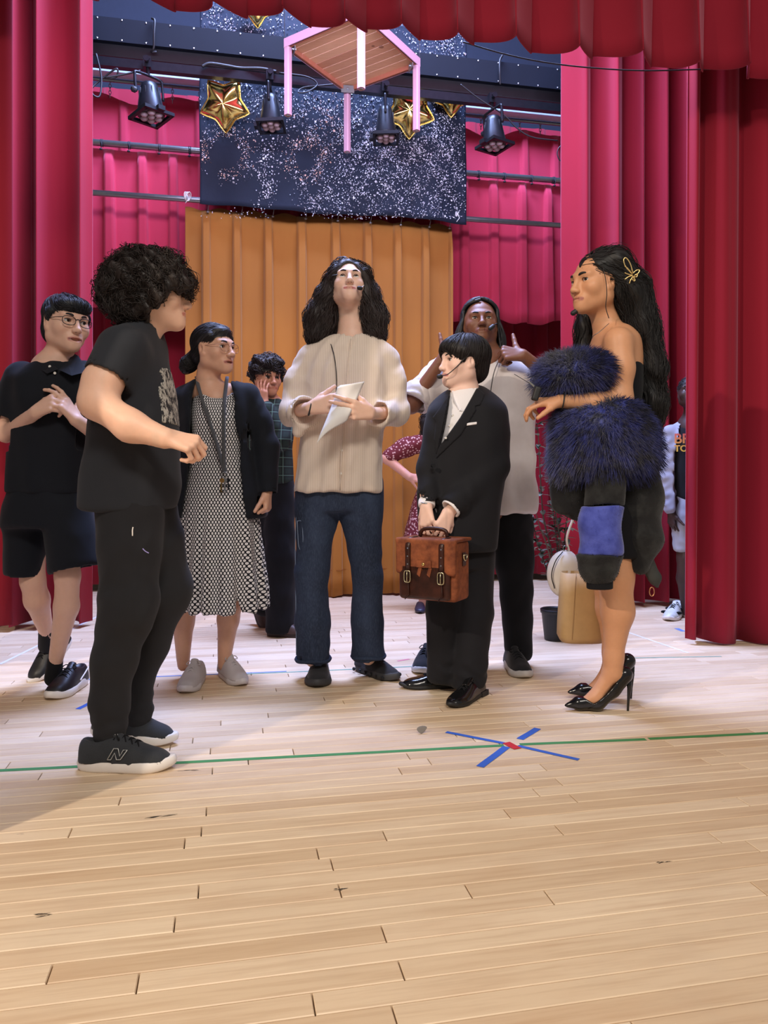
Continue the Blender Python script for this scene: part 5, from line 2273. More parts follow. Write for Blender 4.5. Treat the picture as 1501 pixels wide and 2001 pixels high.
    p.tube('drawstring', [(260, 1030, -.236), (259, 1036, -.236), (259, 1042, -.236), (259, 1047, -.235)], .0018, M_whitesole, jg)
    p.tube('stripe_mark', [(279, 1072, -.235), (284, 1077, -.234), (291, 1081, -.232)], .003, plain('lilac_mark', hexc(150, 140, 200), .6), jg, flat=.5)
    # running shoes
    up = cloth('charcoal_mesh', (0.030, 0.033, 0.038), .8, weave=260, bump=.6, var=.5)
    a = ground(157, 1503)
    p.shoe(a, (1, .02), .287, up, M_whitesole, M_blackcloth, W=.10, top=.104, sole_h=.040)
    w, sh = p.last_shoe
    sil = plain('silver_trim', hexc(190, 192, 190), .4, .3)
    yy = -.0460

    def sp(x, z, o=0.0):
        return w(x, yy + o, z)
    m = MB()
    lo, hi = .046, .078
    for pts in ([sp(.100, lo), sp(.118, hi, .006), sp(.132, hi, .004), sp(.138, lo + .010), sp(.148, hi - .004, .004), sp(.160, hi - .004, .004), sp(.140, lo, 0), sp(.128, lo, 0), sp(.122, hi - .012, .002), sp(.111, lo), sp(.100, lo)],):
        m.tube([q - np.array([0, .0015, 0]) for q in pts], .0014, 5)
    m.build('letter_n_logo', sil, sh, True)
    MB().box(w(.112, -.012, .108), (.018, .003, .010), frame((0, -.6, 1), (0, 0, 1))).build('lace_tag', sil, sh)
    b = ground(342, 1456)
    p.shoe(b + np.array([-.285, .02, 0]), (1, -.05), .285, up, M_whitesole, M_blackcloth, W=.10, top=.10, sole_h=.036, pitch=.10, lift=.03)


curly_boy()


# ------------------------------------------------------------------ youth in black polo
def polo_youth():
    p = Person('person with glasses in black polo and shorts at the left, hands raised', 3.22, 95, hexc(214, 172, 150), hexc(186, 116, 110), (0.007, 0.008, 0.011))
    p.head(130, 632, 0, yaw=.82, pitch=-.04, roll=.06, size=1.06, nose=.88, mouth_open=.007, gaze=(-.25, .0), cheek=1.05, smile=-.6)
    W = p.W
    p.limb([(120, 665, .02), (112, 715, .03)], [24, 30], .03)
    p.limb([(105, 730, .03), (92, 960, .03)], [46, 52], .03)
    p.limb([(40, 745, .03), (12, 848, 0)], [22, 16])
    p.limb([(12, 848, 0), (70, 806, -.14)], [16, 12])
    p.limb([(172, 745, .03), (192, 850, -.02)], [22, 16])
    p.limb([(192, 850, -.02), (150, 822, -.12)], [16, 12])
    p.hand(p.p(68, 807, -.14), (.85, -.2, .45), (.35, .7, -.3), side=1, curl=((.7, .9, .6), (.9, 1.0, .6), (1.0, 1.0, .7), (1.0, 1.0, .7)), thumb=(.9, .4, .3), size=.18)
    p.hand(p.p(150, 822, -.12), (-.55, -.25, .85), (-.6, .35, -.4), side=-1, curl=((.15, .3, .2), (.3, .4, .3), (.7, .8, .5), (.8, .9, .5)), thumb=(.55, .85, .1), size=.18, spread=.16)
    # legs
    p.limb([(60, 1000, .05), (64, 1135, .06), (72, 1172, .09), (92, 1240, .20)], [30, 23, 24, 13], .02)
    p.limb([(125, 1000, 0), (132, 1125, -.02), (130, 1185, 0), (107, 1300, .05)], [30, 23, 23, 13], .02)
    p.body()
    # hair: short with a heavy fringe
    cap = [ell(W(0, -.022, .042), (.084, .104, .082), p.hR), ell(W(0, .054, .060), (.070, .050, .038), p.hR), ell(W(0, -.068, -.020), (.068, .052, .070), p.hR)]
    cap += [rcone(W(q * .070, .012, .03), W(q * .074, -.002, -.012), .017, .009) for q in (-1, 1)]
    face = [ell(W(0, .118, -.040), (.066, .060, .076), p.hR), ell(W(.088, -.002, -.020), (.020, .018, .030), p.hR), ell(W(-.088, -.002, -.020), (.020, .018, .030), p.hR)]
    top = W(0, -.06, .12)

    def flow(q, n):
        d = q - top
        return d / np.linalg.norm(d) + np.array([.2, 0, -.3])
    p.hair([(c, .02) for c in cap], subs=face, n=700, steps=10, step=.011, flow=flow, lift=.004, r0=.0015, jitter=.18, seed=8, h=.005)
    glasses(p, M_blackmetal, M_lens, lw=.025, lh=.017, z=-.001, r=.0016)
    # polo
    torso = stack(p.secs([(704, 85, 146, .075, .03), (716, 58, 168, .10, .03), (734, 30, 186, .12, .03), (775, 22, 188, .13, .02), (850, 22, 180, .13, .02), (945, 18, 172, .13, .02), (965, 16, 174, .13, .02)]), n=2.4,
                  folds=lambda th, z: .004 * np.sin(7 * th + 8 * z))
    sl = chain(p.pts([(42, 738, .03), (18, 815, .01)]), [p.r(33), p.r(34)])
    sr = chain(p.pts([(170, 738, .03), (188, 812, .0)]), [p.r(33), p.r(32)])
    polo = p.garment('polo_shirt', M_navy, [torso, (sl, .035), (sr, .035)], subs=p.cuff_hole((42, 738, .03), (17, 820, .01), 28, 29) + p.cuff_hole((170, 738, .03), (189, 816, 0), 27, 27)
                     + [rcone(p.p(118, 690, .0), p.p(113, 716, .02), p.r(30), p.r(24))], post=wrinkle(44, .0030, (16, 14, 10)), h=.006)
    # collar leaves
    for pts in ([(84, 696, .05), (74, 694, .02), (70, 716, -.06), (92, 730, -.115), (112, 722, -.105), (98, 708, -.06)], [(142, 690, .05), (152, 696, .02), (172, 726, -.07), (140, 734, -.125), (114, 722, -.11), (132, 708, -.06)]):
        m = MB().prism(p.pts(pts), (0, .008, .002))
        m.build('collar', M_navy, polo)
    for (x_, y_, dy) in ((97, 716, -.085), (107, 729, -.105)):
        MB().lathe(p.p(x_, y_, dy), [(.001, .004), (.0055, .003), (.0055, 0)], 10, frame((0, 1, 0))).build('button', M_button, polo)
    # shorts
    st1 = stack(p.secs([(945, 22, 170, .125, .03), (985, 14, 176, .14, .03), (1030, 10, 182, .145, .03)]), n=2.4)
    l1 = chain(p.pts([(52, 1000, .04), (46, 1118, .05)]), [p.r(44), p.r(36)])
    l2 = chain(p.pts([(130, 1000, .0), (146, 1100, -.02)]), [p.r(48), p.r(50)])
    p.garment('shorts', M_navy, [(st1, .02), (l1, .03), (l2, .02)], subs=p.cuff_hole((52, 1000, .04), (47, 1124, .05), 30, 32) + p.cuff_hole((130, 1000, 0), (148, 1112, -.02), 40, 44),
              post=wrinkle(45, .004, (14, 12, 10)), h=.007)
    # socks, shoes
    sock = M_blackcloth
    p.garment('sock', sock, [rcone(p.p(108, 1290, .05), p.p(104, 1325, .05), p.r(15), p.r(17))], h=.005)
    p.garment('sock', sock, [rcone(p.p(90, 1232, .19), p.p(90, 1262, .24), p.r(15), p.r(16))], h=.005)
    up = plain('black_leather', (0.010, 0.010, 0.012), .45, var=.3)
    g = ground(94, 1370)
    p.shoe(g + np.array([.035, .275, 0]), (-.10, -1), .28, up, M_whitesole, M_blackcloth, W=.104, top=.098, sole_h=.036)
    w, sh = p.last_shoe
    p.tube('side_stripe', [w(.10, .052, .045), w(.14, .054, .050), w(.10, .052, .068), w(.05, .046, .085)], .0035, M_whitesole, sh, raw=True, flat=.5)
    tp = ground(72, 1331)
    p.shoe(tp + np.array([.065, .20, .14]), (-.3, -.75), .27, up, M_whitesole, M_blackcloth, W=.10, top=.09, sole_h=.03, pitch=.62, lift=.0)


polo_youth()
# ------------------------------------------------------------------ woman with lanyard
def dots_mat():
    t = NT('dotted_crepe')
    c = t.coord()
    sx = t.n('ShaderNodeSeparateXYZ')
    t.l(c, sx.inputs[0])
    th = t.math('ARCTAN2', sx.outputs[0], t.math('MULTIPLY', sx.outputs[1], -1.0))
    rad = t.math('SQRT', t.math('ADD', t.math('MULTIPLY', sx.outputs[0], sx.outputs[0]), t.math('MULTIPLY', sx.outputs[1], sx.outputs[1])))
    rz = t.math('ADD', .12, t.math('MULTIPLY', t.math('MAXIMUM', t.math('SUBTRACT', .95, sx.outputs[2]), 0.0), .14))
    u = t.math('MULTIPLY', t.math('MULTIPLY', th, rz), 62.0)
    v = t.math('MULTIPLY', sx.outputs[2], 42.0)

    def cell(off):
        a = t.math('SUBTRACT', t.math('FRACT', t.math('ADD', u, off)), .5)
        b = t.math('SUBTRACT', t.math('FRACT', t.math('ADD', v, off)), .5)
        b = t.math('MULTIPLY', b, 1.3)
        return t.math('SQRT', t.math('ADD', t.math('MULTIPLY', a, a), t.math('MULTIPLY', b, b)))
    d = t.math('MINIMUM', cell(0.0), cell(0.5))
    hole = t.math('LESS_THAN', d, .05)
    on = t.math('SUBTRACT', t.math('LESS_THAN', d, .31), hole)
    t.base(t.mix(on, (0.012, 0.012, 0.018), hexc(226, 222, 222)))
    t.set(rough=.8, spec=.25)
    t.bump(t.noise(c, 600, 1), .15, .0006)
    return t.m


def lanyard_woman():
    p = Person('person with glasses and lanyard in dotted dress and dark cardigan, looking right', 3.40, 428, hexc(206, 158, 132), hexc(168, 96, 88), (0.010, 0.008, 0.009))
    p.head(420, 682, 0, yaw=1.0, pitch=.02, size=.96, nose=1.08, gaze=(-.10, .02), mouth_open=.004, smile=-.5)
    W = p.W
    p.limb([(408, 722, .02), (406, 768, .03)], [22, 27], .03)
    p.limb([(424, 785, .03), (428, 1000, .03)], [36, 38], .03)
    p.limb([(380, 765, .03), (470, 765, .03)], [16, 16], .03)
    p.limb([(362, 785, .04), (344, 880, .05), (352, 965, 0)], [16, 14, 10])
    p.limb([(486, 780, .02), (520, 870, .03), (522, 960, -.02)], [16, 14, 10])
    p.limb([(378, 1010, .03), (362, 1190, .04), (358, 1215, .05), (358, 1300, .06)], [28, 21, 21, 12])
    p.limb([(462, 1010, .03), (450, 1185, .03), (446, 1210, .04), (437, 1300, .06)], [28, 21, 21, 12])
    p.hand(p.p(522, 960, -.02), (.05, -.2, -1), (-.8, .15, .1), side=-1, curl=((1.1, 1.2, .8), (1.2, 1.2, .8), (1.2, 1.2, .8), (1.2, 1.2, .8)), thumb=(.85, .35, .45), size=.165)
    p.body()
    cap = [ell(W(0, -.024, .038), (.080, .098, .080), p.hR), ell(W(0, -.065, -.020), (.066, .050, .050), p.hR), ell(W(0, .040, .075), (.050, .040, .024), p.hR)]
    cap += [rcone(W(q * .062, .030, .050), W(q * .066, -.012, .030), .018, .014) for q in (-1, 1)]
    cap += chain(p.pts([(382, 700, .05), (368, 712, .05), (362, 718, .05)]), [p.r(q) for q in (16, 15, 12)])
    face = [ell(W(0, .112, -.030), (.066, .062, .090), p.hR)]
    tail = p.p(370, 712, .05)

    def flow(q, n):
        d = tail - q
        return d / (np.linalg.norm(d) + .02)
    p.hair([(c, .015) for c in cap], subs=face, n=620, steps=11, step=.011, flow=flow, lift=.003, r0=.0013, jitter=.12, seed=18, h=.005)
    p.garment('hair_tie', M_blackcloth, [rcone(p.p(378, 703, .05), p.p(374, 707, .05), p.r(16), p.r(16))], h=.005)
    gm = plain('thin_gold_wire', hexc(170, 130, 110), .3, .8)
    glasses(p, gm, M_lens, lw=.025, lh=.020, z=-.002, r=.0011)
    MB().lathe(W(-.080, .002, -.045), [(.001, -.003), (.004, 0), (.001, .003)], 8).build('earring', M_brass, p.root)
    # dress
    dm = dots_mat()

    def folds(th, z):
        lo = np.clip((0.86 - z) * 2.2, 0, 1)
        return .016 * lo * np.sin(15 * th + 2 * np.sin(3 * th)) + .006 * lo * np.sin(29 * th + 1) + .002 * np.sin(24 * th) * np.exp(-((z - .96) / .06) ** 2)
    d1 = stack(p.secs([(768, 384, 468, .075, .03), (785, 378, 476, .095, .03), (820, 376, 480, .115, .02), (860, 378, 480, .112, .02), (885, 380, 478, .105, .02), (915, 372, 486, .115, .02), (980, 360, 500, .14, .02),
                       (1080, 348, 512, .165, .02), (1190, 338, 522, .19, .02)]), n=2.2, folds=folds)
    nk = [ell(p.p(424, 758, -.06), np.array([p.r(30), .10, p.r(19)]))]
    dress = p.garment('dress', dm, [d1], subs=nk + [stack(p.secs([(1150, 352, 508, .15, .02), (1230, 340, 520, .18, .02)]))], post=wrinkle(51, .0020, (20, 16, 8)), h=.0058)
    # cardigan with open front
    cs = stack(p.secs([(738, 388, 446, .075, .04), (750, 366, 478, .10, .04), (772, 346, 500, .115, .04), (830, 350, 500, .13, .03), (900, 350, 504, .135, .03), (985, 338, 522, .16, .03), (1012, 334, 526, .165, .03)]), n=2.3,
               folds=lambda th, z: .004 * np.sin(8 * th + 6 * z))
    sr = chain(p.pts([(484, 776, .03), (506, 825, .03), (520, 872, .03), (524, 962, -.02)]), [p.r(q) for q in (27, 25, 25, 19)], wr=(.0018, 80, 2))
    sl = chain(p.pts([(362, 780, .04), (344, 880, .05), (350, 966, 0)]), [p.r(q) for q in (26, 25, 19)], wr=(.0018, 80, 3))
    gap = polyprism(p, [(386, 735), (448, 735), (460, 770), (468, 850), (476, 920), (490, 1030), (360, 1030), (372, 950), (378, 850), (382, 780)], -.40, -.02)
    card = p.garment('cardigan', M_navy, [cs],
                     subs=[gap, stack(p.secs([(725, 392, 444, .07, .03), (768, 376, 476, .095, .03), (985, 364, 498, .14, .03), (1030, 360, 504, .15, .03)]))],
                     after=[(sr, .02), (sl, .02), (p.cuff_hole((520, 872, .03), (524, 966, -.02), 15, 16), -1)],
                     post=wrinkle(52, .0028, (16, 14, 10)), h=.006)
    # lanyard and keys
    lm = cloth('grey_webbing', (0.06, 0.06, 0.065), .8)
    strap = MB()
    for pts in ([(384, 736, .06), (387, 752, -.04), (398, 790, -.095), (418, 850, -.118), (434, 905, -.125), (438, 922, -.130)], [(444, 736, .06), (442, 752, -.03), (438, 790, -.09), (437, 850, -.118), (438, 905, -.125), (440, 922, -.130)]):
        strap.tube(spline(p.pts(pts), 26), .008, 6, flat=.22)
    ly = strap.build('lanyard', lm, p.root, True)
    ring = MB()
    c = p.p(439, 928, -.132)
    ring.tube([c + .012 * np.array([math.cos(a), 0, math.sin(a)]) for a in np.linspace(0, 2 * math.pi, 19)], .0018, 6, cap=False)
    ring.build('key_ring', M_steel, ly, True)
    for (dx, mt, L) in ((-.010, M_brass, .055), (.002, M_steel, .05), (.012, M_blackmetal, .035)):
        k = MB()
        kc = c + np.array([dx, -.003 + dx * .1, -.024])
        k.lathe(kc, [(.010, -.001), (.010, .001)], 14, frame((0.1, 1, 0)))
        k.box(kc + np.array([dx * .4, 0, -.012 - L * .35]), (.006, .002, L * .7))
        k.box(kc + np.array([dx * .4 + .004, 0, -.014 - L * .6]), (.005, .002, .006))
        k.build('key', mt, ly)
    # shoes
    up = cloth('pale_grey_knit', hexc(186, 178, 180), .85, weave=380, bump=.5)
    so = plain('pale_sole', hexc(206, 200, 202), .6, var=.05)
    g = ground(363, 1357)
    p.shoe(g + np.array([.0, .245, 0]), (-.02, -1), .25, up, so, up, W=.098, top=.095, sole_h=.034)
    a, b = ground(424, 1312), ground(475, 1342)
    d = (b - a)[:2]
    d = d / np.linalg.norm(d)
    p.shoe(np.append(b[:2] - d * .245, 0), d, .25, up, so, up, W=.095, top=.095, sole_h=.034)


lanyard_woman()


# ------------------------------------------------------------------ kid in green plaid, upstage
def plaid_mat():
    t = NT('green_plaid')
    c = t.coord()
    sx = t.n('ShaderNodeSeparateXYZ')
    t.l(c, sx.inputs[0])

    def band(o, k, w):
        return t.math('GREATER_THAN', t.math('SINE', t.math('MULTIPLY', o, k)), w)
    cc = t.mix(t.math('MULTIPLY', band(sx.outputs[0], 125, .1), .7), hexc(24, 40, 34), hexc(10, 14, 14))
    cc = t.mix(t.math('MULTIPLY', band(sx.outputs[2], 125, .1), .6), cc, hexc(10, 14, 16))
    cc = t.mix(t.math('MULTIPLY', t.math('MULTIPLY', band(sx.outputs[2], 125, .97), 1.0), .6), cc, hexc(96, 126, 112))
    cc = t.mix(t.math('MULTIPLY', band(sx.outputs[0], 125, .97), .6), cc, hexc(96, 126, 112))
    t.base(cc)
    t.set(rough=.9)
    return t.m


def plaid_kid():
    p = Person('person in green plaid shirt and wide black trousers, hand on cheek, upstage', 4.40, 535, hexc(196, 138, 112), None, (0.014, 0.009, 0.008))
    p.head(523, 738, 0, yaw=.55, pitch=-.05, size=.92, gaze=(0, 0))
    W = p.W
    p.limb([(518, 765, .02), (522, 800, .03)], [15, 22], .03)
    p.limb([(532, 800, .03), (540, 950, .03)], [28, 28], .03)
    p.limb([(556, 805, -.02), (545, 862, -.10), (517, 790, -.11)], [12, 12, 9])
    p.limb([(500, 805, .05), (495, 900, .05)], [12, 10])
    p.limb([(540, 950, 0), (545, 1220, 0)], [22, 12])
    p.limb([(520, 950, .05), (512, 1180, .15)], [20, 12])
    p.hand(p.p(517, 790, -.11), (-.15, .05, 1), (.45, .8, .1), side=1, curl=((.1, .2, .2), (.15, .2, .2), (.2, .3, .3), (.25, .3, .3)), thumb=(.8, .5, .2), size=.15, h=.004)
    p.body()
    vol = [ell(W(0, -.022, .045), (.094, .108, .086), p.hR), ell(W(0, .045, .085), (.07, .055, .04), p.hR), ell(W(.05, .0, .09), .045), ell(W(-.05, -.02, .09), .045), ell(W(0, -.07, .0), (.07, .05, .07), p.hR)]
    face = [ell(W(0, .13, -.045), (.075, .062, .082), p.hR)]

    def flow(q, n):
        return np.array([math.sin(q[2] * 70), math.sin(q[0] * 60 + 1), math.sin(q[0] * 70) - .6])
    p.hair([(v, .02) for v in vol], subs=face, n=420, steps=12, step=.009, flow=flow, lift=.005, r0=.0026, curl=(.008, 1.6), jitter=.7, post=wrinkle(9, .005, (60, 60, 60), False), seed=15, h=.007)
    pm = plaid_mat()
    torso = stack(p.secs([(778, 502, 548, .07, .03), (792, 492, 562, .10, .03), (820, 488, 572, .12, .03), (880, 492, 572, .12, .03), (945, 500, 574, .12, .03)]), n=2.3)
    s1 = chain(p.pts([(556, 802, -.02), (548, 860, -.10)]), [p.r(20), p.r(20)], wr=(.002, 90, 1))
    s2 = chain(p.pts([(548, 860, -.10), (521, 800, -.11)]), [p.r(20), p.r(17)], wr=(.002, 90, 2))
    s3 = chain(p.pts([(500, 802, .05), (495, 900, .05)]), [p.r(18), p.r(16)])
    p.garment('plaid_shirt', pm, [torso, (s1, .02), (s2, .015), (s3, .02)], post=wrinkle(61, .003, (20, 16, 12)), h=.007)
    l1 = chain(p.pts([(545, 945, .02), (548, 1090, 0), (548, 1228, 0)]), [p.r(q) for q in (30, 30, 29)], wr=(.002, 40, 1))
    l2 = chain(p.pts([(522, 945, .05), (520, 1090, .10), (516, 1180, .18)]), [p.r(q) for q in (28, 28, 26)])
    p.garment('trousers', M_blackcloth, [(l1, .02), (l2, .02)], subs=[half(p.p(548, 1236, 0), (0, 0, -1))], post=wrinkle(62, .003, (16, 14, 12)), h=.008)
    br = plain('brown_leather', hexc(70, 48, 42), .5, var=.2)
    bs = plain('brown_sole', hexc(52, 36, 32), .6)
    g = ground(524, 1243)
    p.shoe(g, (1, -.10), .25, br, bs, br, W=.09, top=.085, sole_h=.026, h=.006)
    g = ground(482, 1236)
    p.shoe(g + np.array([-.02, .25, .17]), (.45, -.35), .25, br, bs, None, W=.09, top=.085, sole_h=.026, pitch=1.0, h=.006)


plaid_kid()
# ------------------------------------------------------------------ boy in black suit
M_suit = cloth('black_suiting', (0.009, 0.009, 0.012), .8, weave=700, sheen=.05)
M_shirtw = cloth('white_shirting', hexc(236, 232, 234), .85, var=.04, weave=800, bump=.15)
M_shine = plain('polished_black', (0.006, 0.006, 0.007), .16, var=.2)


def suit_boy():
    p = Person('person in black suit and white shirt with headset, facing left, holding a briefcase', 3.20, 890, hexc(240, 200, 182), hexc(196, 108, 104), (0.009, 0.006, 0.006))
    p.head(903, 706, 0, yaw=-1.18, pitch=0.0, size=.92, nose=.82, gaze=(0, 0), cheek=1.05, jaw=.95, smile=-.2, brow_t=.7)
    W = p.W
    p.limb([(912, 738, .01), (912, 780, .02)], [21, 26], .03)
    p.limb([(905, 795, .02), (895, 1040, .02)], [42, 46], .03)
    p.limb([(848, 830, -.06), (828, 920, -.08), (834, 988, -.14)], [14, 13, 11])
    p.limb([(962, 825, .0), (968, 915, -.06), (878, 1000, -.16)], [15, 14, 11])
    p.limb([(880, 1060, 0), (866, 1310, .04)], [26, 16])
    p.limb([(932, 1060, 0), (915, 1330, -.02)], [26, 16])
    p.hand(p.p(833, 988, -.15), (.05, -.25, -1), (.55, .75, -.2), side=-1, curl=((.5, .8, .7), (.5, .9, .7), (.6, .9, .7), (.6, .9, .7)), thumb=(.8, .4, .4), size=.15)
    p.hand(p.p(876, 1000, -.165), (-.35, -.2, -.9), (-.25, .8, -.1), side=1, curl=((.5, .9, .7), (.5, .9, .7), (.6, .9, .7), (.6, .9, .7)), thumb=(.8, .4, .4), size=.15)
    p.body()
    # bowl of straight hair
    cap = [ell(W(0, -.024, .036), (.086, .106, .086), p.hR), ell(W(0, .050, .050), (.066, .048, .044), p.hR), ell(W(0, -.072, -.030), (.064, .046, .060), p.hR)]
    cap += [rcone(W(q * .068, .030, .035), W(q * .072, .012, -.010), .020, .010) for q in (-1, 1)]
    face = [ell(W(0, .128, -.040), (.074, .070, .086), p.hR), ell(W(.090, .006, -.024), (.024, .028, .036), p.hR), ell(W(-.090, .006, -.024), (.024, .028, .036), p.hR)]
    top = W(0, -.03, .125)

    def flow(q, n):
        d = q - top
        return d / np.linalg.norm(d) + np.array([-.1, 0, -.5])
    p.hair([(c, .02) for c in cap], subs=face, n=720, steps=11, step=.011, flow=flow, lift=.003, r0=.0013, jitter=.10, seed=28, h=.005)
    # shirt
    sh = stack(p.secs([(756, 886, 938, .055, .02), (775, 868, 950, .085, .02), (800, 850, 972, .115, .02), (880, 838, 980, .13, .0), (1040, 838, 962, .13, .0)]), n=2.3)
    shirt = p.garment('shirt', M_shirtw, [sh], subs=[rcone(p.p(912, 735, 0), p.p(912, 770, .01), p.r(23), p.r(20))], h=.006)
    for pts in ([(886, 782, -.085), (883, 764, -.04), (905, 757, .04), (918, 762, .0), (896, 800, -.10)], [(898, 802, -.105), (918, 772, -.045), (934, 752, .04), (940, 768, .0), (914, 806, -.10)]):
        MB().prism(p.pts(pts), (0, .008, 0)).build('collar', M_shirtw, shirt)
    for (x_, y_) in ((884, 812), (878, 832), (870, 856)):
        MB().lathe(p.p(x_, y_, -.150), [(.001, .004), (.0045, .003), (.0045, -.01)], 10, frame((-.2, 1, 0))).build('button', M_button, shirt)
    # jacket
    js = stack(p.secs([(752, 894, 940, .06, .03), (766, 868, 960, .09, .03), (778, 854, 974, .11, .02), (792, 842, 986, .13, .01), (830, 833, 994, .145, .0), (900, 822, 992, .15, .0), (985, 814, 980, .155, .0), (1076, 822, 970, .155, .0)]), n=2.4,
               folds=lambda th, z: .003 * np.sin(6 * th + 7 * z))
    s1 = chain(p.pts([(858, 815, -.05), (838, 915, -.08), (837, 980, -.13)]), [p.r(q) for q in (25, 22, 19)], wr=(.0016, 70, 1))
    s2 = chain(p.pts([(954, 815, .0), (966, 910, -.06)]), [p.r(q) for q in (30, 28)], wr=(.0016, 70, 2))
    s3 = chain(p.pts([(966, 910, -.06), (886, 988, -.16)]), [p.r(q) for q in (28, 22)], wr=(.002, 70, 3))
    vee = polyprism(p, [(880, 768), (888, 740), (938, 738), (936, 754), (900, 815), (856, 879), (866, 830)], -.40, .0)
    jacket = p.garment('suit_jacket', M_suit, [js, (s1, .02), (s2, .025), (s3, .02)],
                       subs=[vee, rcone(p.p(912, 730, 0), p.p(912, 765, .01), p.r(27), p.r(23))] + p.cuff_hole((828, 915, -.08), (835, 986, -.135), 16, 17) + p.cuff_hole((972, 910, -.06), (881, 993, -.165), 17, 18),
                       post=wrinkle(71, .0028, (16, 14, 10)), h=.0055)
    gf = p.gf
    patch(p, 'lapel', M_suit, [(936, 754), (950, 768), (938, 792), (928, 794), (930, 802), (900, 850), (852, 896), (854, 880), (900, 815)], .006, jacket, gf, ref=-.12)
    patch(p, 'lapel', M_suit, [(880, 768), (868, 785), (846, 815), (852, 824), (848, 860), (852, 890), (856, 879), (866, 830)], .006, jacket, gf, ref=-.12)
    m = MB()
    c = p.p(846, 910, -.158)
    m.lathe(c, [(.001, .004), (.008, .003), (.008, -.012)], 12, frame((-.3, 1, 0)))
    m.build('jacket_button', M_shine, jacket)
    patch(p, 'pocket_square', M_shirtw, [(897, 829), (931, 825), (931, 830), (897, 835)], .005, jacket, gf, ref=-.12, h=.0025)
    # white cuff
    d0, d1 = p.p(890, 985, -.155), p.p(879, 996, -.167)
    p.garment('shirt_cuff', M_shirtw, [rcone(d0, d1, p.r(20), p.r(20))], subs=[boxp(d1 + (d1 - d0) / np.linalg.norm(d1 - d0) * .05, (.08, .08, .05), frame(d1 - d0)), rcone(d1, d1 + (d1 - d0), p.r(16), p.r(18))], h=.004)
    e0, e1 = p.p(834, 982, -.13), p.p(834, 990, -.14)
    p.garment('shirt_cuff', M_shirtw, [rcone(e0, e1, p.r(16), p.r(16))], subs=[boxp(e1 + (e1 - e0) / np.linalg.norm(e1 - e0) * .05, (.08, .08, .05), frame(e1 - e0))], h=.004)
    # trousers
    hip = stack(p.secs([(1020, 840, 962, .12, .02), (1080, 840, 966, .125, .02), (1110, 838, 966, .12, .02)]))
    t1 = chain(p.pts([(876, 1080, 0), (868, 1190, .02), (864, 1318, .06)]), [p.r(q) for q in (38, 35, 30)])
    t1b = chain(p.pts([(872, 1275, .05), (866, 1316, .06)]), [p.r(33), p.r(32)], wr=(.005, 120, 1))
    t2 = chain(p.pts([(930, 1080, 0), (930, 1200, .0), (916, 1336, .0)]), [p.r(q) for q in (38, 34, 31)])
    t2b = chain(p.pts([(920, 1295, .0), (916, 1336, .0)]), [p.r(33), p.r(33)], wr=(.005, 120, 2))
    p.garment('trousers', M_suit, [(hip, .02), (t1, .02), (t1b, .012), (t2, .012), (t2b, .012)], subs=[half(p.p(870, 1338, .03), (0, 0, -1))], post=wrinkle(72, .0025, (14, 12, 12)), h=.0065)
    # dress shoes
    toe, hl = ground(880, 1385), ground(946, 1352)
    d = (toe - hl)[:2]
    d /= np.linalg.norm(d)
    p.shoe(np.append(toe[:2] - d * .265, 0), d, .27, M_shine, plain('black_rubber', (.012, .012, .012), .6), M_blackcloth, W=.092, top=.082, sole_h=.020, style='dress')
    toe = ground(785, 1346)
    p.shoe(toe + np.array([.27, .04, 0]), (-1, -.12), .275, M_shine, plain('black_rubber', (.012, .012, .012), .6), M_blackcloth, W=.092, top=.082, sole_h=.020, style='dress')
    # headset
    hs = MB()
    sgn = -1 if W(-1, 0, 0)[1] < W(1, 0, 0)[1] else 1
    hs.tube(spline([W(sgn * .083, -.012, .012), W(sgn * .080, .012, .012), W(sgn * .079, .030, .0), W(sgn * .074, .045, -.018)], 14), .0040, 6)
    hs.tube(spline([W(sgn * .083, -.012, .012), W(sgn * .085, -.034, .004), W(sgn * .080, -.050, -.006)], 10), .003, 6)
    hs.tube(spline([W(sgn * .074, .045, -.018), W(sgn * .066, .072, -.046), W(sgn * .050, .098, -.070), W(sgn * .036, .118, -.076)], 18), .0021, 6)
    ho = hs.build('headset_microphone', M_mic, p.root, True)
    v, f = Field().add(ell(W(sgn * .030, .127, -.079), (.011, .014, .010), p.hR), .002).mesh(.0025)
    mk('foam_tip', v, f, M_mic, ho)
    p.tube('bracelet', [p.p(833, 984, -.14) + np.array([.026 * math.cos(a), .026 * math.sin(a), .004 * math.sin(2 * a)]) for a in np.linspace(0, 2 * math.pi, 21)], .0022, M_steel, raw=True, n=21)
    return p


suit_boy()


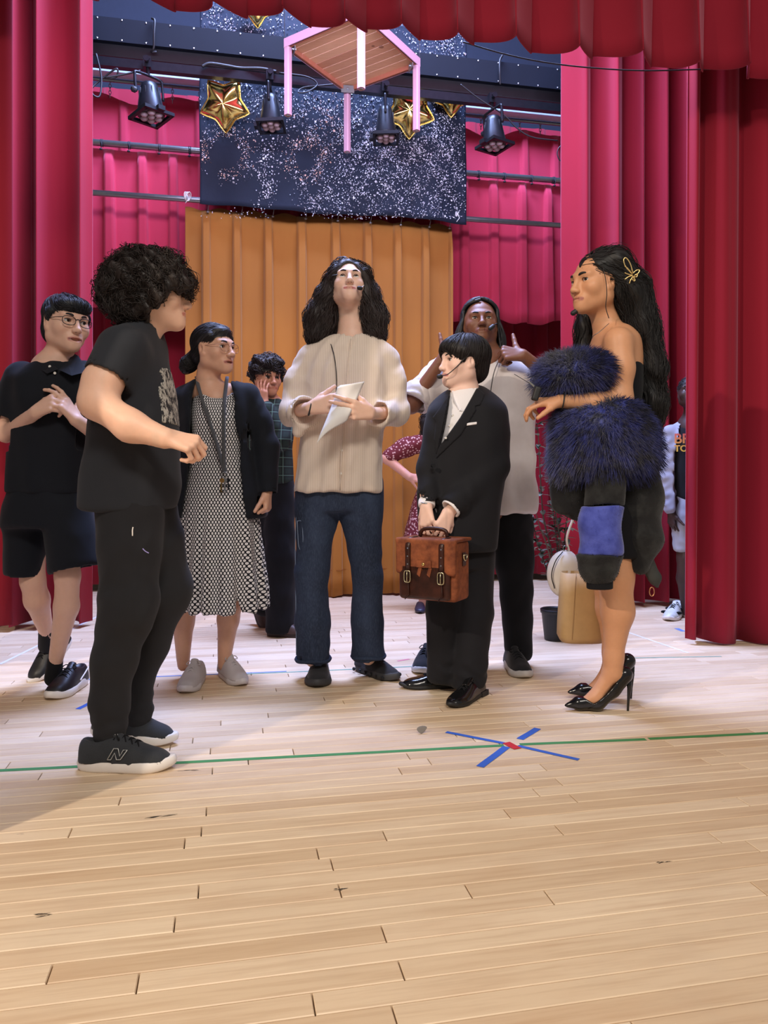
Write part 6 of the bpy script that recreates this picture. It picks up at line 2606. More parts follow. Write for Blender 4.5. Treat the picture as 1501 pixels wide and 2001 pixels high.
def briefcase():
    c = P(848, 1112, 2.99)
    root = thing('briefcase', 'brown suede briefcase with dark straps and buckles held by the person in the black suit', 'briefcase', tuple(c))
    an = .50
    x = np.array([math.cos(an), math.sin(an), 0])       # along the front, to the right
    n = np.array([math.sin(an), -math.cos(an), 0])      # front normal (to camera, turned left) flipped below
    n = np.array([-math.sin(an) * -1, -math.cos(an), 0])
    R = np.stack([x, np.array([-x[1], x[0], 0]), np.array([0, 0, 1.0])], 1)
    # mirrored so that the right side faces the camera
    x = np.array([math.cos(-an), math.sin(-an), 0])
    yb = np.array([-x[1], x[0], 0])
    R = np.stack([x, yb, np.array([0, 0, 1.0])], 1)
    hw, hd, hh = .124, .066, .115
    Wd = lambda a, b, q: c + R @ np.array([a, b, q])

    def suede(name, a, b, rough):
        t = NT(name)
        cc = t.coord()
        nz = t.noise(cc, 22, 4, .65)
        t.base(t.mix(t.ramp(nz, .3, .7), a, b))
        t.set(rough=rough, spec=.3)
        t.bump(t.noise(cc, 300, 2), .15, .0006)
        return t.m
    su = suede('brown_suede', hexc(92, 44, 26), hexc(150, 84, 50), .75)
    lea = suede('dark_leather', hexc(36, 18, 14), hexc(66, 34, 26), .35)
    f = Field().add(boxp(c, (hw, hd, hh), R, .018), .004)
    v, fa = f.mesh(.005)
    mk('body', v, fa, su, root)
    f = Field().add(boxp(Wd(-.004, -hd - .006, -.038), (hw - .018, .014, .070), R, .014), .004)
    v, fa = f.mesh(.004)
    mk('front_pocket', v, fa, lea, root)
    f = Field().add(boxp(Wd(0, -hd - .008, .052), (hw + .002, .012, .066), R, .012), .006)
    f.add(boxp(Wd(0, 0, hh + .002), (hw + .002, hd + .018, .007), R, .006), .012)
    v, fa = f.mesh(.004)
    fl = mk('flap', v, fa, su, root)
    for sx in (-.068, .072):
        s_ = MB()
        s_.tube([Wd(sx, -.02, hh + .011), Wd(sx, -hd - .012, hh + .008), Wd(sx, -hd - .024, hh - .02), Wd(sx, -hd - .024, -.03)], .011, 6, flat=.25)
        st_ = s_.build('strap', lea, root, True)
        b = MB()
        bc = Wd(sx, -hd - .030, -.022)
        b.tube([bc + R @ np.array([.013 * np.sign(math.cos(a)) * abs(math.cos(a)) ** .5, 0, .022 * np.sign(math.sin(a)) * abs(math.sin(a)) ** .5]) for a in np.linspace(0, 2 * math.pi, 33)], .0022, 6, cap=False)
        b.tube([bc + R @ np.array([0, -.002, .022]), bc + R @ np.array([0, -.003, -.02])], .0018, 5)
        b.build('buckle', plain('pale_brass', hexc(206, 196, 160), .25, .9), st_, True)
        MB().tube([Wd(sx, -hd - .022, -.045), Wd(sx + .004, -hd - .024, -.09), Wd(sx - .012, -hd - .022, -.108)], .009, 6, flat=.25).build('strap_end', lea, st_, True)
        for zz in (.085, .055, .025):
            MB().lathe(Wd(sx, -hd - .027, zz), [(.003, -.002), (.003, .001), (.001, .003)], 8, frame(-yb)).build('rivet', M_steel, st_)
    MB().box(Wd(.0, -hd - .024, .028), (.060, .006, .026), R).build('bow_tab', su, fl)
    MB().lathe(Wd(.0, -hd - .028, .028), [(.006, 0), (.006, .004), (.002, .006)], 10, frame(-yb)).build('lock_knob', M_brass, fl)
    for sx in (-.022, .020):
        MB().prism([Wd(sx, -hd - .020, .018), Wd(sx + .012, -hd - .020, .012), Wd(sx + .004, -hd - .020, -.022), Wd(sx - .008, -hd - .020, -.012)], -yb * .004).build('bow_tail', su, fl)
    h = MB()
    h.tube(spline([Wd(-.055, -.01, hh + .012), Wd(-.045, -.012, hh + .035), Wd(-.02, -.012, hh + .043), Wd(.025, -.012, hh + .043), Wd(.055, -.012, hh + .035), Wd(.062, -.01, hh + .012)], 24), .0075, 8)
    h.build('handle', lea, root, True)
    rg = MB()
    rc = Wd(hw + .008, .0, .062)
    rg.tube([rc + R @ np.array([0, .018 * math.cos(a), .022 * math.sin(a)]) for a in np.linspace(math.pi, 2 * math.pi, 15)], .003, 6)
    rg.tube([rc + R @ np.array([0, -.018, 0]), rc + R @ np.array([0, .018, 0])], .003, 6)
    rg.build('d_ring', plain('pale_brass', hexc(206, 196, 160), .25, .9), root, True)
    MB().box(Wd(hw + .002, 0, .045), (.005, .03, .05), R).build('ring_tab', lea, root)


briefcase()


# ------------------------------------------------------------------ performer with two thumbs up
def thumbs():
    p = Person('person in a pale loose shirt giving two thumbs up behind the black suit', 3.62, 965, hexc(122, 78, 58), hexc(110, 62, 54), (0.008, 0.008, 0.010))
    p.head(939, 632, 0, yaw=-.05, pitch=.16, size=.99, nose=1.12, lipfull=1.35, gaze=(0, -.1), eye_open=.8)
    W = p.W
    p.limb([(940, 665, .02), (942, 710, .04)], [26, 30], .03)
    p.limb([(945, 720, .04), (955, 980, .04)], [52, 52], .03)
    p.limb([(862, 725, .03), (803, 792, -.05)], [20, 16], .02)
    p.limb([(803, 792, -.05), (866, 700, -.12)], [16, 11], .02)
    p.limb([(1030, 730, .03), (1092, 752, -.06)], [20, 16], .02)
    p.limb([(1092, 752, -.06), (1022, 694, -.14)], [16, 11], .02)
    p.hand(p.p(1024, 695, -.14), (-1, -.05, .12), (-.1, .75, -.5), side=-1, curl=((1.35, 1.5, 1.0), (1.35, 1.5, 1.0), (1.35, 1.5, 1.0), (1.35, 1.5, 1.0)), thumb=(.15, 1.0, .0), size=.19)
    p.hand(p.p(866, 700, -.12), (.6, -.05, .75), (.4, .75, -.3), side=1, curl=((1.35, 1.5, 1.0), (1.35, 1.5, 1.0), (1.35, 1.5, 1.0), (1.35, 1.5, 1.0)), thumb=(.6, .8, .0), size=.18)
    p.limb([(1004, 990, .02), (1014, 1280, .06)], [26, 14])
    p.limb([(930, 990, .02), (850, 1280, .0)], [26, 14])
    p.body()
    # dreadlocks
    rr = np.random.default_rng(12)
    cap = [ell(W(0, -.030, .034), (.078, .094, .081), p.hR)]
    face = [ell(W(0, .124, -.002), (.066, .084, .092), p.hR)]
    f = Field().add(cap, .01).sub(face, .005)
    V, Fq = f.mesh(.007)
    parts = [(V, Fq)]
    paths, rads = [], []
    hR = p.hR
    for k in range(130):
        a = rr.uniform(-math.pi, math.pi)
        e = rr.uniform(.1, 1.5)
        b = a
        if abs(a) < 1.15:
            e = rr.uniform(.72, 1.45)
            b = np.sign(a) * (1.15 + .5 * rr.uniform())
        q = [W(math.sin(y) * .088 * math.cos(x), -.026 + math.cos(y) * .108 * math.cos(x), .036 + .092 * math.sin(x)) for x, y in ((e, a), (e * .75, a * .4 + b * .6), (e * .36, b), (-.15, b))]
        sx, sy = math.sin(b), math.cos(b)
        L = rr.uniform(.14, .27) + (.03 if sy < 0 else 0)
        o3 = q[-1] + np.array([sx * -.008, 0, 0])
        d1 = o3 + np.array([rr.uniform(-.012, .012) - sx * .012, rr.uniform(-.01, .02), -L * .5])
        d2 = o3 + np.array([rr.uniform(-.02, .02) - sx * .012, rr.uniform(-.01, .03), -L])
        paths.append(spline(q + [d1, d2], 18))
        rads.append(rr.uniform(.0058, .0098))
    sv, sf = strands(paths, np.array(rads), np.array(rads) * .75, 5)
    parts.append((sv, sf))
    v, fq = merge(parts)
    mk('dreadlocks', v, fq, p.hm, p.root)
    # loose shirt
    t = NT('pale_satin')
    c = t.coord()
    n = t.noise(c, 16, 3)
    t.base(t.mix(n, hexc(196, 186, 184), hexc(220, 212, 212)))
    t.set(rough=.45, spec=.45, sheen=.2)
    t.bump(t.noise(c, 30, 3), .15, .004)
    sat = t.m
    torso = stack(p.secs([(692, 905, 978, .07, .04), (704, 878, 1012, .10, .04), (722, 852, 1040, .12, .03), (780, 858, 1046, .13, .02), (880, 862, 1046, .13, .02), (985, 868, 1048, .135, .02), (1004, 905, 1046, .13, .02)]), n=2.4,
                  folds=lambda th, z: .006 * np.sin(9 * th + 5 * z) * np.clip((1.45 - z) * 2, 0, 1))
    s1 = chain(p.pts([(868, 722, .03), (816, 778, -.04)]), [p.r(q) for q in (30, 33)], wr=(.003, 70, 1))
    s2 = chain(p.pts([(1026, 728, .03), (1074, 762, -.04)]), [p.r(q) for q in (30, 33)], wr=(.003, 70, 2))
    sh = p.garment('shirt', sat, [torso, (s1, .03), (s2, .03)], subs=p.cuff_hole((868, 722, .03), (808, 788, -.05), 26, 27) + p.cuff_hole((1026, 728, .03), (1082, 766, -.05), 26, 27)
                   + [rcone(p.p(940, 670, -.01), p.p(942, 712, .02), p.r(33), p.r(28))], post=wrinkle(81, .0065, (18, 14, 10)), h=.006)
    for (a_, b_, rr_) in (((818, 772, -.04), (810, 786, -.05), 32), ((1070, 758, -.04), (1079, 765, -.045), 32)):
        p.garment('rolled_cuff', sat, [rcone(p.p(*a_), p.p(*b_), p.r(rr_), p.r(rr_ + 1), wr=(.003, 200, 2))], subs=p.cuff_hole(a_, b_, 22, 24), h=.006)
    # trousers
    l1 = chain(p.pts([(1000, 980, .02), (1006, 1100, .03), (1014, 1275, .07)]), [p.r(q) for q in (42, 36, 27)], wr=(.0015, 50, 1))
    l2 = chain(p.pts([(930, 980, .02), (900, 1120, .0), (856, 1285, .0)]), [p.r(q) for q in (40, 34, 27)], wr=(.0015, 50, 2))
    p.garment('trousers', M_blackcloth, [(l1, .03), (l2, .02)], subs=[half(p.p(1000, 1290, .06), (0, 0, -1))], post=wrinkle(82, .003, (14, 12, 14)), h=.007)
    kn = cloth('black_knit_shoe', (.012, .012, .014), .85, weave=500)
    g = ground(1028, 1328)
    p.shoe(g + np.array([-.03, .275, 0]), (.10, -1), .28, kn, plain('grey_white_sole', hexc(200, 196, 192), .6), M_blackcloth, W=.104, top=.094, sole_h=.036)
    g = ground(822, 1316)
    p.shoe(g + np.array([.06, .24, 0]), (-.25, -1), .28, kn, plain('grey_white_sole', hexc(200, 196, 192), .6), M_blackcloth, W=.10, top=.092, sole_h=.034)
    # headset
    hs = MB().tube(spline([W(-.078, .0, -.006), W(-.072, .050, -.020), W(-.052, .092, -.044)], 14), .0022, 6).build('headset_microphone', M_mic, p.root, True)
    v, f = Field().add(rcone(W(-.050, .097, -.050), W(-.036, .110, -.066), .010, .010), .002).mesh(.0028)
    mk('foam_tip', v, f, M_mic, hs)
    p.tube('microphone_cable', [(982, 690, -.07), (968, 720, -.115), (962, 745, -.12), (958, 775, -.13)], .0018, M_mic)


thumbs()
# ------------------------------------------------------------------ woman with fur coat
def fur_mats():
    t = NT('royal_blue_fur')
    c = t.coord()
    n = t.noise(c, 24, 3)
    t.base(t.mix(t.ramp(n, .38, .68), hexc(12, 15, 46), hexc(48, 58, 140)))
    t.set(rough=.5, spec=.4, sheen=.3)
    a = t.m
    t = NT('black_plush')
    c = t.coord()
    n = t.noise(c, 18, 4)
    t.base(t.mix(t.ramp(n, .45, .8), (.007, .007, .008), (.030, .032, .031)))
    t.set(rough=.8, spec=.3, sheen=.15)
    t.bump(t.noise(c, 260, 2), .5, .002)
    b = t.m
    t = NT('blue_plush')
    c = t.coord()
    n = t.noise(c, 20, 4)
    t.base(t.mix(t.ramp(n, .3, .75), hexc(46, 56, 140), hexc(86, 98, 190)))
    t.set(rough=.8, spec=.3, sheen=.3)
    t.bump(t.noise(c, 260, 2), .5, .002)
    return a, b, t.m


M_fur, M_plush, M_bplush = fur_mats()


def fur_shell(V, Fq, n, L, r, lean, seed, droop=.35, col=None):
    """tapering hairs growing out of a surface"""
    rr = np.random.default_rng(seed)
    N = vnormals(V, Fq)
    ids = rr.integers(0, len(V), n)
    p0 = V[ids] - N[ids] * .004
    d = N[ids] * .8 + lean(V[ids]) + rr.normal(0, .28, (n, 3))
    d /= np.linalg.norm(d, axis=1)[:, None]
    ln = L * rr.uniform(.55, 1.25, n)
    M = 3
    paths = np.zeros((n, M, 3))
    for k in range(M):
        t = k / (M - 1)
        paths[:, k] = p0 + d * (ln * t)[:, None] + np.array([0, 0, -1]) * (droop * ln * t * t)[:, None]
    return strands(paths, r * rr.uniform(.6, 1.3, n), r * .15)


def fur_woman():
    p = Person('person in a strapless black dress and high heels facing left, arm under fur', 3.0, 1195, hexc(206, 150, 112), hexc(160, 92, 82), (0.007, 0.006, 0.006))
    p.head(1164, 553, 0, yaw=-1.12, pitch=-.02, size=1.04, nose=.9, gaze=(-.35, .1), lipfull=1.25, brow_t=1.1, smile=-.4)
    W = p.W
    p.limb([(1174, 598, .02), (1190, 650, .03)], [24, 30], .04)
    # shoulders, chest, back
    p.f.add(stack(p.secs([(640, 1176, 1226, .10, .05), (662, 1160, 1243, .15, .05), (700, 1152, 1250, .155, .05), (760, 1160, 1248, .14, .05), (830, 1168, 1240, .12, .05), (900, 1160, 1250, .14, .05), (1010, 1150, 1262, .16, .05)]), n=2.2), .03)
    p.limb([(1208, 668, -.10), (1212, 720, -.12), (1213, 780, -.13)], [28, 25, 21], .03)
    p.limb([(1213, 782, -.13), (1160, 788, -.17), (1094, 784, -.20)], [21, 19, 12], .03)
    p.limb([(1170, 668, .20), (1150, 760, .22), (1105, 800, .06)], [28, 24, 16], .03)
    # legs and feet in pumps
    p.limb([(1205, 1040, -.02), (1202, 1125, -.03), (1207, 1195, -.02), (1199, 1285, -.02), (1197, 1312, -.02)], [42, 34, 30, 17, 18], .03)
    p.limb([(1197, 1312, -.02), (1164, 1362, -.02), (1135, 1376, -.02)], [16, 13, 9], .02)
    p.limb([(1205, 1318, -.02), (1216, 1322, -.02)], [12, 10], .02)
    p.limb([(1195, 1040, .12), (1192, 1125, .12), (1196, 1190, .13), (1196, 1275, .13), (1196, 1300, .13)], [42, 35, 30, 17, 18], .03)
    p.limb([(1196, 1300, .13), (1166, 1344, .13), (1140, 1354, .13)], [15, 12, 8], .02)
    p.hand(p.p(1096, 784, -.20), (-.95, -.02, -.05), (-.05, .35, -.9), side=1, curl=((.35, .6, .5), (.5, .7, .6), (.7, .9, .6), (.8, .9, .6)), thumb=(.85, .3, .5), size=.165)
    p.body(h=.0095)
    # long wavy hair
    cap = [ell(W(0, -.028, .036), (.082, .104, .086), p.hR)]
    back = chain(p.pts([(1195, 520, .0), (1226, 570, .02), (1248, 640, .04), (1262, 720, .05), (1268, 790, .05), (1270, 850, .05)]), [p.r(q) for q in (34, 36, 33, 32, 29, 16)], flat=((0, 1, 0), 1.45))
    frontl = chain(p.pts([(1160, 520, .10), (1155, 590, .13), (1146, 640, .13), (1140, 690, .12)]), [p.r(q) for q in (24, 22, 20, 14)])
    face = [ell(W(0, .122, -.020), (.076, .074, .094), p.hR), ell(W(.088, .012, -.020), (.022, .026, .036), p.hR), ell(W(-.088, .012, -.020), (.022, .026, .036), p.hR), ell(p.p(1160, 610, -.06), (.05, .06, .06))]
    hc = p.hc

    def flow(q, n):
        d = np.array([.15, 0, -1.0])
        if q[2] > hc[2] - .02:
            d = np.array([1.0, .2, -.35])
        return d + np.array([.30 * math.sin(q[2] * 55 + q[1] * 30), .2 * math.sin(q[2] * 40), 0])
    p.hair([(c, .02) for c in cap] + [(c, .03) for c in back] + [(c, .02) for c in frontl], subs=face, n=1100, steps=15, step=.017, flow=flow, lift=.006, r0=.0014, curl=(.006, 1.5), jitter=.18, seed=38,
           post=wrinkle(19, .004, (50, 50, 14)), h=.006, flyaway=.012)
    # loose strand in front of the ear
    p.tube('hair_lock', [(1178, 520, -.09), (1184, 548, -.095), (1186, 575, -.095), (1184, 600, -.09), (1190, 622, -.09)], .0016, p.hm)
    # gold butterfly clip
    cl = MB()
    B = lambda x, y, o=0: P(x, y, 3.0 - .118 + o)
    for pts in ([(1236, 536), (1222, 520), (1219, 507), (1224, 504), (1232, 516), (1237, 534)], [(1236, 536), (1226, 524), (1221, 520)], [(1237, 538), (1228, 541), (1221, 546)], [(1221, 533), (1228, 536), (1236, 538)],
                [(1237, 534), (1244, 528), (1250, 528), (1247, 534), (1240, 538)], [(1238, 540), (1244, 541), (1246, 536)], [(1237, 540), (1232, 548), (1230, 554)], [(1238, 541), (1241, 547), (1239, 549), (1236, 545)]):
        cl.tube(spline([B(*q) for q in pts], 14), .0022, 6)
    o = cl.build('butterfly_hair_clip', plain('pale_gold', hexc(236, 206, 140), .25, .8), p.root, True)
    o['label'] = 'pale gold butterfly hair clip'
    # headset
    hs = MB()
    hs.tube(spline([W(.0, -.01, .124), W(-.05, -.012, .108), W(-.085, -.012, .060), W(-.090, -.008, .010)] if W(-1, 0, 0)[1] < W(1, 0, 0)[1] else [W(.0, -.01, .124), W(.05, -.012, .108), W(.085, -.012, .060), W(.090, -.008, .010)], 20), .0016, 6)
    ho = hs.build('headset_microphone', M_mic, p.root, True)
    v, f = Field().add(rcone(P(1120, 612, 2.97), P(1129, 606, 2.97), .010, .010), .002).mesh(.0028)
    mk('foam_tip', v, f, M_mic, ho)
    MB().tube(spline([W(.06, .02, -.02) if W(.06, 0, 0)[1] > W(-.06, 0, 0)[1] else W(-.06, .02, -.02), P(1135, 598, 3.03), P(1127, 606, 2.985)], 12), .0018, 5).build('boom', M_mic, ho, True)
    # necklace and bracelet
    p.tube('necklace', [(1190, 632, -.07), (1172, 648, -.11), (1160, 656, -.10), (1157, 662, -.08)], .0012, M_steel)
    p.tube('hair_band', [p.p(1100, 784, -.195) + .034 * (math.cos(a) * np.array([.1, .9, .1]) + math.sin(a) * np.array([.15, 0, 1])) for a in np.linspace(0, 2 * math.pi, 21)], .0028, M_mic, raw=True, n=21)
    # dress
    d1 = stack(p.secs([(712, 1154, 1252, .158, .05), (760, 1158, 1250, .148, .05), (830, 1164, 1244, .13, .05), (900, 1156, 1254, .15, .05), (1000, 1148, 1264, .17, .05), (1085, 1146, 1258, .165, .05)]), n=2.2)
    p.garment('dress', M_blackcloth, [d1], post=wrinkle(91, .002, (16, 14, 10)), h=.007)
    # pumps
    for dy, ox, oy, Yg in ((-.02, 0, 0, 2.98), (.13, 6, -26, 3.13)):
        q = lambda x, y, d=0: P(x + ox, y + oy, Yg + d)
        fz = Field()
        fz.add(chain([q(1104, 1379), q(1132, 1374), q(1165, 1369), q(1196, 1346), q(1220, 1318)], [.006, .025, .037, .033, .033]), .012)
        sil = [(1102, 1379), (1112, 1369), (1128, 1361), (1141, 1362), (1157, 1371), (1180, 1354), (1200, 1331), (1212, 1308), (1218, 1295), (1230, 1303), (1238, 1318), (1234, 1334), (1214, 1350), (1199, 1367), (1182, 1387), (1150, 1389), (1116, 1386)]
        pts = [q(a, b) for a, b in sil]
        p2 = [(v[0], v[2]) for v in pts]
        pr = Prim([-9] * 3, [9] * 3, lambda X, Y, Z, p2=p2: poly2(X, Z, p2) + 0 * Y)
        lo, hi = fz.bounds()
        xs, ys, zs = [np.arange(lo[i] - .02, hi[i] + .03, .0032, dtype=np.float32) for i in range(3)]
        v, f = surfnet(Layer(fz, pr, 0.0).eval_grid(xs, ys, zs), np.array([xs[0], ys[0], zs[0]]), .0032)
        sh = mk('pump', smooth_mesh(v, f, 3), f, M_shine, p.root)
        MB().tube([q(1228, 1322), q(1230, 1345), q(1228, 1370), q(1227, 1391)], [.013, .008, .005, .0045], 10).build('stiletto_heel', M_shine, sh, True)
    return p


fur_woman()


def fur_coat():
    Y = 2.86
    root = thing('fur_coat', 'royal blue and black fur coat draped over the arm of the person in high heels', 'coat', tuple(P(1175, 1150, Y)))
    s = Y / F

    def E(px, py, dy, rx, rz, ry):
        return ell(P(px, py, Y + dy), (rx * s, ry, rz * s))
    # upper roll over the forearm
    f = Field().add([E(1118, 728, -.00, 62, 38, .085), E(1150, 720, .02, 44, 30, .08), E(1085, 740, 0, 34, 26, .07)], .03)
    f.sub([rcone(P(1213, 790, 2.86), P(1094, 786, 2.79), .046, .034)], .006)
    v, fa = f.mesh(.008)
    lean = lambda V: np.stack([.9 * np.sin((V[:, 0] - P(1120, 0, Y)[0]) * 9), -.3 + 0 * V[:, 0], .2 + .5 * np.sin((V[:, 2] - P(0, 728, Y)[2]) * 12)], 1)
    a = fur_shell(v, fa, 7500, .048, .0012, lean, 1)
    mv, mf = merge([(v, fa), a])
    o = mk('fur_collar', mv, mf, M_fur, root)
    # big lower mass
    f = Field().add([E(1165, 850, -.02, 80, 66, .11), E(1220, 860, .02, 58, 70, .11), E(1130, 830, .0, 42, 44, .09), E(1175, 890, .0, 86, 34, .11), E(1248, 885, .03, 32, 42, .09), E(1110, 900, .02, 30, 34, .07), E(1200, 805, .0, 44, 30, .09)], .035)
    f.sub([rcone(P(1213, 786, 2.86), P(1094, 786, 2.79), .046, .034)], .006)
    v, fa = f.mesh(.009)
    cx = P(1180, 0, Y)[0]
    cz = P(0, 860, Y)[2]
    lean2 = lambda V: np.stack([1.6 * (V[:, 0] - cx) / .2, -.2 + 0 * V[:, 0], .9 * (V[:, 2] - cz) / .2 - .5], 1)
    a = fur_shell(v, fa, 12000, .042, .0014, lean2, 2, .4)
    mv, mf = merge([(v, fa), a])
    mk('fur_body', mv, mf, M_fur, root)

    def plush(name, prims, mat, k=.02, h=.008, n=1600, L=.007, subs=(), seed=5):
        f = Field().add(prims, k)
        if subs:
            f.sub(list(subs), .003)
        f.post = wrinkle(seed, .004, (20, 16, 16), False)
        v, fa = f.mesh(h)
        a = fur_shell(v, fa, n, L, .0012, lambda V: np.stack([0 * V[:, 0], 0 * V[:, 0], -.8 + 0 * V[:, 0]], 1), seed)
        mv, mf = merge([(v, fa), a])
        return mk(name, mv, mf, mat, root)
    pc = lambda pts, rs, fl=None: chain([P(x, y, Y + d) for x, y, d in pts], [r * s for r in rs], **({'flat': fl} if fl else {}))
    plush('panel', pc([(1118, 900, .04), (1112, 950, .05), (1106, 985, .05)], [40, 38, 24], ((0, 1, 0), .6)) + pc([(1130, 880, .06), (1135, 985, .08)], [40, 34], ((0, 1, 0), .6)), M_plush, seed=6)
    plush('lining', pc([(1082, 850, .06), (1080, 900, .07), (1084, 945, .07)], [9, 10, 8], ((0, 1, 0), 1.6)), M_bplush, n=800, seed=7)
    # hanging sleeve in three bands
    plush('sleeve', pc([(1182, 905, -.03), (1180, 985, -.035)], [41, 39], ((0, 1, 0), .8)), M_plush, subs=[half(P(1180, 988, Y), (0, 0, -1))], seed=8)
    plush('sleeve_band', pc([(1180, 960, -.035), (1172, 1085, -.04)], [40, 43], ((0, 1, 0), .8)), M_bplush, subs=[half(P(1180, 1081, Y), (0, 0, -1)), half(P(1180, 988, Y), (0, 0, 1))], seed=9)
    plush('sleeve_end', pc([(1172, 1082, -.04), (1171, 1104, -.04)], [45, 40], ((0, 1, 0), .8)), M_plush, subs=[half(P(1172, 1081, Y), (0, 0, 1))], seed=10)
    f = Field().add(pc([(1172, 1120, -.04), (1172, 1160, -.04)], [26, 25], ((0, 1, 0), .7)), .01).sub(half(P(1172, 1148, Y), (0, 0, -1)), .002)
    v, fa = f.mesh(.005)
    mk('ribbed_cuff', v, fa, M_blackcloth, root)
    # right panel, ending in a cuff
    plush('panel', pc([(1240, 890, .06), (1252, 980, .07), (1258, 1050, .07), (1254, 1106, .06)], [44, 44, 38, 20], ((0, 1, 0), .8)), M_plush, seed=11)
    f = Field().add(pc([(1264, 1100, .07), (1280, 1130, .07), (1284, 1146, .07)], [16, 12, 4], ((0, 1, 0), .6)), .01)
    v, fa = f.mesh(.005)
    mk('tab', v, fa, plain('dark_grey_tab', (.03, .032, .03), .7), root)
    rg = MB()
    c = P(1274, 1156, Y + .07)
    rg.tube([c + np.array([.009 * math.cos(q), 0, .017 * math.sin(q)]) for q in np.linspace(0, 2 * math.pi, 21)], .0022, 6, cap=False)
    rg.build('ring', plain('rose_gold', hexc(206, 150, 110), .25, .9), root, True)


fur_coat()


def hand_mic():
    c = P(1046, 765, 2.76)
    root = thing('antenna_pack', 'small black transmitter with thin antenna held above the fur by the person in heels', 'transmitter', tuple(c))
    f = Field().add(boxp(c + np.array([.004, 0, -.008]), (.013, .012, .026), frame((.3, 0, 1)), .006), .003)
    v, fa = f.mesh(.003)
    mk('pack', v, fa, M_mic, root)
    MB().tube([P(1040, 752, 2.76), P(1005, 731, 2.76)], .0012, 5).build('antenna', M_mic, root)
    MB().tube([P(1044, 755, 2.75), P(1034, 746, 2.75)], [.004, .003], 6).build('plug', M_steel, root)


hand_mic()


def bags():
    tan = plain('tan_leather', hexc(196, 160, 110), .55, var=.08, nscale=40, bump=.1)
    cream = plain('cream_leather', hexc(236, 230, 224), .5, var=.04)
    Y = 3.24
    root = thing('tote_bag', 'tan leather bucket tote hanging beside the bare legs in high heels', 'bag', tuple(P(1135, 1250, Y)))
    s = Y / F

    def ring(py, l, r, d):
        c = P((l + r) / 2, py, Y)
        a = np.linspace(0, 2 * math.pi, 36, endpoint=False)
        n = 3.2
        return [c + np.array([(r - l) / 2 * s * np.sign(math.cos(t)) * abs(math.cos(t)) ** (2 / n), d * np.sign(math.sin(t)) * abs(math.sin(t)) ** (2 / n), 0]) for t in a]
    rs = [ring(1118, 1097, 1160, .052), ring(1160, 1094, 1168, .060), ring(1210, 1091, 1175, .068), ring(1240, 1090, 1180, .072), ring(1252, 1096, 1176, .066)]
    inner = [ring(1118, 1099, 1158, .048), ring(1180, 1096, 1166, .055), ring(1242, 1096, 1172, .06)]
    m = MB()
    allr = rs[::-1] + inner
    v = np.array([q for r in allr for q in r])
    f = [(k * 36 + i, k * 36 + (i + 1) % 36, (k + 1) * 36 + (i + 1) % 36, (k + 1) * 36 + i) for k in range(len(allr) - 1) for i in range(36)]
    f += [tuple(range(35, -1, -1)), tuple((len(allr) - 1) * 36 + i for i in range(36))]
    m.add(v, f)
    body = m.build('bag_body', tan, root, True)
    st_ = plain('tan_seam', hexc(172, 138, 92), .7)
    MB().tube(spline([P(1126, 1120, Y - .054), P(1122, 1180, Y - .066), P(1119, 1225, Y - .073), P(1118, 1250, Y - .070)], 14), .0010, 5).build('seam', st_, body, True)
    MB().tube(spline([P(1148, 1120, Y), P(1150, 1080, Y - .01), P(1158, 1020, Y - .02), P(1166, 1080, Y - .01), P(1158, 1120, Y)], 30), .006, 8).build('strap', tan, root, True)
    Yb = 3.34
    r2 = thing('handbag', 'cream crescent handbag behind the tan tote', 'bag', tuple(P(1098, 1165, Yb)))
    sb = Yb / F
    f = Field().add([ell(P(1098, 1122, Yb), (29 * sb, .05, 44 * sb)), ell(P(1108, 1108, Yb), (24 * sb, .05, 32 * sb))], .02)
    v, fa = f.mesh(.005)
    bo = mk('bag_body', v, fa, cream, r2)
    MB().tube(spline([P(1100, 1078, Yb - .03), P(1086, 1096, Yb - .046), P(1078, 1124, Yb - .045), P(1084, 1150, Yb - .04)], 18), .0022, 5).build('zip', M_blackmetal, bo, True)
    MB().tube(spline([P(1112, 1076, Yb), P(1108, 1050, Yb - .01), P(1122, 1010, Yb - .02), P(1136, 990, Yb - .02)], 20), .011, 6, flat=.4).build('strap', cream, r2, True)
    rg = MB()
    c = P(1105, 1072, Yb - .01)
    rg.tube([c + np.array([.010 * math.cos(q), 0, .012 * math.sin(q)]) for q in np.linspace(0, 2 * math.pi, 17)], .002, 6, cap=False)
    rg.build('ring', M_steel, r2, True)


bags()


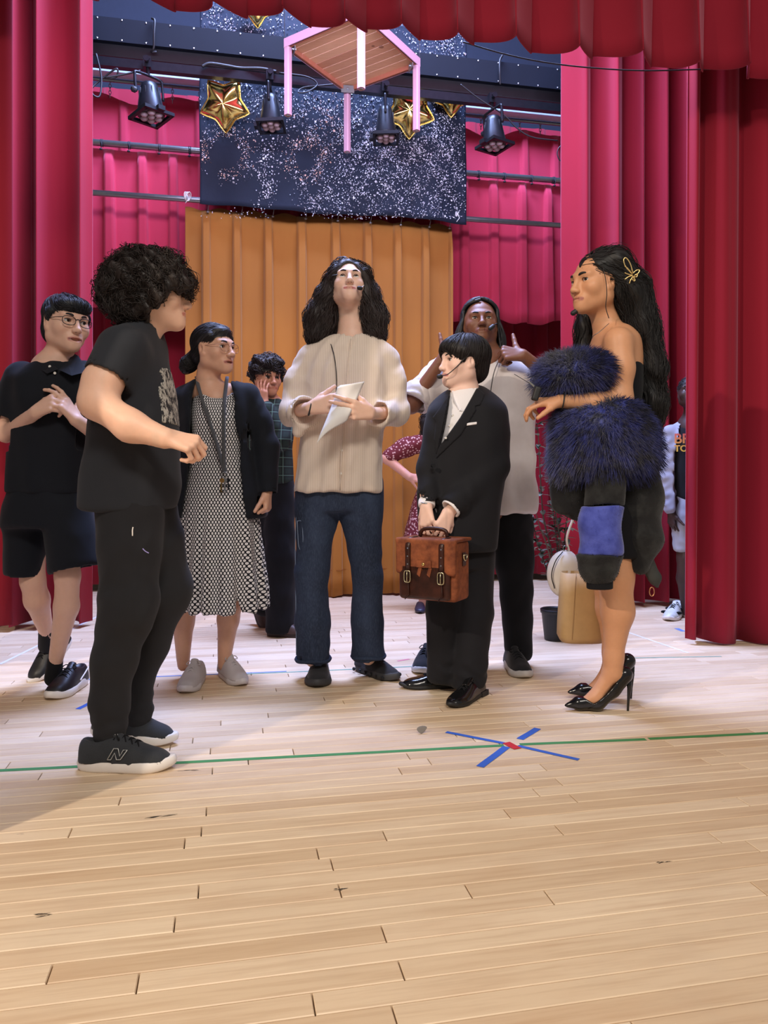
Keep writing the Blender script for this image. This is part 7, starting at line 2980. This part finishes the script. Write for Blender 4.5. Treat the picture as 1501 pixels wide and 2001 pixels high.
def plant():
    g = ground(1086, 1250)
    root = thing('potted_plant', 'leafy olive-like plant in a black plastic pot behind the tan tote', 'plant', tuple(g))
    MB().lathe(g, [(.058, 0), (.062, .004), (.078, .150), (.084, .152), (.085, .172), (.080, .174), (.076, .160), (.074, .150), (.010, .148)], 28).build('pot', plain('black_plastic', (.012, .012, .013), .5), root, True)
    MB().lathe(g + np.array([0, 0, .148]), [(.074, 0), (.060, .008), (.02, .012), (.004, .013)], 18).build('soil', plain('soil', (.03, .02, .014), .95, bump=.5), root, True)
    bark = plain('grey_bark', hexc(96, 84, 76), .9, var=.2)
    t = NT('olive_leaf')
    oi = t.n('ShaderNodeObjectInfo')
    t.base(t.mix(oi.outputs['Random'], hexc(58, 74, 60), hexc(124, 138, 126)))
    t.set(rough=.35, spec=.5)
    leafm = t.m
    # one shared leaf
    L, Wd = .068, .015
    n = 5
    v, f = [], []
    for i in range(n):
        q = i / (n - 1)
        w = Wd * math.sin(math.pi * (.08 + .9 * q)) ** .8
        zc = -.25 * L * q * q
        for sgn, up in ((-1, .004), (0, 0), (1, .004)):
            v.append((sgn * w, L * q, zc + up * math.sin(math.pi * q)))
    for i in range(n - 1):
        for j in (0, 1):
            f.append((i * 3 + j, i * 3 + j + 1, (i + 1) * 3 + j + 1, (i + 1) * 3 + j))
    me = bpy.data.meshes.new('leaf')
    me.from_pydata(v, [], f)
    me.polygons.foreach_set('use_smooth', np.ones(len(me.polygons), dtype=bool))
    me.materials.append(leafm)
    rr = np.random.default_rng(3)
    Y = g[1]
    stems = [[(1086, 1150, 0), (1078, 1080, -.03), (1062, 1010, -.05), (1056, 930, -.06), (1052, 850, -.05), (1048, 826, -.05)],
             [(1086, 1150, 0), (1090, 1080, .03), (1082, 1010, .02), (1075, 940, .03), (1072, 880, .04)],
             [(1088, 1150, 0), (1100, 1090, -.04), (1106, 1030, -.08), (1112, 990, -.08)],
             [(1084, 1150, 0), (1064, 1100, .04), (1048, 1050, .06), (1040, 1010, .07)],
             [(1088, 1130, 0), (1094, 1060, -.08), (1086, 1000, -.10), (1092, 960, -.10)],
             [(1084, 1130, 0), (1070, 1070, -.08), (1052, 1020, -.10), (1042, 975, -.11)]]
    cnt = 0
    for sidx, stm in enumerate(stems):
        pts = spline([P(x, y, Y + d) for x, y, d in stm], 40)
        MB().tube(pts, np.linspace(.006, .0018, 40), 6).build('stem', bark, root, True)
        k = 6
        while k < 40:
            p = pts[k]
            for rep in range(2):
                if cnt > 230:
                    break
                a = rr.uniform(0, 2 * math.pi)
                d = np.array([math.cos(a), math.sin(a), rr.uniform(-.2, .9)])
                R = frame(np.cross(d, np.cross([0, 0, 1.0], d)) + 1e-3, d)
                z = R[:, 2]
                y = d - z * (d @ z)
                y /= np.linalg.norm(y)
                x = np.cross(y, z)
                o = bpy.data.objects.new('leaf', me)
                M = Matrix(((x[0], y[0], z[0]), (x[1], y[1], z[1]), (x[2], y[2], z[2])))
                o.rotation_euler = M.to_euler()
                o.location = tuple(p - g)
                sc = rr.uniform(.65, 1.15)
                o.scale = (sc, sc, sc)
                o.parent = root
                COL.objects.link(o)
                cnt += 1
            k += int(rr.integers(1, 3))


plant()


# ------------------------------------------------------------------ two people upstage
def bystander():
    p = Person('person in pale open jacket, printed black tee and light shorts behind the front curtain', 4.92, 1352, hexc(62, 44, 40), hexc(58, 36, 34), (0.006, 0.006, 0.006))
    p.head(1349, 768, 0, yaw=-.35, pitch=.22, size=.93, nose=1.1, lipfull=1.25, eye_open=.8)
    W = p.W
    p.limb([(1352, 795, .02), (1354, 830, .04)], [15, 18], .03)
    p.limb([(1355, 840, .04), (1356, 980, .04)], [34, 34], .03)
    p.limb([(1310, 850, .03), (1303, 930, .03), (1312, 1000, 0)], [11, 10, 8])
    p.limb([(1398, 850, .03), (1404, 930, .03), (1398, 1000, 0)], [11, 10, 8])
    p.limb([(1340, 980, .02), (1340, 1090, .0), (1338, 1130, .02), (1342, 1195, .05)], [22, 16, 15, 9])
    p.limb([(1374, 980, .02), (1376, 1090, .0), (1376, 1195, .05)], [22, 16, 9])
    p.hand(p.p(1312, 1000, 0), (0, -.1, -1), (.8, .3, 0), side=1, curl=(.4, .5, .6, .6), size=.16, h=.005)
    p.body(h=.009)
    v = [ell(W(0, -.022, .034), (.078, .097, .080), p.hR)]
    p.hair([(q, .01) for q in v], subs=[ell(W(0, .118, -.020), (.08, .062, .10), p.hR)], n=200, steps=4, step=.006, flow=lambda q, n: np.array([math.sin(q[0] * 90), 0, math.sin(q[2] * 90)]), lift=.002, r0=.002, jitter=.8, seed=48, h=.007)
    tee = stack(p.secs([(826, 1330, 1380, .07, .04), (840, 1318, 1392, .10, .04), (900, 1316, 1394, .12, .03), (978, 1320, 1392, .12, .03)]))
    p.garment('t_shirt', M_blackcloth, [tee], post=wrinkle(101, .002, (18, 14, 10)), h=.008)
    t_o = p.root.children[-1]
    jm = cloth('pale_jacket', hexc(150, 153, 172), .7, var=.08)
    js = stack(p.secs([(822, 1328, 1380, .075, .05), (836, 1310, 1398, .11, .05), (900, 1300, 1410, .13, .04), (960, 1298, 1412, .135, .04), (1000, 1300, 1410, .13, .04)]), folds=lambda th, z: .006 * np.sin(11 * th + 8 * z))
    s1 = chain(p.pts([(1312, 845, .03), (1304, 930, .03), (1312, 994, 0)]), [p.r(q) for q in (17, 16, 13)], wr=(.003, 110, 1))
    s2 = chain(p.pts([(1398, 845, .03), (1405, 930, .03), (1398, 994, 0)]), [p.r(q) for q in (17, 16, 13)], wr=(.003, 110, 2))
    gap = polyprism(p, [(1330, 815), (1374, 815), (1384, 900), (1390, 1010), (1316, 1010), (1314, 940), (1316, 880)], -.5, .0)
    p.garment('jacket', jm, [js, (s1, .015), (s2, .015)], subs=[gap, stack(p.secs([(815, 1332, 1376, .07, .04), (900, 1318, 1394, .12, .03), (1010, 1318, 1394, .125, .03)]))], post=wrinkle(102, .004, (30, 20, 20)), h=.007)
    # lettering on the tee
    tm = NT('pink_yellow_print')
    c = tm.coord()
    sx = tm.n('ShaderNodeSeparateXYZ')
    tm.l(c, sx.inputs[0])
    tm.base(tm.mix(tm.ramp(sx.outputs[2], 1.08, 1.20), hexc(236, 200, 90), hexc(226, 80, 110)))
    tm.set(rough=.7)
    for txt, px, py, size in (('BR', 1317, 866, .085), ('TO', 1318, 882, .055)):
        cu = bpy.data.curves.new('lettering', 'FONT')
        cu.body = txt
        cu.size = size
        cu.extrude = .001
        cu.offset = .0015
        ob = bpy.data.objects.new('tmp', cu)
        COL.objects.link(ob)
        dg = bpy.context.evaluated_depsgraph_get()
        me = bpy.data.meshes.new_from_object(ob.evaluated_get(dg))
        bpy.data.objects.remove(ob)
        vv = np.array([q.co[:] for q in me.vertices])
        o0 = P(px, py, 4.92 - .098)
        w = np.stack([o0[0] + vv[:, 0], o0[1] + vv[:, 2] - .0 * vv[:, 0] - .25 * vv[:, 0] + .75 * vv[:, 0] ** 2 * 2, o0[2] + vv[:, 1]], 1)
        o = mk('lettering', w, [tuple(pl.vertices) for pl in me.polygons], tm.m, t_o, False)
    sm = cloth('pale_grey_shorts', hexc(150, 152, 164), .9, var=.08)
    s0 = stack(p.secs([(965, 1318, 1394, .115, .04), (1010, 1314, 1398, .125, .03), (1030, 1314, 1400, .12, .03)]))
    l1 = chain(p.pts([(1336, 1010, .02), (1338, 1070, .01)]), [p.r(24), p.r(22)])
    l2 = chain(p.pts([(1378, 1010, .02), (1378, 1070, .01)]), [p.r(24), p.r(22)])
    p.garment('shorts', sm, [(s0, .01), (l1, .02), (l2, .015)], subs=[half(p.p(1350, 1078, 0), (0, 0, -1))], post=wrinkle(103, .003, (14, 14, 26)), h=.008)
    up = plain('silver_sneaker', hexc(206, 210, 206), .45, var=.25, nscale=60)
    for gx, gy, dx in ((1306, 1214, -.55), (1362, 1210, .1)):
        g = ground(gx, gy)
        d = np.array([dx, -.8])
        d /= np.linalg.norm(d)
        p.shoe(np.append(g[:2] - d * .27, 0), d, .28, up, M_whitesole, M_blackcloth, W=.10, top=.09, sole_h=.03, h=.006)
        w, sh = p.last_shoe
        for (a, b, c2) in ((.20, -.045, .045), (.20, .045, .045), (.10, -.042, .055), (.10, .042, .055)):
            v_, f_ = Field().add(ell(w(a, b, c2), (.022, .010, .010)), .002).mesh(.005)
            mk('side_panel', v_, f_, M_blackcloth, sh)


bystander()


def girl():
    t = NT('burgundy_floral')
    c = t.coord()
    v = t.n('ShaderNodeTexVoronoi')
    v.inputs['Scale'].default_value = 62
    t.l(c, v.inputs['Vector'])
    n = t.noise(c, 90, 2)
    k = t.math('LESS_THAN', t.math('ADD', v.outputs['Distance'], t.math('MULTIPLY', n, .35)), .52)
    t.base(t.mix(t.math('MULTIPLY', k, .9), hexc(104, 28, 40), hexc(216, 176, 178)))
    t.set(rough=.85)
    fm = t.m
    p = Person('person in burgundy floral dress, hand on hip, mostly hidden behind the black suit', 5.25, 848, hexc(216, 160, 146), None, (0.008, 0.006, 0.006))
    p.head(872, 806, 0, yaw=-.2, size=.92)
    W = p.W
    p.limb([(872, 830, .02), (866, 856, .03)], [13, 16], .03)
    p.limb([(862, 860, .03), (850, 960, .03)], [26, 26], .03)
    p.limb([(828, 862, .02), (756, 896, -.02)], [12, 10])
    p.limb([(756, 896, -.02), (800, 932, -.06)], [10, 7.5])
    p.limb([(902, 862, .02), (915, 930, 0)], [12, 9])
    p.limb([(835, 1040, 0), (826, 1188, .02)], [14, 8])
    p.limb([(868, 1040, 0), (868, 1188, .02)], [14, 8])
    p.hand(p.p(799, 931, -.06), (.9, .1, -.2), (.2, .9, -.4), side=-1, curl=(.3, .3, .4, .4), size=.14, h=.005)
    p.body(h=.009)
    vol = [ell(W(0, -.03, .03), (.10, .11, .09), p.hR)] + chain(p.pts([(845, 800, .02), (835, 826, .0), (832, 846, 0)]), [p.r(q) for q in (16, 14, 10)]) + chain(p.pts([(900, 800, .02), (906, 850, .0)]), [p.r(q) for q in (16, 14)])
    p.hair([(q, .02) for q in vol], subs=[ell(W(0, .13, -.04), (.07, .07, .085), p.hR)], n=300, steps=10, step=.011, flow=lambda q, n: np.array([.4 * math.sin(q[2] * 60), 0, -1.0]), lift=.005, r0=.0026, curl=(.008, 1.6), jitter=.4, seed=58, h=.008)
    d1 = stack(p.secs([(850, 848, 884, .07, .03), (864, 826, 904, .09, .03), (900, 826, 898, .10, .03), (935, 822, 894, .10, .02), (980, 806, 910, .13, .02), (1060, 788, 926, .17, .02)]), folds=lambda th, z: .010 * np.sin(13 * th) * np.clip((.75 - z) * 3, 0, 1))
    s1 = chain(p.pts([(832, 862, .02), (790, 876, .0), (762, 892, -.02)]), [p.r(q) for q in (17, 19, 15)], wr=(.003, 110, 1))
    p.garment('dress', fm, [d1, (s1, .02)], post=wrinkle(111, .003, (20, 16, 10)), h=.008)
    sk = plain('dark_blue_leather', hexc(40, 44, 66), .4)
    for gx in (824, 866):
        g = ground(gx, 1199)
        p.shoe(g + np.array([.0, .20, 0]), (-.05, -1), .22, sk, sk, None, W=.08, top=.06, sole_h=.018, h=.006)


girl()
